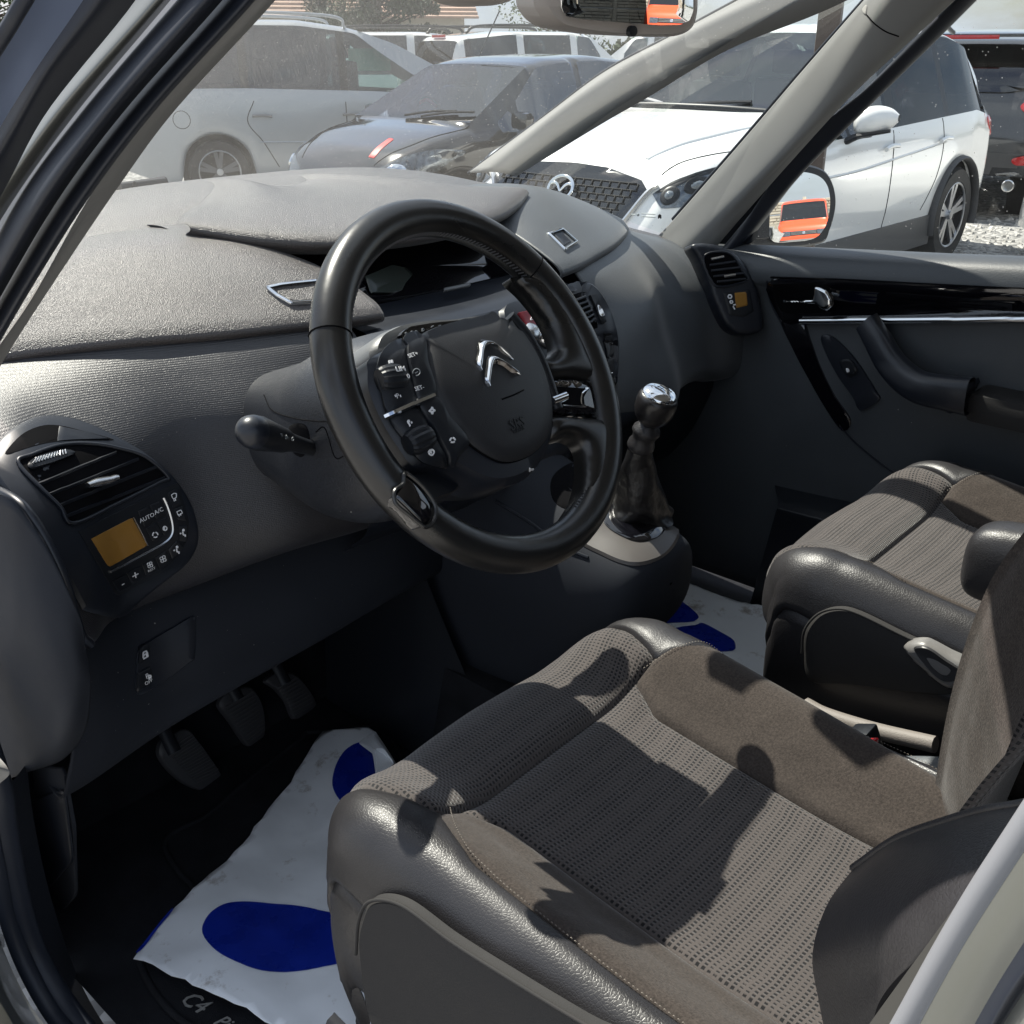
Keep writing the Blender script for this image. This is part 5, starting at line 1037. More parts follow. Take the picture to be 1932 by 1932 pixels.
band('centre_pillar', m_body, [[(1820, 2050, -.851), (1872, 1965, -.851), (1930, 1875, -.851), (2000, 1780, -.851), (2080, 1680, -.851)], [(1900, 2080, -.86), (1950, 2000, -.86), (2010, 1930, -.86), (2080, 1840, -.86), (2150, 1760, -.86)]])
# outer front door frame patch and sill paint at the lower left
band('outer_sill', m_body, [[(-60, 1560, -.80), (-20, 1700, -.80), (10, 1800, -.80), (60, 1900, -.80), (120, 1975, -.80), (190, 2060, -.80)], [(-90, 1560, -.83), (-60, 1700, -.83), (-30, 1800, -.84), (10, 1900, -.85), (60, 1990, -.85), (120, 2080, -.85)], [(-120, 1560, -.84), (-120, 1750, -.87), (-100, 1850, -.89), (-60, 1950, -.90), (-10, 2040, -.90), (40, 2120, -.90)]])
band('painted_frame', m_trimg, [[(0, 1430, -.80), (14, 1448, -.80), (17, 1462, -.80), (0, 1478, -.80)], [(-50, 1400, -.805), (-10, 1440, -.81), (-10, 1462, -.81), (-40, 1490, -.81)]])
# windscreen and quarter glass
grid('windscreen', [[(-.68, .82, 1.20), (-.35, 1.06, 1.222), (0, 1.13, 1.226), (.35, 1.06, 1.222), (.68, .82, 1.20)], [(-.63, .42, 1.42), (-.33, .60, 1.45), (0, .65, 1.46), (.33, .60, 1.45), (.63, .42, 1.42)], [(-.575, .0, 1.615), (-.3, .0, 1.655), (0, .0, 1.67), (.3, .0, 1.655), (.575, .0, 1.615)]], m_ws, bd, 30, 20)
m_qg = glass('quarter_glass', (.92, .97, .96), dust=.03, fleck=.3)
qg = mk('quarter_glass', [(.69, .83, 1.22), (.728, .40, 1.13), (.645, .03, 1.59), (.585, .10, 1.61)], [(0, 1, 2, 3)], m_qg, bd, smooth=False)
# glass print near the lower corner of the quarter glass
bvQ = bvh_of(qg); m_pr = mat('glass_print', (.55, .6, .6), .6)

for a, b in (((905, 858), (935, 862)), ((975, 852), (1070, 858)), ((975, 872), (1070, 878))): hugline('glass_print', bvQ, Z('c', a, b), .0012, m_pr, bd, n=6)
hug('glass_print', bvQ, Z('c', *circ(952, 862, 10, 10)[:-1]), m_pr, bd, off=.0008, depth=.0004, n=14)
for dy in (0, 12): hugline('glass_print', bvQ, Z('c', (1092, 880+dy-8), (1102, 868+dy-8), (1112, 882+dy-8)), .0016, mat('print_black', (.02, .02, .02), .6), bd, n=8, smooth_=False)
# cowl, bonnet outside
box('cowl', (0, 1.17, 1.16), (1.3, .10, .08), m_blk, bd, bev=.02)
grid('bonnet', [[(x, 1.20, 1.14-.06*x*x) for x in (-.72, -.35, 0, .35, .72)], [(x, 1.55, 1.06-.08*x*x) for x in (-.74, -.35, 0, .35, .74)], [(x, 1.85-.1*x*x, .92-.1*x*x) for x in (-.72, -.35, 0, .35, .72)], [(x, 1.98-.2*x*x, .72) for x in (-.66, -.35, 0, .35, .66)], [(x, 1.98-.2*x*x, .35) for x in (-.66, -.35, 0, .35, .66)]], m_body, bd, 30, 30, thick=.01)
wp_ = thing('wiper', 'black wiper parked at the left foot of the windscreen', 'wiper', U(275, 352, y=1.14))
tube('wiper_arm', [U(225, 357, y=1.19), U(262, 352, y=1.19), U(312, 344, y=1.19)], .012, m_blk, wp_, seg=8, n=12); tube('wiper_arm', [U(255, 350, y=1.17), U(312, 343, y=1.17)], .008, m_blk, wp_, seg=8, n=6)
# ================================================================== passenger door
dr = thing('passenger_door', 'closed dark passenger door with gloss black panel, chrome strip and curved pull handle', 'door', (.72, -.1, .6))
YS = (.52, .42, .30, .15, -.05, -.3, -.6, -.9)
def drow(x, zf, dxs=None): return [(x+(dxs[i] if dxs else 0), y, zf(y)) for i, y in enumerate(YS)]
bl = lambda y: 1.172-.075*(y+.05) if y > -.3 else 1.19
db = grid('door_card', [drow(.745, lambda y: bl(y)-.004), drow(.728, lambda y: bl(y)+.006), drow(.705, lambda y: bl(y)+.006), drow(.680, lambda y: bl(y)-.004), drow(.668, lambda y: bl(y)-.025), drow(.668, lambda y: bl(y)-.045), drow(.678, lambda y: bl(y)-.06), drow(.690, lambda y: bl(y)-.10), drow(.690, lambda y: bl(y)-.25), drow(.695, lambda y: bl(y)-.4), drow(.70, lambda y: .60), drow(.71, lambda y: .45)], m_soft, dr, 60, 70, thick=.004)
bvDR = bvh_of(db)
gt = hug('gloss_panel', bvDR, [(1447, 540), (1452, 528), (1470, 524), (1600, 528), (1750, 536), (1932, 545), (2050, 548), (2050, 600), (1932, 601), (1700, 604), (1515, 607), (1545, 690), (1590, 780), (1640, 840), (1668, 868), (1640, 850), (1585, 790), (1530, 700), (1480, 615), (1460, 575)], m_piano, dr, off=.004, depth=.006, n=120, rings=2, bevel=.002) if False else None
gt = hug('gloss_panel', bvDR, [(1447, 545), (1450, 530), (1465, 524), (1600, 528), (1750, 536), (1932, 545), (2050, 548), (2050, 598), (1932, 601), (1700, 604), (1515, 607), (1490, 612), (1476, 606), (1458, 572)], m_piano, dr, off=.005, depth=.006, n=110, rings=5, bevel=.002, smooth_outl=False)
gt['label'] = 'piano black trim panel around the inner door handle'
arc = [(1478, 608), (1518, 608), (1540, 660), (1570, 730), (1600, 780), (1625, 812), (1645, 800+20), (1630, 838), (1590, 808), (1550, 750), (1510, 680)]
V = [(1476, 606), (1516, 606), (1530, 640), (1548, 690), (1575, 745), (1606, 792), (1590, 812), (1556, 765), (1522, 705), (1496, 655)]
hug('door_arc', bvDR, V, m_piano, dr, off=.004, depth=.004, n=50, rings=3)
hugline('panel_edge', bvDR, [(1447, 530), (1455, 570), (1480, 620), (1520, 700), (1570, 780), (1610, 830), (1660, 872), (1700, 900)], .0022, m_pls, dr, off=.001, n=50)
hugline('panel_edge', bvDR, [(1455, 523), (1600, 528), (1750, 536), (1932, 545), (2040, 548)], .002, m_void, dr, off=.002, n=50)
hugline('chrome_strip', bvDR, [(1515, 604), (1650, 602), (1800, 600), (1932, 597), (2040, 595)], .0062, m_chr, dr, off=.010, n=50, seg=10)
hr = hug('handle_recess', bvDR, [(1461, 540), (1470, 533), (1550, 533), (1570, 545), (1569, 575), (1555, 589), (1490, 590), (1470, 575)], m_void, dr, off=.0065, depth=.002, n=40)
c = lambda x, y, dx: U(x, y, x=.69-dx)
plate('inner_handle', [c(*p, .036) for p in Z('5', (1075, 150), (1095, 150), (1125, 165), (1145, 200), (1145, 230), (1125, 248), (1100, 240), (1080, 222), (945, 213), (948, 205), (1068, 203), (1072, 180))], m_chr, dr, depth=.010, bulge=.001, bevel=.004, step=.003, smooth_outl=False, n=90)
sw = hug('window_switch_panel', bvDR, Z('5', (1115, 345), (1150, 350), (1200, 390), (1260, 460), (1330, 570), (1345, 610), (1270, 650), (1240, 600), (1170, 500), (1125, 410), (1110, 370)), m_pls, dr, off=.006, n=60)
bvSW = bvh_of(sw); hug('window_switch', bvSW, Z('5', (1185, 455), (1225, 445), (1255, 490), (1215, 510)), m_blk, sw, off=.006, n=20); hug('symbol', bvSW, Z('5', (1212, 480), (1222, 480), (1227, 492), (1217, 496)), m_wht, sw, off=.0075, depth=.0005, n=10)
# pull handle: thick curved band
ph = [U(1635, 606, x=.655), U(1655, 640, x=.64), U(1685, 690, x=.625), U(1730, 728, x=.615), U(1790, 742, x=.61), U(1830, 748, x=.61)]
pr_ = []
for p, w_ in zip(ph, (.016, .016, .016, .018, .022, .024)): pr_.append((p, w_))
P_ = crs(A(ph), 40); T_, N_, B_ = frame_of(P_); rows = []
for i in range(40):
    r = []; w_ = .019+.012*i/39
    for k in range(16):
        a = 2*math.pi*k/16; e = 3; cx = math.copysign(abs(math.cos(a))**(2/e), math.cos(a)); cz = math.copysign(abs(math.sin(a))**(2/e), math.sin(a)); r.append(P_[i]+A((cx*.022, 0, 0))+(A((0, -.55, -.3))*0+nrm(np.cross(T_[i], (1, 0, 0))))*cz*w_)
    rows.append(r)
grid('pull_handle', rows, m_pls, dr, 32, 60, closed_u=True)
plate('armrest_end', [U(*p, x=.605) for p in [(1690, 718), (1760, 733), (1826, 724), (1829, 734), (1803, 778), (1789, 783), (1760, 765), (1718, 744)]], m_pls, dr, depth=.05, bevel=.008, smooth_outl=False)
box('door_armrest', U(1830, 742, x=.66)+A((0, -.32, -.012)), (.085, .62, .05), m_side, dr, bev=.012)
grid('door_pocket', [[(.69, .20, .70), (.69, -.2, .72), (.69, -.8, .72)], [(.63, .16, .69), (.62, -.2, .71), (.62, -.8, .71)], [(.62, .16, .66), (.61, -.2, .66), (.61, -.8, .66)], [(.64, .2, .45), (.63, -.2, .45), (.63, -.8, .45)]], m_blk, dr, 30, 20)
dg_ = mk('door_glass', [(.742, .40, bl(.4)), (.742, -.85, 1.18), (.665, -.72, 1.60), (.655, .0, 1.585)], [(0, 1, 2, 3)], m_sg, dr, smooth=False)
panel('sail_panel', [U(1330, 462, x=.715), U(1372, 432, x=.712), U(1440, 362, x=.70), U(1490, 318, x=.693), U(1500, 312, x=.692), U(1445, 385, x=.705), U(1428, 415, x=.71), U(1416, 462, x=.715)], m_pl, dr, depth=.02, smooth_outl=False, n=50, bevel=.003)
# ================================================================== mirrors
dm = thing('door_mirror', 'black passenger door mirror outside the quarter window, reflecting a red van', 'mirror', U(1500, 400, x=.92))
MZ = lambda *p: [(966+a*.5, b*.5) for a, b in p]
mout = MZ((880, 905), (905, 800), (1000, 640), (1060, 618), (1120, 620), (1180, 640), (1212, 680), (1228, 740), (1225, 800), (1205, 870), (1170, 920), (1000, 940), (900, 930))
VANP = A((15.0, -33.0, 1.75)); mc = U(1515, 385, x=.93)
v1 = nrm(CAMP-mc); v2 = nrm(VANP-mc); nM = nrm(v1+v2)
panel('mirror_housing', [UP(*p, mc-nM*.006, nM) for p in mout], m_blk, dm, depth=.07, bulge=.0, bevel=.006, n=60, normal=nM)
mgl = MZ((978, 905), (970, 800), (985, 710), (1030, 655), (1090, 648), (1150, 660), (1185, 690), (1200, 740), (1198, 800), (1180, 860), (1140, 900), (1060, 912))
panel('mirror_glass', [UP(*p, mc, nM) for p in mgl], mat('mirror_silver', (.92, .93, .93), .0, metal=1), dm, depth=.003, bevel=.0005, n=60, normal=nM)
panel('mirror_bracket', [UP(*p, mc+nM*.01, nM) for p in MZ((893, 885), (918, 800), (968, 740), (975, 800), (972, 900), (900, 905))], m_blk, dm, depth=.05, bevel=.002, n=30, smooth_outl=False, normal=nM)
im = thing('rear_view_mirror', 'grey framed interior mirror at the top of the windscreen', 'mirror', U(1172, 20, y=.11))
mi = U(1172, 10, y=.10); v1 = nrm(CAMP-mi); v2 = nrm(A((13.2, -33., 1.2))-mi); nI = nrm(v1+v2)
io = Z('b', (1040, -200), (1040, 0), (1065, 70), (1110, 120), (1180, 155), (1350, 185), (1550, 200), (1760, 205), (1860, 190), (1920, 150), (1945, 80), (1950, 0), (1945, -150), (1800, -230), (1200, -260))
panel('mirror_frame', [UP(*p, mi-nI*.003, nI) for p in io], mat('mirror_frame_grey', (.46, .42, .39), .5, bump=[(G, 500, .2, .0003)]), im, depth=.045, bevel=.010, n=80, normal=nI, rings=3)
ig = Z('b', (1163, -160), (1165, 0), (1168, 50), (1195, 90), (1260, 105), (1500, 125), (1710, 140), (1830, 138), (1880, 110), (1897, 60), (1898, -100), (1850, -180), (1250, -190))
panel('mirror_glass', [UP(*p, mi+nI*.001, nI) for p in ig], MATS['mirror_silver'], im, depth=.003, bevel=.0006, n=80, normal=nI, smooth_outl=False)
c = UP(*Z('b', (1556, 172))[0], mi+nI*.0, nI); lathe('adjust_button', [(.006, -.004), (.0058, .003), (.002, .0034)], c, nI, m_blk, im, seg=16)
tube('mirror_stem', [mi-nI*.04, A((0.02, .17, 1.575)), A((0.02, .20, 1.60))], .010, m_blk, im, seg=8)
rs = thing('rain_sensor', 'small dark sensor housing at the top edge of the windscreen', 'sensor', U(925, -5, y=.2))
o_ = Z('b', (620, -80), (640, 0), (700, 22), (780, 32), (860, 22), (930, -5), (960, -80)); panel('sensor_cover', [U(*p, y=.26) for p in o_], MATS['mirror_frame_grey'], rs, depth=.05, bulge=.01, bevel=.01, n=40)
# open driver door at the far left edge: blue-grey window frame
od = thing('driver_door', 'open driver door edge with grey frame and glass at the upper left corner', 'door', U(60, 100, x=-.95))
dbl = mat('door_inner_paint', (.16, .20, .30), .4)
grid('window_frame', PL([[(-150, 320, -.86), (-20, 112, -.84), (20, 48, -.835), (48, 0, -.83), (145, -160, -.81)], [(-120, 350, -.84), (0, 160, -.825), (60, 66, -.82), (100, 0, -.815), (200, -160, -.80)], [(-100, 410, -.83), (0, 240, -.815), (75, 120, -.81), (157, 0, -.80), (255, -160, -.785)]]), dbl, od, 30, 12)
tube('frame_seal', [U(-120, 270, x=-.845), U(-22, 112, x=-.842), U(18, 48, x=-.838), U(46, 0, x=-.834), U(143, -160, x=-.815)], .0035, m_rub, od, seg=8, n=30)
grid('frame_seal', PL([[(-100, 408, -.825), (0, 238, -.81), (75, 118, -.805), (156, 0, -.795), (254, -160, -.78)], [(-100, 460, -.83), (0, 300, -.81), (90, 150, -.80), (205, 0, -.785), (300, -160, -.77)], [(-100, 520, -.81), (0, 372, -.79), (88, 212, -.77), (256, 0, -.75), (350, -160, -.74)]]), m_rub, od, 30, 12)
# ================================================================== the yard outside
def groundmat():
    m = bpy.data.materials.new('gravel_grey'); m.use_nodes = True; t = m.node_tree; N, L = t.nodes, t.links; p = N['Principled BSDF']
    tc = N.new('ShaderNodeTexCoord'); v = N.new('ShaderNodeTexVoronoi'); v.inputs['Scale'].default_value = 22; L.new(tc.outputs['Object'], v.inputs['Vector'])
    s = N.new('ShaderNodeSeparateColor'); L.new(v.outputs['Color'], s.inputs[0]); r = N.new('ShaderNodeValToRGB'); r.color_ramp.elements[0].color = (.16, .16, .155, 1); r.color_ramp.elements[1].color = (.52, .51, .49, 1); L.new(s.outputs[0], r.inputs[0])
    n = N.new('ShaderNodeTexNoise'); n.inputs['Scale'].default_value = .8; n.inputs['Detail'].default_value = 6; L.new(tc.outputs['Object'], n.inputs['Vector'])
    q = N.new('ShaderNodeMapRange'); q.inputs[1].default_value = .3; q.inputs[2].default_value = .7; q.inputs[3].default_value = .75; q.inputs[4].default_value = 1.1; L.new(n.outputs['Fac'], q.inputs[0])
    k = N.new('ShaderNodeVectorMath'); k.operation = 'SCALE'; L.new(r.outputs[0], k.inputs[0]); L.new(q.outputs[0], k.inputs['Scale']); L.new(k.outputs[0], p.inputs['Base Color'])
    b = N.new('ShaderNodeBump'); b.inputs['Distance'].default_value = .03; b.inputs['Strength'].default_value = 1; L.new(v.outputs['Distance'], b.inputs['Height']); b.invert = True; L.new(b.outputs[0], p.inputs['Normal']); p.inputs['Roughness'].default_value = .9
    return m
m_grav = groundmat()
g_ = mk('ground', [(-400, -400, 0), (400, -400, 0), (400, 400, 0), (-400, 400, 0)], [(0, 1, 2, 3)], m_grav, smooth=False); tag(g_, kind='structure')
# loose stones on the gravel beside the white car, one mass
random.seed(5); V, F = [], []
for i in range(5200):
    x = random.uniform(6.5, 17); y = random.uniform(-1.5, 2.6); s = random.uniform(.008, .026); a = random.uniform(0, 6.28)
    b = len(V); ca, sa = math.cos(a), math.sin(a)
    for dx, dy, dz in ((-1, -.7, -.3), (1, -.5, -.3), (.8, .9, -.3), (-.7, .8, -.3), (-.5, -.3, .7), (.5, -.2, .8), (.3, .5, .6)):
        V.append((x+s*(dx*ca-dy*sa), y+s*(dx*sa+dy*ca), s*(dz+.3)*.8))
    F += [(b, b+1, b+5, b+4), (b+1, b+2, b+6, b+5), (b+2, b+3, b+6), (b+3, b, b+4), (b+3, b+4, b+6), (b+4, b+5, b+6)]
st_ = mk('gravel', V, F, mat('gravel_stone', (.42, .41, .39), .85, var=(3, .4)), smooth=False); tag(st_, kind='stuff')
m_tire = mat('tyre_rubber', (.012, .012, .013), .75, bump=[(G, 60, .3, .004)]); m_rimA = mat('alloy', (.55, .56, .58), .3, metal=.9); m_arch = mat('arch_liner', (.006, .006, .006), .9)
m_gl = glass('car_glass', (.42, .58, .56), floor=.22); m_glt = glass('car_glass_tint', (.10, .12, .13), floor=.12); m_glc = glass('car_glass_clear', (.62, .76, .72), floor=.10)
m_lamp = glass('lamp_lens', (.8, .85, .88)); m_lampin = mat('lamp_reflector', (.13, .145, .16), .12, metal=.6, coat=1, var=(30, .5)); m_red = mat('lamp_red', (.42, .01, .012), .12, coat=1)
m_clad = mat('cladding_grey', (.055, .056, .058), .6, bump=[(G, 200, .2, .001)]); m_int = mat('interior_dark', (.02, .02, .022), .8); m_plate = mat('plate_white', (.72, .73, .72), .4)
def build_car(nm, label, cat, spec, paint, org, head, glassm=None, group=None, clad=None, seatm=None, nst=110):
    """spec keys: L, W, wb_f/wb_r (axle x), R wheel radius, top [(x,z)], belt [(x,z)], bot z, wid [(x,halfwidth factor)], gh (x0,x1 windscreen foot, roof front, roof rear, rear foot), rail inset"""
    L, Wd = spec['L'], spec['W']/2; R = spec['R']; ff, fr = spec['axf'], spec['axr']
    xs = np.unique(np.concatenate([np.linspace(-L/2, L/2, nst), [L/2-.02, L/2-.05, -L/2+.02, -L/2+.05]]))
    ip = lambda tb, x: np.interp(x, [t[0] for t in tb], [t[1] for t in tb])
    sm = lambda tb, x: np.mean([ip(tb, x+d) for d in (-.06, -.03, 0, .03, .06)])
    wf, rf, rr, bf = spec['gh']     # windscreen foot, roof front, roof rear, rear window foot   (x decreasing)
    ins = spec.get('inset', .16); Ra = R+.055; rows = []
    for x in xs:
        z0 = ip(spec['bot'], x); arch = 0
        for ax_ in (ff, fr):
            if abs(x-ax_) < Ra: arch = max(arch, R+math.sqrt(Ra*Ra-(x-ax_)**2))
        zb = max(z0, arch); w = Wd*ip(spec['wid'], x); zt = sm(spec['top'], x); belt = min(ip(spec['belt'], x), zt-.015)
        zb = min(zb, belt-.08); zm = max(zb+.04, min(.62, belt-.1))
        g = 1 if rr < x < rf else max(0, (wf-x)/(wf-rf)) if x >= rf else max(0, (x-bf)/(rr-bf)); g = min(1, g)
        rise = zt-belt; rail_z = belt+rise*(.90*g if g > 0 else .35); wt = w*(.93-.0*g)-ins*g*.9
        rows.append([(x, w*.95, zb), (x, w*.985, zb+(zm-zb)*.4), (x, w, zm), (x, w*.985, belt-.07 if belt-.07 > zm else (belt+zm)/2), (x, w*.955, belt), (x, wt, rail_z), (x, wt*.92, belt+rise*(.97 if g > 0 else .7)), (x, wt*.55, belt+rise*(.995 if g > 0 else .93)), (x, 0, zt)])
    K = 9; n = len(xs); V = []
    hd = nrm([head[0], head[1], 0]); sd = A((-hd[1], hd[0], 0)); org = A(org, float)
    def Wp(p): return org+hd*p[0]+sd*p[1]+A((0, 0, p[2]))
    for r in rows:
        full = [(a, b, c) for a, b, c in r]+[(a, -b, c) for a, b, c in r[-2::-1]]
        V += [Wp(p) for p in full]
    M_ = 2*K-1; body, ws, rw, sg, pf = [], [], [], [], []
    pil = spec.get('pil', [])
    for i in range(n-1):
        xm = (xs[i]+xs[i+1])/2
        for j in range(M_-1):
            f = (i*M_+j, i*M_+j+1, (i+1)*M_+j+1, (i+1)*M_+j); jj = j if j < K-1 else M_-2-j
            if jj == 4 and bf+.25 < xm < wf-.30 and not any(abs(xm-p) < w_ for p, w_ in pil): sg.append(f)
            elif jj == 4 and spec.get('blackpil') and bf+.25 < xm < wf-.30: pf.append(f)
            elif jj >= 6 and rf+.04 < xm < wf-.02: ws.append(f)
            elif jj >= 6 and bf+.05 < xm < rr-.04: rw.append(f)
            else: body.append(f)
    body += [tuple(range(M_))[::-1], tuple((n-1)*M_+k for k in range(M_))]
    t = thing(nm, label, cat, org, group)
    def sub(name, fs, m, thick=0, so=0):
        idx = sorted({i for f in fs for i in f}); mp_ = {a: b for b, a in enumerate(idx)}
        o = mk(name, [V[i] for i in idx], [tuple(mp_[i] for i in f) for f in fs], m, t); return o
    bo = sub('body', body, paint); gm = glassm or m_gl
    so = bo.modifiers.new('s', 'SUBSURF'); so.levels = so.render_levels = 1; so.boundary_smooth = 'PRESERVE_CORNERS'
    sub('windscreen', ws, gm); sub('rear_window', rw, spec.get('rg', gm)); 
    if pf: sub('window_pillar', pf, m_blk)
    lft = [f for f in sg if (f[0] % M_) < K-1]; rgt = [f for f in sg if (f[0] % M_) >= K-1]
    for q in (lft, rgt):
        qf = [f for f in q if (xs[f[0]//M_]+xs[f[2]//M_])/2 > -.02]; qr = [f for f in q if f not in qf]
        if qf: sub('side_window', qf, gm)
        if qr: sub('side_window', qr, spec.get('rg', gm))
    # pillars hold; interior
    b0, b1 = bf+.3, wf-.35; zb_ = ip(spec['belt'], 0)-.03
    c0 = Wp(((b0+b1)/2, 0, zb_-.35)); Rm = cols(hd, sd, (0, 0, 1.))
    box('interior', c0, (b1-b0+.5, Wd*1.7, .1), m_int, t, R=Rm)
    for sx in (.15, -.75):
        for sy in (.36, -.36):
            box('seat', Wp((sx-.1+(wf-1.0)*.3, sy, zb_)), (.14, .46, .62), seatm or m_int, t, R=Rm, bev=.05); box('headrest', Wp((sx-.13+(wf-1.0)*.3, sy, zb_+.42)), (.09, .24, .17), seatm or m_int, t, R=Rm, bev=.04)
    box('dashboard', Wp((wf-.32, 0, zb_-.12)), (.55, Wd*1.7, .18), m_int, t, R=Rm, bev=.04)
    # wheels
    for ax_ in (ff, fr):
        for s in (1, -1):
            c = Wp((ax_, s*(Wd-.11), R)); a = sd*s
            tw = .11
            w = lathe('wheel', [(R*.66, -tw), (R*.94, -tw), (R, -tw*.75), (R, tw*.75), (R*.95, tw), (R*.70, tw), (R*.68, tw*.8), (R*.66, .03)], c, a, m_tire, t, seg=40, caps=False)
            lathe('rim', [(R*.66, tw*.9), (R*.69, tw*.98), (R*.69, tw*.4), (R*.62, tw*.3), (R*.62, .0), (.002, .0)], c, a, m_arch if spec.get('darkrim') else mat('rim_shadow', (.05, .05, .055), .5), w, seg=36, caps=False)
            u_ = hd; v_ = A((0, 0, 1.))
            for k in range(spec.get('spokes', 5)):
                th_ = 2*math.pi*k/spec.get('spokes', 5)+.3; d_ = u_*math.cos(th_)+v_*math.sin(th_); p_ = np.cross(d_, a)
                for tw_ in (-.16, .16):
                    dd = nrm(d_+p_*tw_); pp = np.cross(dd, a); q0 = c+a*(tw*.72)+dd*R*.10; q1 = c+a*(tw*.86)+dd*R*.66
                    VV = [q0-pp*.018, q0+pp*.018, q1+pp*.020, q1-pp*.020]; VV += [v-a*.02 for v in VV]
                    mk('spoke', VV, [(0, 1, 2, 3), (0, 3, 7, 4), (1, 5, 6, 2), (3, 2, 6, 7)], m_rimA if not spec.get('darkrim') else mat('rim_dull', (.12, .12, .125), .5), w, smooth=False)
            ringp = [c+a*tw*.9+(u_*math.cos(q)+v_*math.sin(q))*R*.675 for q in np.linspace(0, 2*math.pi, 33)[:-1]]
            tube('rim_lip', ringp, .010, m_rimA, w, seg=6, closed=True, n=32)
            lathe('hub_cap', [(.035, tw*.70), (.033, tw*.9), (.005, tw*.92)], c, a, m_rimA, w, seg=16)
            lathe('wheel_well', [(Ra*1.02, -.30), (Ra*1.02, .02), (Ra*.2, -.22), (.01, -.22)], Wp((ax_, s*(Wd-.10), R)), a, m_arch, t, seg=28, caps=False)
            if clad:
                pts = [Wp((ax_+math.cos(q)*(Ra+.012), s*(Wd*ip(spec['wid'], ax_)*.985+.006), R+math.sin(q)*(Ra+.012))) for q in np.linspace(-.25, math.pi+.25, 28)]
                tube('arch_cladding', pts, .038, clad, t, seg=8, n=40, flat=.45)
    if clad:
        for s in (1, -1):
            zz = ip(spec['bot'], 0); box('sill_cladding', Wp(((ff+fr)/2, s*(Wd*.965), zz+.07)), (ff-fr-2*Ra+.05, .05, .22), clad, t, R=Rm, bev=.015)
    return t, Wp, bvh_of(bo), bo, Rm, (hd, sd)
def localray(Wp, axes, frm):
    "casts a local (lateral, height) or (length, height) position onto the body from 'front','rear','left','right'"
    hd, sd = axes
    def f(a, b):
        if frm in ('front', 'rear'):
            s = 1 if frm == 'front' else -1; o = Wp((s*6, a, b)); d = -hd*s
        elif frm == 'top': o = Wp((a, b, 4)); d = A((0, 0, -1.))
        else:
            s = 1 if frm == 'left' else -1; o = Wp((a, s*4, b)); d = -sd*s
        return Vector(o), Vector(d)
    return f
# ---------------- white crossover
p_white = mat('paint_white', (.80, .80, .78), .22, spec=.5, coat=1)
suv = dict(blackpil=True, L=4.54, W=1.84, R=.350, axf=1.36, axr=-1.34, inset=.20,
           top=[(-2.27, .62), (-2.24, .80), (-2.20, 1.00), (-2.10, 1.12), (-1.95, 1.36), (-1.75, 1.56), (-1.3, 1.64), (-.6, 1.67), (0, 1.665), (.10, 1.63), (.45, 1.48), (.98, 1.175), (1.25, 1.13), (1.8, 1.045), (2.05, .97), (2.16, .88), (2.22, .74), (2.27, .56)],
           belt=[(-2.27, 1.00), (-1.6, 1.09), (0, 1.03), (1.0, .99), (1.5, .95), (2.0, .88), (2.2, .75), (2.27, .55)],
           bot=[(-2.27, .42), (-2.0, .34), (-1.7, .22), (1.75, .22), (2.1, .24), (2.27, .32)], wid=[(-2.27, .80), (-2.2, .87), (-2.0, .95), (-1.5, 1.0), (1.3, 1.0), (1.8, .965), (2.05, .90), (2.18, .82), (2.27, .68)],
           gh=(.98, .12, -1.75, -2.12), pil=[(-.12, .06), (-1.02, .05), (.50, .035)], rg=m_glt)
nose = A((3.62, 3.16)); hA = A((-1.0, .02)); hA /= np.linalg.norm(hA)
oA = nose-hA*2.27
mz, Wm, bM, bodyM, RM, axM = build_car('parked_car', 'white crossover facing us right of the windscreen pillar, round winged badge on its grille', 'car', suv, p_white, (oA[0], oA[1], -.02), hA, glassm=m_gl, clad=m_clad, group='cars parked in the yard')
fr = localray(Wm, axM, 'front')
gr = hug('grille', bM, [(-.50, .86), (-.25, .905), (0, .915), (.25, .905), (.50, .86), (.58, .80), (.42, .60), (.30, .50), (0, .46), (-.30, .50), (-.42, .60), (-.58, .80)], m_piano, mz, off=.008, depth=.01, ray=fr, n=60, smooth_outl=False)
bG = bvh_of(gr)
GV, GF = [], []
for k in range(11):
    z = .845-.034*k; w = .53-.028*k
    P_ = [bG.ray_cast(*fr(x, z)) for x in np.linspace(-w, w, 24)]; P_ = [A(h[0])+axM[0]*.006 for h in P_ if h[0] is not None]
    if len(P_) > 3: v_, f_ = tube('x', P_, .0042, None, seg=5, n=len(P_), mk_=False); b = len(GV); GV += v_; GF += [tuple(b+i for i in q) for q in f_]
    for j in range(-9, 10):
        x = j*.062+(.031 if k % 2 else 0)
        if abs(x) > w-.02: continue
        h0, h1 = bG.ray_cast(*fr(x, z)), bG.ray_cast(*fr(x, z-.034))
        if h0[0] is None or h1[0] is None: continue
        v_, f_ = tube('x', [A(h0[0])+axM[0]*.006, A(h1[0])+axM[0]*.006], .0042, None, seg=5, n=2, mk_=False); b = len(GV); GV += v_; GF += [tuple(b+i for i in q) for q in f_]
tag(mk('grille_mesh', GV, GF, mat('grille_grey', (.012, .013, .015), .65, spec=.2), gr), kind='stuff')
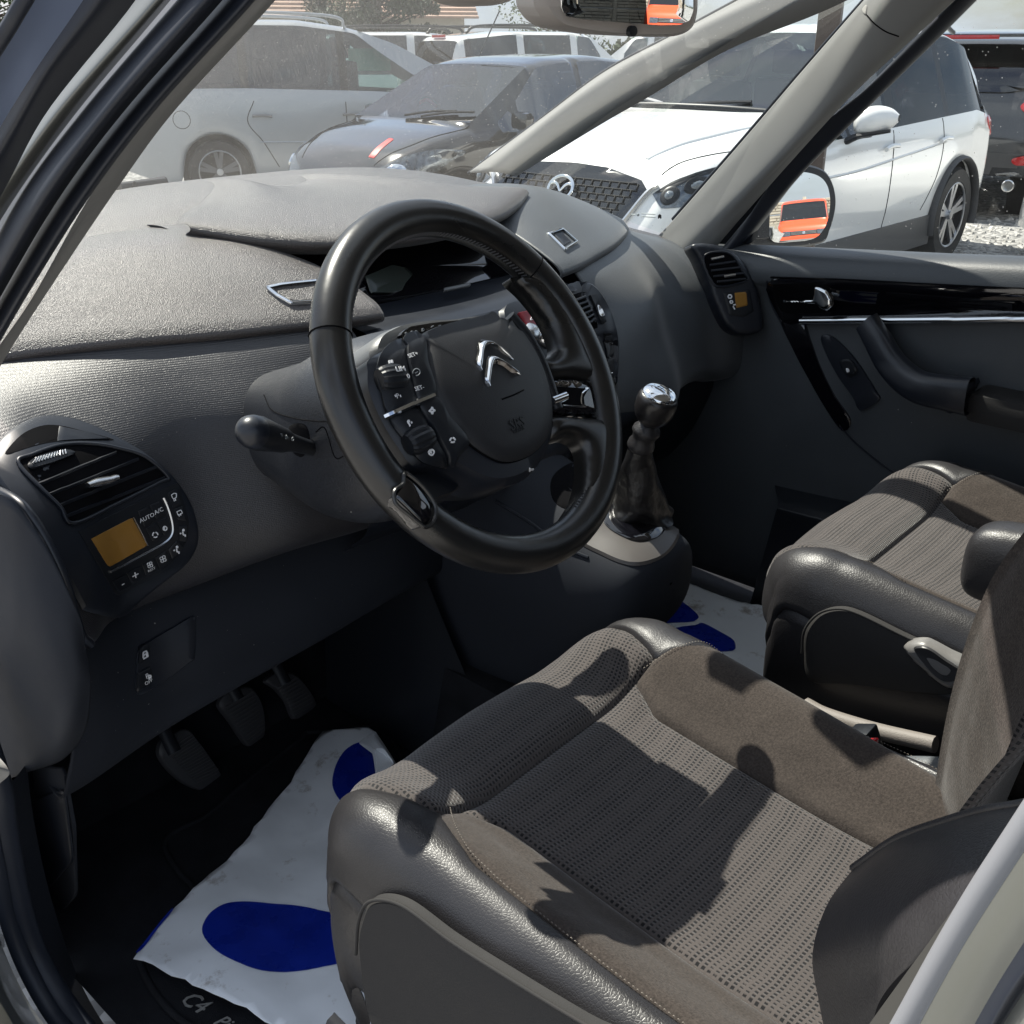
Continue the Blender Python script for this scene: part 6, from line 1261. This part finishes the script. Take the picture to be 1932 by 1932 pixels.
for s in (1, -1):
    hugline('chrome_wing', bM, [(0, .45), (s*.30, .49), (s*.43, .59), (s*.57, .80), (s*.62, .84)], .014, m_sat, mz, off=.012, ray=fr, n=40)
    hl_ = hug('headlamp', bM, [(s*.60, .80), (s*.68, .865), (s*.80, .93), (s*.885, .965), (s*.86, .84), (s*.78, .745), (s*.68, .735)], m_lampin, mz, off=.006, depth=.01, ray=fr, n=40, smooth_outl=False)
    hb_ = bvh_of(hl_)
    for cx, cz, r_ in ((s*.70, .80, .045), (s*.79, .85, .042)):
        q = [Vector(fr(cx, cz)[0])]; hug('lamp_bowl', hb_, [(cx+r_*math.cos(a), cz+r_*math.sin(a)) for a in np.linspace(0, 6.28, 17)[:-1]], m_blk, hl_, off=.008, depth=.008, ray=fr, n=24); hug('lamp_lens', hb_, [(cx+r_*.45*math.cos(a), cz+r_*.45*math.sin(a)) for a in np.linspace(0, 6.28, 17)[:-1]], mat('lens_smoke', (.12, .14, .16), .05, coat=1), hl_, off=.014, depth=.006, ray=fr, n=20, bulge=.01)
    hug('headlamp_edge', hb_, [(s*.60, .80), (s*.68, .865), (s*.80, .93), (s*.885, .965), (s*.87, .93), (s*.79, .895), (s*.69, .83)], m_blk, hl_, off=.003, depth=.003, ray=fr, n=30, smooth_outl=False)
    hug('fog_recess', bM, [(s*.55, .45), (s*.80, .50), (s*.82, .40), (s*.6, .33)], m_blk, mz, off=.004, ray=fr, n=24)
hug('lower_intake', bM, [(-.55, .40), (.55, .40), (.45, .28), (-.45, .28)], m_blk, mz, off=.004, ray=fr, n=30)
# round winged badge
cb_ = bG.ray_cast(*fr(0, .775)); cB = A(cb_[0]); nB = nrm(A(cb_[1]) if np.dot(A(cb_[1]), axM[0]) > 0 else -A(cb_[1])); uB = axM[1]; vB = np.cross(nB, uB); vB = vB if vB[2] > 0 else -vB
cB = cB+nB*.03
bd_ = tube('badge_ring', [cB+uB*.088*math.cos(a)+vB*.072*math.sin(a) for a in np.linspace(0, 2*math.pi, 33)[:-1]], .011, m_chr, mz, seg=8, closed=True, n=48)
for s in (1, -1): tube('badge_wing', [cB+uB*s*.080+vB*.022, cB+uB*s*.055+vB*.030, cB+uB*s*.028+vB*.018, cB+vB*-.018], [.008, .011, .010, .006], m_chr, bd_, seg=8, n=16)
# bonnet creases, wiper, mirrors, handles, door gaps
tp_ = localray(Wm, axM, 'top')
for s in (1, -1):
    hugline('bonnet_gap', bM, [(2.10, s*.60), (1.7, s*.78), (1.3, s*.82), (1.05, s*.83)], .004, m_void, mz, off=.0, ray=tp_, n=30)
    q = [bM.ray_cast(*tp_(x, y)) for x, y in [(2.02-.9*t, s*(.44+.22*t)) for t in np.linspace(0, 1, 16)]]
    q = [A(h[0]) for h in q if h[0] is not None]
    if len(q) > 4: tube('bonnet_crease', [p-A((0, 0, .012)) for p in q], [.022, .03, .03, .012], p_white, mz, seg=12, n=30)
    sd_ = localray(Wm, axM, 'left' if s > 0 else 'right')
    for pts in ([(.88, .95), (.88, .62), (.86, .40)], [(-.12, 1.02), (-.12, .60), (-.1, .38)], [(-.93, 1.06), (-.96, .86), (-.90, .66), (-.72, .45)]): hugline('door_gap', bM, pts, .0045, m_void, mz, off=-.001, ray=sd_, n=24)
    hugline('body_crease', bM, [(1.25, .80), (.5, .80), (-.3, .85), (-1.0, .90)], .010, p_white, mz, off=-.004, ray=sd_, n=40)
    for x in (.04, -.86):
        hugline('door_handle', bM, [(x, .91), (x-.09, .925), (x-.19, .92)], .015, p_white, mz, off=.022, ray=sd_, n=14, seg=10)
    bp = Wm((.80, s*.93, 1.09))
    rws_ = []
    for t_, (w_, h_, dx) in zip(np.linspace(0, 1, 7), ((.05, .055, .0), (.09, .075, .01), (.11, .085, .0), (.115, .085, -.015), (.105, .075, -.035), (.07, .055, -.05), (.02, .02, -.06))):
        r = []
        for k in range(18):
            a = 2*math.pi*k/18; r.append(Wm((.52+dx+w_*math.cos(a)*.75, s*(.92+.24*t_), 1.10+.03*t_+h_*math.sin(a))))
        rws_.append(r)
    mrr = grid('wing_mirror', rws_, p_white, mz, 30, 20, closed_u=True)
    tube('mirror_foot', [Wm((.54, s*.86, .98)), Wm((.52, s*.94, 1.02)), Wm((.51, s*1.02, 1.035))], [.05, .04, .035], m_blk, mz, seg=8, n=10, flat=.5)
    tube('mirror_base', [Wm((.57, s*.96, 1.028)), Wm((.51, s*1.14, 1.06))], [.05, .03], m_blk, mz, seg=8, n=6, flat=.35)
    tube('roof_rail', [Wm((.1, s*.60, 1.64)), Wm((-.2, s*.62, 1.70)), Wm((-1.2, s*.62, 1.69)), Wm((-1.6, s*.60, 1.62))], .016, m_blk, mz, seg=8, n=30)
    rr_l = localray(Wm, axM, 'rear'); sdl = localray(Wm, axM, 'left' if s > 0 else 'right')
    hug('tail_lamp', bM, [(-1.90, 1.02), (-2.05, 1.03), (-2.12, .92), (-2.08, .88), (-1.95, .95)], m_red, mz, off=.008, ray=sdl, n=24)
tube('wiper_arm', [Wm((1.02, -.05, 1.185)), Wm((.97, .18, 1.205)), Wm((.93, .42, 1.215))], .011, m_blk, mz, seg=6, n=10); tube('wiper_arm', [Wm((1.02, -.15, 1.185)), Wm((.95, -.35, 1.21)), Wm((.90, -.60, 1.225))], .011, mat('wiper_pale', (.5, .5, .5), .4), mz, seg=6, n=10)
tube('cowl_strip', [Wm((.95, -.75, 1.155)), Wm((1.01, -.3, 1.175)), Wm((1.02, 0, 1.178)), Wm((1.01, .3, 1.175)), Wm((.95, .75, 1.155))], .022, m_blk, mz, seg=8, n=30)
box('sheet_of_paper', Wm((.70, -.25, 1.14)), (.22, .45, .003), m_wht, mz, R=RM)
# ---------------- black hatchback with headlights towards us
hatch = dict(L=3.84, W=1.66, R=.29, axf=1.20, axr=-1.24, inset=.17,
             top=[(-1.92, .60), (-1.88, .85), (-1.75, 1.05), (-1.55, 1.28), (-1.2, 1.40), (-.6, 1.45), (-.05, 1.43), (.22, 1.385), (.98, .98), (1.3, .92), (1.65, .80), (1.83, .64), (1.90, .48), (1.92, .40)],
             belt=[(-1.92, .85), (-1.0, .95), (.4, .90), (.95, .88), (1.4, .82), (1.75, .66), (1.92, .38)],
             bot=[(-1.92, .34), (-1.6, .20), (1.6, .18), (1.92, .22)], wid=[(-1.92, .80), (-1.7, .93), (-1.2, 1.0), (.9, 1.0), (1.3, .97), (1.6, .88), (1.8, .74), (1.88, .62), (1.92, .50)],
             gh=(1.02, .18, -1.2, -1.78), pil=[(-.3, .05), (.52, .03)])
p_black = mat('paint_black', (.006, .006, .008), .12, spec=.6, coat=1)
hB = A((-1, .04)); hB /= np.linalg.norm(hB); oB = A((4.12, 5.86))-hB*1.88
hk, Wh, bH_, bodyH, RH, axH = build_car('parked_car', 'black hatchback with a red stripe on its bonnet seen over the dashboard', 'car', hatch, p_black, (oB[0], oB[1], .0), hB, glassm=glass('car_glass_blue', (.40, .50, .70), floor=.26), group='cars parked in the yard', seatm=mat('seat_dark', (.03, .03, .04)))
fh = localray(Wh, axH, 'front'); th_ = localray(Wh, axH, 'top')
for s in (1, -1):
    hl_ = hug('headlamp', bH_, [(s*.38, .60), (s*.55, .70), (s*.72, .80), (s*.80, .78), (s*.76, .64), (s*.60, .56)], m_lampin, hk, off=.006, ray=fh, n=30)
    hug('lamp_bowl', bvh_of(hl_), [(s*.64+.05*math.cos(a), .67+.045*math.sin(a)) for a in np.linspace(0, 6.28, 13)[:-1]], m_chr, hl_, off=.01, ray=fh, n=20, bulge=.01)
    hugline('bonnet_gap', bH_, [(1.75, s*.45), (1.4, s*.62), (1.0, s*.70)], .004, m_void, hk, ray=th_, n=20)
    tube('wiper_arm', [Wh((1.0, s*.1+.05, 1.0)), Wh((.93, s*.1+.3, 1.035)), Wh((.90, s*.1+.55, 1.045))], .010, m_blk, hk, seg=6, n=8)
    box('wing_mirror', Wh((.62, s*.90, .98)), (.10, .18, .13), p_black, hk, R=RH, bev=.04)
hug('bonnet_stripe', bH_, [(1.70, .33), (1.45, .28), (1.45, .34), (1.70, .40)], mat('stripe_red', (.55, .02, .02), .4), hk, off=.004, ray=th_, n=20, smooth_outl=False)
hug('intake', bH_, [(-.45, .42), (.45, .42), (.38, .28), (-.38, .28)], m_blk, hk, off=.004, ray=fh, n=24); hug('emblem', bH_, [(-.04, .62), (.04, .62), (.035, .54), (0, .51), (-.035, .54)], m_chr, hk, off=.006, ray=fh, n=16)
tube('steering_wheel', [Wh((.45+.02*math.sin(a), -.36+.17*math.cos(a), .95+.16*math.sin(a))) for a in np.linspace(0, 2*math.pi, 20)[:-1]], .013, m_int, hk, seg=6, closed=True, n=30)
tube('red_lock', [Wh((.47, -.25, 1.04)), Wh((.47, -.36, 1.09)), Wh((.47, -.46, 1.06))], .018, m_red, hk, seg=6, n=8)
tube('aerial', [Wh((.2, 0, 1.43)), Wh((-.05, 0, 1.78))], .006, m_blk, hk, seg=5, n=4)
# ---------------- silver estate car, side on
est = dict(blackpil=True, L=4.60, W=1.80, R=.315, axf=1.38, axr=-1.33, inset=.17,
           top=[(-2.3, .60), (-2.26, .90), (-2.2, 1.2), (-2.1, 1.55), (-1.95, 1.70), (-1.2, 1.77), (-.4, 1.77), (.15, 1.70), (.6, 1.55), (1.35, 1.16), (1.7, 1.06), (2.05, .92), (2.22, .72), (2.3, .45)],
           belt=[(-2.3, 1.12), (-1.0, 1.12), (.3, 1.08), (1.35, 1.02), (1.8, .92), (2.15, .70), (2.3, .42)],
           bot=[(-2.3, .36), (-1.9, .22), (1.9, .18), (2.3, .22)], wid=[(-2.3, .82), (-2.1, .93), (-1.5, 1.0), (1.4, 1.0), (1.9, .93), (2.15, .80), (2.3, .62)],
           gh=(1.33, .20, -1.95, -2.2), pil=[(.02, .05), (-1.0, .04)], rg=m_glt, darkrim=True)
p_sil = mat('paint_silver', (.42, .44, .46), .3, metal=.35, coat=.8)
wr = A((5.3, 9.05)); hC = A((.85, -.53)); hC /= np.linalg.norm(hC)   # rear wheel position and heading
sdC = A((-hC[1], hC[0])); oC = wr-hC*(-1.33)+sdC*.85
es, We, bE, bodyE, RE, axE = build_car('parked_car', 'silver estate car parked side on behind the dashboard at the left', 'car', est, p_sil, (oC[0], oC[1], .0), hC, glassm=m_glc, group='cars parked in the yard')
for s in (1, -1):
    se = localray(We, axE, 'left' if s > 0 else 'right')
    for pts in ([(1.05, .95), (1.05, .6), (1.0, .30)], [(.02, .98), (.02, .6), (.03, .28)], [(-.92, 1.0), (-1.0, .80), (-.86, .60), (-.72, .35)]): hugline('door_gap', bE, pts, .005, m_void, es, off=-.001, ray=se, n=24)
    hugline('body_crease', bE, [(1.4, .62), (.5, .58), (-.9, .60)], .010, p_sil, es, off=-.003, ray=se, n=30)
    for x in (.18, -.75): hugline('door_handle', bE, [(x, .85), (x-.10, .86), (x-.20, .855)], .016, mat('handle_dull', (.22, .22, .22), .4), es, off=.02, ray=se, n=10)
    hugline('fuel_flap', bE, circ(-1.65, .83, .085, 16), .004, m_void, es, ray=se, n=24, off=-.001)
    box('wing_mirror', We((1.0, s*.98, 1.12)), (.12, .20, .15), m_blk if s < 0 else p_sil, es, R=RE, bev=.05)
    tube('roof_rail', [We((.1, s*.62, 1.68)), We((-.1, s*.64, 1.80)), We((-1.5, s*.64, 1.82)), We((-1.9, s*.62, 1.68))], .016, p_sil, es, seg=8, n=30)
box('hanging_sticker', We((.35, -.55, 1.38)), (.45, .01, .22), mat('sticker_green', (.25, .5, .38), .6), es, R=RE)
# ---------------- white off-roaders behind
orr = dict(L=4.5, W=1.84, R=.36, axf=1.35, axr=-1.35, inset=.12,
           top=[(-2.25, .62), (-2.22, 1.1), (-2.12, 1.5), (-2.0, 1.66), (-1.2, 1.74), (0, 1.74), (.35, 1.70), (.95, 1.22), (1.4, 1.14), (1.95, 1.05), (2.15, .90), (2.25, .60)],
           belt=[(-2.25, 1.1), (0, 1.10), (.95, 1.08), (1.9, .95), (2.25, .55)], bot=[(-2.25, .42), (-1.9, .32), (1.9, .3), (2.25, .36)], wid=[(-2.25, .88), (-2.1, .96), (-1.5, 1.0), (1.5, 1.0), (2.0, .93), (2.25, .75)],
           gh=(.95, .32, -2.02, -2.2), pil=[(0, .07), (-1.0, .06), (.55, .03)], rg=m_glt)
def offroader(lab, cx, cy, hdg):
    t, Wq, bq, bo, Rq, axq = build_car('parked_car', lab, 'car', orr, p_white, (cx, cy, .0), hdg, glassm=m_gl, clad=m_clad, group='cars parked in the yard')
    for s in (1, -1):
        tube('roof_rail', [Wq((.2, s*.68, 1.70)), Wq((0, s*.70, 1.80)), Wq((-1.6, s*.70, 1.80)), Wq((-1.9, s*.68, 1.70))], .022, m_blk, t, seg=8, n=30)
        sq = localray(Wq, axq, 'left' if s > 0 else 'right')
        for x in (0.02, -.98): hugline('door_gap', bq, [(x, 1.05), (x, .4)], .006, m_void, t, ray=sq, n=12)
        box('wing_mirror', Wq((.80, s*1.02, 1.15)), (.12, .2, .18), p_white, t, R=Rq, bev=.05)
        box('tail_lamp', Wq((-2.20, s*.82, 1.12)), (.05, .10, .30), m_red, t, R=Rq, bev=.015)
    rq = localray(Wq, axq, 'rear'); hug('rear_pane', bq, [(-.62, 1.15), (.62, 1.15), (.55, 1.52), (-.55, 1.52)], m_glt, t, off=.01, ray=rq, n=24)
    box('brake_light', Wq((-2.02, 0, 1.66)), (.04, .4, .04), m_red, t, R=Rq)
    return t, Wq
def gpos(px, depth):      # ground position under a sight line at a given forward depth
    r = FWD+RGT*(px-966)/FPX-UPV*(110-966)/FPX; k = depth/np.linalg.norm(r[:2]); return CAMP[0]+r[0]*k, CAMP[1]+r[1]*k
Fh = nrm([FWD[0], FWD[1], 0]); Rh = A(RGT)
x, y = gpos(735, 19.0); offroader('white off-road car with roof rails, left of the two behind the black hatchback', x-.6, y+.4, -Rh*.95-Fh*.2)
x, y = gpos(1060, 18.5); _, Wo = offroader('white off-road car with a red brake light on its roof edge, behind the black hatchback', x, y+.3, Rh*.86+Fh*.5)
x, y = gpos(1240, 21.0); offroader('farthest white off-road car half hidden by the windscreen pillar', x+1.2, y+.8, -Rh*.9+Fh*.3)
# dark crossover, rear towards us
p_gry = mat('paint_dark_grey', (.045, .047, .050), .2, metal=.3, coat=1)
hK = nrm([.985, .17, 0]); x, y = A(gpos(1815, 10.9))+hK[:2]*2.27
kg, Wk, bK, bo, RK, axK = build_car('parked_car', 'dark grey crossover with its rear and red tail lamp towards us at the right edge', 'car', dict(suv, rg=m_glt), p_gry, (x, y, .0), hK, glassm=m_glt, clad=m_clad, group='cars parked in the yard')
rk = localray(Wk, axK, 'rear')
hug('rear_pane', bK, [(-.66, 1.16), (-.40, 1.12), (.40, 1.12), (.66, 1.16), (.58, 1.44), (.40, 1.50), (-.40, 1.50), (-.58, 1.44)], m_glt, kg, off=.012, ray=rk, n=40, smooth_outl=False)
for s in (1, -1):
    tl = hug('tail_lamp', bK, [(s*.55, 1.02), (s*.70, 1.10), (s*.88, 1.08), (s*.90, .98), (s*.75, .93), (s*.62, .95)], m_red, kg, off=.014, ray=rk, n=30)
    hug('lamp_centre', bvh_of(tl), [(s*.62, 1.0), (s*.72, 1.04), (s*.82, 1.02), (s*.74, .97)], mat('lamp_white', (.75, .72, .72), .2), tl, off=.008, ray=rk, n=20)
    hug('reflector', bK, [(s*.58, .58), (s*.80, .62), (s*.82, .55), (s*.62, .52)], m_red, kg, off=.01, ray=rk, n=16)
    hug('skid_plate', bK, [(s*.30, .40), (s*.62, .46), (s*.68, .38), (s*.6, .33), (s*.32, .33)], m_sat, kg, off=.012, ray=rk, n=20)
    lathe('exhaust', [(.055, -.1), (.055, .06), (.045, .065), (.042, .0)], Wk((-2.22, s*.58, .34)), -hK, m_sat, kg, seg=20)
    tube('roof_rail', [Wk((.1, s*.60, 1.62)), Wk((-.2, s*.62, 1.665)), Wk((-1.4, s*.62, 1.66)), Wk((-1.7, s*.60, 1.60))], .014, m_blk, kg, seg=8, n=30)
hug('bumper', bK, [(-.86, .62), (.86, .62), (.80, .36), (-.80, .36)], m_clad, kg, off=.006, ray=rk, n=30, smooth_outl=False)
box('spoiler', Wk((-1.90, 0, 1.60)), (.28, 1.2, .03), p_gry, kg, R=RK, bev=.01); box('brake_light', Wk((-2.045, 0, 1.585)), (.02, .5, .035), m_red, kg, R=RK, bev=.004)
tube('rear_wiper', [Wk((-2.22, 0, 1.14)), Wk((-2.235, .2, 1.17)), Wk((-2.22, .38, 1.18))], .014, m_blk, kg, seg=6, n=8)
# white car whose corner shows low at the right edge of the door window
x, y = gpos(2180, 9.3)
build_car('parked_car', 'white hatchback mostly hidden beyond the right edge, only its rounded corner shows', 'car', hatch, p_white, (x+.55, y-1.15, .0), nrm([-.6, .8, 0]), glassm=m_glt, group='cars parked in the yard')
# orange van that the mirrors reflect
van = dict(L=4.7, W=1.84, R=.33, axf=1.45, axr=-1.45, inset=.10,
           top=[(-2.35, 1.3), (-2.3, 1.86), (0, 1.94), (1.2, 1.92), (1.45, 1.84), (1.95, 1.20), (2.15, 1.08), (2.3, .90), (2.35, .5)],
           belt=[(-2.35, 1.1), (1.9, 1.08), (2.2, .98), (2.35, .45)], bot=[(-2.35, .35), (2.35, .28)], wid=[(-2.35, .96), (1.9, 1.0), (2.2, .97), (2.35, .90)],
           gh=(1.95, 1.42, -2.2, -2.34), pil=[(1.0, .05), (0, .05), (-1.2, .05)])
p_org = mat('paint_orange_red', (.72, .085, .02), .35, coat=.6)
vn, Wv, bV, bo, RV, axV = build_car('parked_van', 'orange red van in front of the stone fence, seen in the mirrors', 'van', van, p_org, (15.0+.95, -33.0-2.1, 0), A((-.41, .91, 0)), glassm=m_glt)
fv = localray(Wv, axV, 'front')
vg = hug('grille', bV, [(-.62, .86), (.62, .86), (.62, .72), (-.62, .72)], m_blk, vn, off=.012, ray=fv, n=30, smooth_outl=False)
for k in range(3): hugline('grille_slat', bV, [(-.42, .83-.04*k), (.42, .83-.04*k)], .008, mat('slat_grey', (.2, .2, .2)), vg, off=.016, ray=fv, n=8)
for s in (1, -1): hug('headlamp', bV, [(s*.45, .87), (s*.72, .87), (s*.72, .71), (s*.45, .71)], m_lampin, vn, off=.016, ray=fv, n=20, smooth_outl=False)
hug('bumper', bV, [(-.88, .58), (.88, .58), (.88, .36), (-.88, .36)], mat('bumper_grey', (.2, .2, .2), .6), vn, off=.06, ray=fv, n=30, smooth_outl=False)
hug('emblem', bV, circ(0, .79, .05, 12)[:-1], m_chr, vn, off=.02, ray=fv, n=14)
# fence of cast stone panels behind the van
fe = thing('panel_fence', 'pale fence of rough stone pattern concrete panels behind the orange van', 'fence', (17.6, -39, 0))
m_con = mat('concrete_pale', (.42, .38, .31), .9, bump=[(G, 12, .6, .02)], var=(2, .2)); random.seed(9)
bme = None
fo_ = A((17.6, -39.0, 0)); fx = nrm((.91, .41, 0)); fy = A((-fx[1], fx[0], 0)); RF = cols(fx, fy, (0, 0, 1.))
def FP(x, y, z): return fo_+fx*x+fy*y+A((0, 0, z))
for i in range(-7, 7):
    box('post', FP(i*2.1, 0, 1.05), (.14, .16, 2.15), m_con, fe, R=RF, bev=.01)
    for r in range(4):
        o = box('panel', FP(i*2.1+1.05, 0, .27+r*.5), (1.96, .06, .47), m_con, fe, R=RF, bev=.01); V, F = [], []
        for q in range(4):
            x = -.95
            while x < .9:
                w = random.uniform(.25, .5); x2 = min(.95, x+w); z0 = .27+r*.5-.22+q*.11; d = .03+random.uniform(.03, .06); b = len(V); X = i*2.1+1.05
                V += [FP(X+x+.01, .03, z0+.008), FP(X+x2-.01, .03, z0+.008), FP(X+x2-.01, .03, z0+.10), FP(X+x+.01, .03, z0+.10), FP(X+x+.02, d, z0+.018), FP(X+x2-.02, d, z0+.018), FP(X+x2-.02, d, z0+.09), FP(X+x+.02, d, z0+.09)]
                F += [(b+4, b+7, b+6, b+5), (b, b+4, b+5, b+1), (b+1, b+5, b+6, b+2), (b+2, b+6, b+7, b+3), (b+3, b+7, b+4, b)]; x = x2
        s_ = mk('stone_relief', V, F, m_con, o, smooth=False)
# post beside the white crossover
po = thing('post', 'dark brown square steel post in front of the white crossover', 'post', (3.75, 1.68, 0))
m_post = mat('post_brown', (.075, .055, .045), .6, bump=[(G, 40, .4, .004)], var=(6, .3))
box('shaft', (3.75, 1.68, 1.7), (.10, .10, 3.4), m_post, po, R=Matrix.Rotation(rad(20), 3, 'Z'), bev=.008); box('base_plate', (3.75, 1.68, .02), (.22, .22, .03), m_post, po, bev=.004)
# house and trees
ho = thing('house', 'low house with a pale tiled roof and a dark chimney behind the silver car', 'house', (*gpos(560, 38), 0))
hx, hy = gpos(575, 40); u = nrm(Rh*.97+Fh*.25); v = A((-u[1], u[0], 0)); Rhh = cols(u, v, (0, 0, 1.)); c0 = A((hx, hy, 0))
m_tile = mat('roof_tiles', (.50, .34, .26), .8, bump=[(G, 6, .5, .03)], var=(1.2, .25)); m_wall = mat('render_wall', (.6, .56, .48), .9, var=(.5, .1))
box('wall', c0+A((0, 0, 1.2)), (10, 7, 2.4), m_wall, ho, R=Rhh)
V, F = [], []; NC = 22
for s in (1, -1):
    for k in range(NC):
        t0, t1 = k/NC, (k+1)/NC; b = len(V)
        def rp2(t, up): return 3.9*(1-t)*s, 2.35+2.7*t+up
        for (t, up) in ((t0, .07), (t1, .0), (t0, -.0)):
            d, z = rp2(t, up)
            for e in (-5.4, 5.4): V.append(c0+u*e-v*d+A((0, 0, z)))
        F += [(b, b+1, b+3, b+2), (b, b+4, b+5, b+1)]
mk('roof', V, F, m_tile, ho, smooth=False)
for e in (-5, 5):
    b = [c0+u*e+v*3.5+A((0, 0, 2.4)), c0+u*e-v*3.5+A((0, 0, 2.4)), c0+u*e+A((0, 0, 4.8))]; mk('gable', b, [(0, 1, 2)], m_wall, ho, smooth=False)
box('chimney', c0+u*-.3-v*.9+A((0, 0, 4.55)), (.7, .6, 1.5), mat('chimney_dark', (.05, .045, .045), .8), ho, R=Rhh)
for e in (-3, 0, 3): w_ = box('window', c0+u*e-v*3.52+A((0, 0, 1.3)), (1.1, .06, 1.1), m_wht, ho, R=Rhh); box('pane', c0+u*e-v*3.56+A((0, 0, 1.3)), (.9, .04, .9), m_glt, w_, R=Rhh)
def tree(nm, lab, pos, h, rad_, kind, col, n, seed, trunk_h=.25, group='trees beyond the cars'):
    random.seed(seed); t = thing(nm, lab, 'tree', (*pos, 0), group); P0 = A((pos[0], pos[1], 0)); m_bark = mat('bark', (.07, .055, .042), .9)
    tube('trunk', [P0, P0+A((.05*h*.1, 0, h*.5)), P0+A((0, .03*h*.1, h*.93))], [.035*h*.5, .02*h*.5, .004*h], m_bark, t, seg=8, n=12)
    ml = mat('leaves_'+nm+str(seed), col, .6, spec=.3, var=(.9, .45)); V, F = [], []; BV, BF = [], []
    clumps = []
    nb = 70 if kind == 'conifer' else 60
    for i in range(nb):
        if kind == 'conifer':
            z = h*(trunk_h+(1-trunk_h)*(i/nb)**1.0); R_ = rad_*(1-(z/h-trunk_h)/(1-trunk_h))**.8*random.uniform(.6, 1.1)+.1; a = random.uniform(0, 6.28)
            for q in np.linspace(.25, 1, 6): clumps.append((P0+A((math.cos(a)*R_*q, math.sin(a)*R_*q, z-.12*R_*q+.05*R_*q*q*3)), .16*h*.12*(1.2-.5*q)+.12))
            e = P0+A((math.cos(a)*R_, math.sin(a)*R_, z))
        else:
            a = random.uniform(0, 6.28); ph = random.uniform(-.9, 1.4); q = random.uniform(.45, 1)**.5; e = P0+A((math.cos(a)*math.cos(ph)*rad_*q, math.sin(a)*math.cos(ph)*rad_*q, h*.60+math.sin(ph)*h*.40*q)); clumps.append((e, rad_*random.uniform(.16, .30)))
        v_, f_ = tube('b', [P0+A((0, 0, max(.3*h, e[2]-.25*rad_))), (P0+e+A((0, 0, e[2])))/2*A((1, 1, 0))+A((0, 0, e[2]-.1*rad_)), e], [.03*rad_*.5, .006], None, seg=4, n=5, mk_=False); b = len(BV); BV += v_; BF += [tuple(b+k for k in q_) for q_ in f_]
    mk('limbs', BV, BF, m_bark, t)
    for i in range(n):
        c, r = random.choice(clumps); d = A([random.gauss(0, 1) for _ in range(3)]); d = d/np.linalg.norm(d)*r*random.uniform(.3, 1.05)**.6; s = h*random.uniform(.009, .02)
        a = nrm([random.gauss(0, 1) for _ in range(3)]); b_ = nrm(np.cross(a, [random.gauss(0, 1) for _ in range(3)])); p = c+d; b = len(V)
        V += [p-a*s, p+b_*s*.45, p+a*s, p-b_*s*.45]; F.append((b, b+1, b+2, b+3))
    mk('crown', V, F, ml, t, smooth=False)
tree('conifer', 'broad dark green conifer beside the tiled roof', gpos(718, 32), 6.0, 2.3, 'conifer', (.035, .060, .030), 16000, 3, .1)
tree('conifer', 'small conifer in front of the tiled roof left of the big one', gpos(608, 34), 3.6, .8, 'conifer', (.035, .060, .028), 5000, 4, .1)
tree('leafy_tree', 'pale green young tree behind the rear view mirror', gpos(1045, 30), 3.6, 1.3, 'leafy', (.085, .12, .04), 3800, 6)
tree('leafy_tree', 'green bush in front of the tiled roof', gpos(655, 36), 3.0, 1.2, 'leafy', (.05, .08, .03), 4000, 8)
for i, (px, dp, h, r) in enumerate(((300, 42, 6, 3), (130, 45, 7, 3.5), (-60, 40, 6, 3))):
    tree('leafy_tree', ['round crowned tree at the far left behind the silver car', 'tall broad tree hidden behind the near door pillar', 'broad tree beyond the left frame'][i], gpos(px, dp), h, r, 'leafy', (.05, .08, .03), 5000, 20+i)
# low hedge line that closes the yard far away, one mass
random.seed(2); V, F = [], []
for i in range(30000):
    a = random.uniform(-2.2, 2.6); R_ = 75+random.uniform(-1.5, 1.5); z = random.uniform(0, 1)**.8*(1.9+.5*math.sin(a*13)+.3*math.sin(a*41)); p = A((R_*math.sin(a), R_*math.cos(a), z)); s = random.uniform(.12, .3)
    d = nrm([random.gauss(0, 1) for _ in range(3)]); e = nrm(np.cross(d, [random.gauss(0, 1) for _ in range(3)])); b = len(V); V += [p-d*s, p+e*s*.7, p+d*s, p-e*s*.7]; F.append((b, b+1, b+2, b+3))
hd_ = mk('hedge', V, F, mat('hedge_leaves', (.045, .07, .03), .7, var=(.3, .4)), smooth=False); tag(hd_, kind='stuff')

# lint and dust on the dark surfaces, too small to count
rs_ = np.random.RandomState(11); V, F = [], []
bvDust = bvh_of(faceL, lidL, faceR, lidR, kn, col, db)
for i in range(620):
    o, d = uray(rs_.uniform(0, 1932), rs_.uniform(380, 1400)); h = bvDust.ray_cast(o, d)
    if h[0] is None or h[2] is None: continue
    n_ = A(h[1]); n_ = n_ if np.dot(n_, A(d)) < 0 else -n_; u_ = nrm(np.cross(n_, rs_.normal(size=3))); v_ = np.cross(n_, u_); p = A(h[0])+n_*.0006; a = rs_.uniform(.0002, .0006)*(2.2 if rs_.rand() < .06 else 1); b_ = a*rs_.uniform(.4, 1); k = len(V)
    V += [p-u_*a, p-v_*b_, p+u_*a, p+v_*b_, p+n_*.0003]; F += [(k, k+1, k+4), (k+1, k+2, k+4), (k+2, k+3, k+4), (k+3, k, k+4)]
tag(mk('dust_specks', V, F, mat('dust_pale', (.30, .29, .27), .9), dash, smooth=False), kind='stuff')
